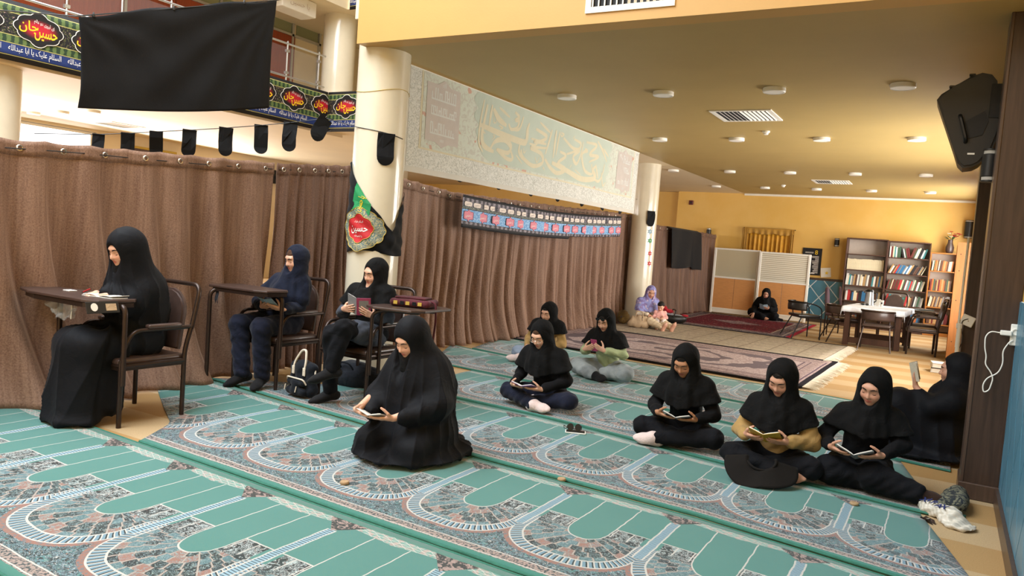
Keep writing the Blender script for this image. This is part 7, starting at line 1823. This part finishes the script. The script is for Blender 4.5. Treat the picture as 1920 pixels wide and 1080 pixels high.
# things on the white table
TZ = .746
t = thing('thermos', 'tall steel thermos flask on the white tablecloth', 'flask', (-1.36, 16.80, TZ)); link('body', lathem([(.085, 0), (.085, .02), (.07, .2), (.066, .26)], 28), 'aluminium', t, smooth=40); link('lid', lathem([(.066, .26), (.066, .29), (.05, .31), (.02, .315)], 28), 'black_plastic', t, smooth=40); tube_part('handle', rnd_path([(.065, 0, .25), (.12, 0, .24), (.12, 0, .08), (.08, 0, .06)], .03), .011, 'black_plastic', t); link('spout', boxm((-.09, -.018, .262), (-.05, .018, .288), .005), 'black_plastic', t)
for i, (x, y, h) in enumerate(((-1.19, 16.75, .13), (-1.12, 16.66, .12), (-1.25, 16.95, .10))):
    t = thing('paper_cup', ['white paper cup standing beside the thermos', 'white paper cup with a printed mark, right of the other', 'white paper cup half hidden behind the thermos'][i], 'cup', (x, y, TZ)); link('wall', lathem([(.028, 0), (.038, h), (.041, h+.004), (.036, h), (.027, .004)], 20, caps=False), 'white_plastic', t, smooth=50); link('base', lathem([(.027, .003), (.027, .006)], 20), 'white_plastic', t)
    if i == 1: link('print', prismm([(.014*math.cos(a), .02*math.sin(a)+.065) for a in np.linspace(0, 2*PI, 13)[:-1]], .002, frame((0, -.036, 0), (1, 0, 0), (0, -.08, 1))), 'print_black', t)
t = thing('sunglasses', 'black sunglasses lying on the white tablecloth', 'sunglasses', (-1.40, 16.42, TZ), .3)
for s in (-1, 1):
    sculpt('lens', [(ell((s*.04, 0, .022), (.034, .016, .022)), .01)], .006, 'black_plastic', t); tube_part('temple', [(s*.07, 0, .03), (s*.075, .06, .02), (s*.06, .12, .006)], .004, 'black_plastic', t, 5)
t = thing('tray', 'small grey dish beside the thermos', 'dish', (-1.44, 16.62, TZ)); link('bowl', lathem([(.03, 0), (.07, .03), (.066, .03), (.028, .006)], 22), 'aluminium', t, smooth=50); link('rim', tubem([(.069*math.cos(a), .069*math.sin(a), .031) for a in np.linspace(0, 2*PI, 25)[:-1]], .002, 4, closed=True), 'aluminium', t)
for i in range(3): o = link('magazine', boxm((-.14, -.1, 0), (.14, .1, .012), .001), ['cover_white', 'cover_blue', 'cover_grey'][i], None, (-.38, 16.72, .735+i*.013), (0, 0, .2+.25*i)); tag(o, ['white magazine at the bottom of the pile on the chair arms', 'pale blue magazine in the middle of the pile', 'grey magazine on top of the pile on the chair arms'][i], 'magazine', 'magazines piled on the chair arms')
# vase of artificial flowers
t = thing('vase', 'brown vase of red and white flowers on the right bookcase', 'vase', (-.08, 20.62, 1.96)); link('pot', lathem([(.06, 0), (.085, .05), (.09, .14), (.055, .24), (.05, .30), (.06, .32), (.052, .32), (.045, .29)], 24, caps=False), 'brown_vinyl', t, smooth=50)
mat('leaf', '#3d5a2e', .6, var=.2); mat('petal_white', '#e2d8c6', .7); rf = random.Random(4); fl_ = bmesh.new()
for i in range(13):
    a = rf.uniform(0, 2*PI); r = rf.uniform(.04, .17); z = .34+rf.uniform(.02, .16)*(1.2-r*3); p = (r*math.cos(a)+.05, r*math.sin(a)*.6, z); st = link('stem', tubem([(0, 0, .28), (p[0]*.5, p[1]*.5, z-.05), p], .004, 5), 'leaf', t)
    bm = bmesh.new()
    for k in range(7):
        q = 2*PI*k/7; d = Vector((math.cos(q), math.sin(q)*.8, .35)); vs = [Vector(p), Vector(p)+d*.025+Vector((0, 0, .012)), Vector(p)+d*.045, Vector(p)+d.cross(Vector((0, 0, 1)))*.02+d*.028]; bm.faces.new([bm.verts.new(v) for v in vs])
    thicken(link('blossom', bm, 'print_red' if p[0] > .06 else ('petal_white' if i % 2 else 'print_red'), t), .003)
for i in range(9):
    a = rf.uniform(0, 2*PI); p = Vector((.10*math.cos(a), .07*math.sin(a), .33+rf.uniform(0, .07))); bm = bmesh.new(); d = Vector((math.cos(a), math.sin(a), .5)); s_ = d.cross(Vector((0, 0, 1)))
    bm.faces.new([bm.verts.new(v) for v in (p-d*.05, p+s_*.02, p+d*.05, p-s_*.02)]); thicken(link('leaf', bm, 'leaf', t), .002)
# socket, charger and cable on the pillar; conduit beside it
t = thing('wall_socket', 'white socket on the edge of the wooden pillar', 'socket', (.40, 5.945, 1.13)); link('plate', boxm((-.028, -.02, -.07), (.03, .005, .07), .006, 2), 'white_plastic', t); link('outlet', lathem([(.022, 0), (.022, .008), (.016, .008), (.015, .002)], 20), 'white_plastic', t, (0, -.02, .02), (PI/2, 0, 0), smooth=40)
t = thing('charger_cable', 'white phone charger with looped cable hanging on the pillar', 'cable', (.36, 5.92, 1.14)); link('plug', boxm((-.045, -.02, -.018), (.02, .012, .014), .006, 2), 'white_plastic', t)
zc = 5.915-5.92
tube_part('cord', rnd_path([(-.045, 0, -.004), (-.10, zc, .0), (-.125, zc, -.04), (-.12, zc, -.12), (-.105, zc, -.17), (-.11, zc, -.22), (-.07, zc, -.27), (-.055, zc, -.31), (-.07, zc, -.39), (-.10, zc, -.41), (-.11, zc, -.36), (-.09, zc, -.31), (-.03, zc, -.27), (-.01, zc, -.20), (-.02, zc, -.12), (.01, zc, -.06), (.03, 0, -.045)], .03, 5), .0042, 'white_plastic', t, 6)
t = thing('conduit', 'white vertical cable conduit beside the second wooden pillar', 'conduit', (.12, 8.44, 0)); tube_part('pipe', [(0, 0, 0), (0, 0, 1.02)], .02, 'white_trim', t, 10); tube_part('thin_pipe', [(-.012, 0, .8), (-.005, 0, 1.85)], .011, 'white_trim', t, 8); link('clamp', boxm((-.03, -.015, .98), (.02, .015, 1.03), .004), 'white_plastic', t)
t = thing('switch_box', 'white switch box with loose black lead on the second pillar', 'switch', (.185, 8.47, 1.06)); link('box', boxm((-.06, -.03, -.05), (.05, .01, .05), .006, M=Matrix.Rotation(.35, 4, 'Y')), 'white_plastic', t); tube_part('lead', rnd_path([(.0, -.03, .02), (-.05, -.035, .0), (-.045, -.035, -.1), (-.02, -.035, -.18), (-.05, -.035, -.27), (-.06, -.03, -.26)], .03), .004, 'wire', t, 5); link('screw', lathem([(.006, 0), (.004, .003)], 8), 'ring_metal', t, (0, -.03, .0), (PI/2, 0, 0))
# air conditioner box above the gallery and gold framed doors in the far hall
t = thing('air_conditioner', 'white wall box with script high above the gallery railing', 'box', (-10.45, 9.75, 5.19)); link('case', boxm((-.15, -.40, .0), (.22, .40, .27), .02, 2), 'white_plastic', t); link('script', textmesh('script', 'یا حسین', .2, width=.45, height=.12), 'shelf_back', t, (.226, 0, .13), (PI/2, 0, PI/2))
t = thing('wall_plaque', 'dark brown framed plaque with gold script on the far hall wall', 'plaque', (-16.18, 11.1, 2.5)); link('board', boxm((0, -.6, -.3), (.04, .6, .45), .004), 'walnut', t); bm = bmesh.new()
for a, b in (((.0, -.66, -.36), (.06, -.6, .5)), ((.0, .6, -.36), (.06, .66, .5)), ((.0, -.6, .45), (.06, .6, .5)), ((.0, -.6, -.36), (.06, .6, -.3))): box(bm, a, b)
link('gilt_frame', bm, 'print_gold', t); link('script', textmesh('script', 'الله', .3, width=.5, height=.34), 'print_gold', t, (.05, 0, .12), (PI/2, 0, PI/2))
t = thing('wall_plaque', 'long dark fixture on the far hall wall behind the pennants', 'plaque', (-16.18, 14.6, 2.75)); link('board', boxm((0, -.9, -.18), (.1, .9, .18), .01), 'black_plastic', t); link('label', boxm((.1, -.3, -.05), (.104, .3, .02)), 'dark_bag', t)
# loose charger string and paper flowers on the far column
a2 = math.atan2(-COL2[1], -COL2[0])
for i, (da, z, c) in enumerate(((.55, 1.88, 'blue_tile'), (.62, 1.70, 'print_green'), (.72, 1.45, 'print_red'), (.75, 1.25, 'print_red'))):
    a = a2+da; t = thing('paper_flower', ['blue paper flower stuck highest on the far column', 'green paper leaf on the far column', 'red paper flower on the far column', 'lowest red paper flower on the far column'][i], 'decoration', (COL2[0]+.252*math.cos(a), COL2[1]+.252*math.sin(a), z))
    link('petals', prismm([((.06 if k % 2 else .03)*math.cos(k*PI/6), (.06 if k % 2 else .03)*math.sin(k*PI/6)) for k in range(12)], .002, frame((0, 0, 0), (-math.sin(a), math.cos(a), 0), (0, 0, 1))), c, t); link('heart', prismm([(.012*math.cos(k), .012*math.sin(k)) for k in np.linspace(0, 2*PI, 9)[:-1]], .004, frame((0, 0, 0), (-math.sin(a), math.cos(a), 0), (0, 0, 1))), 'print_white', t)
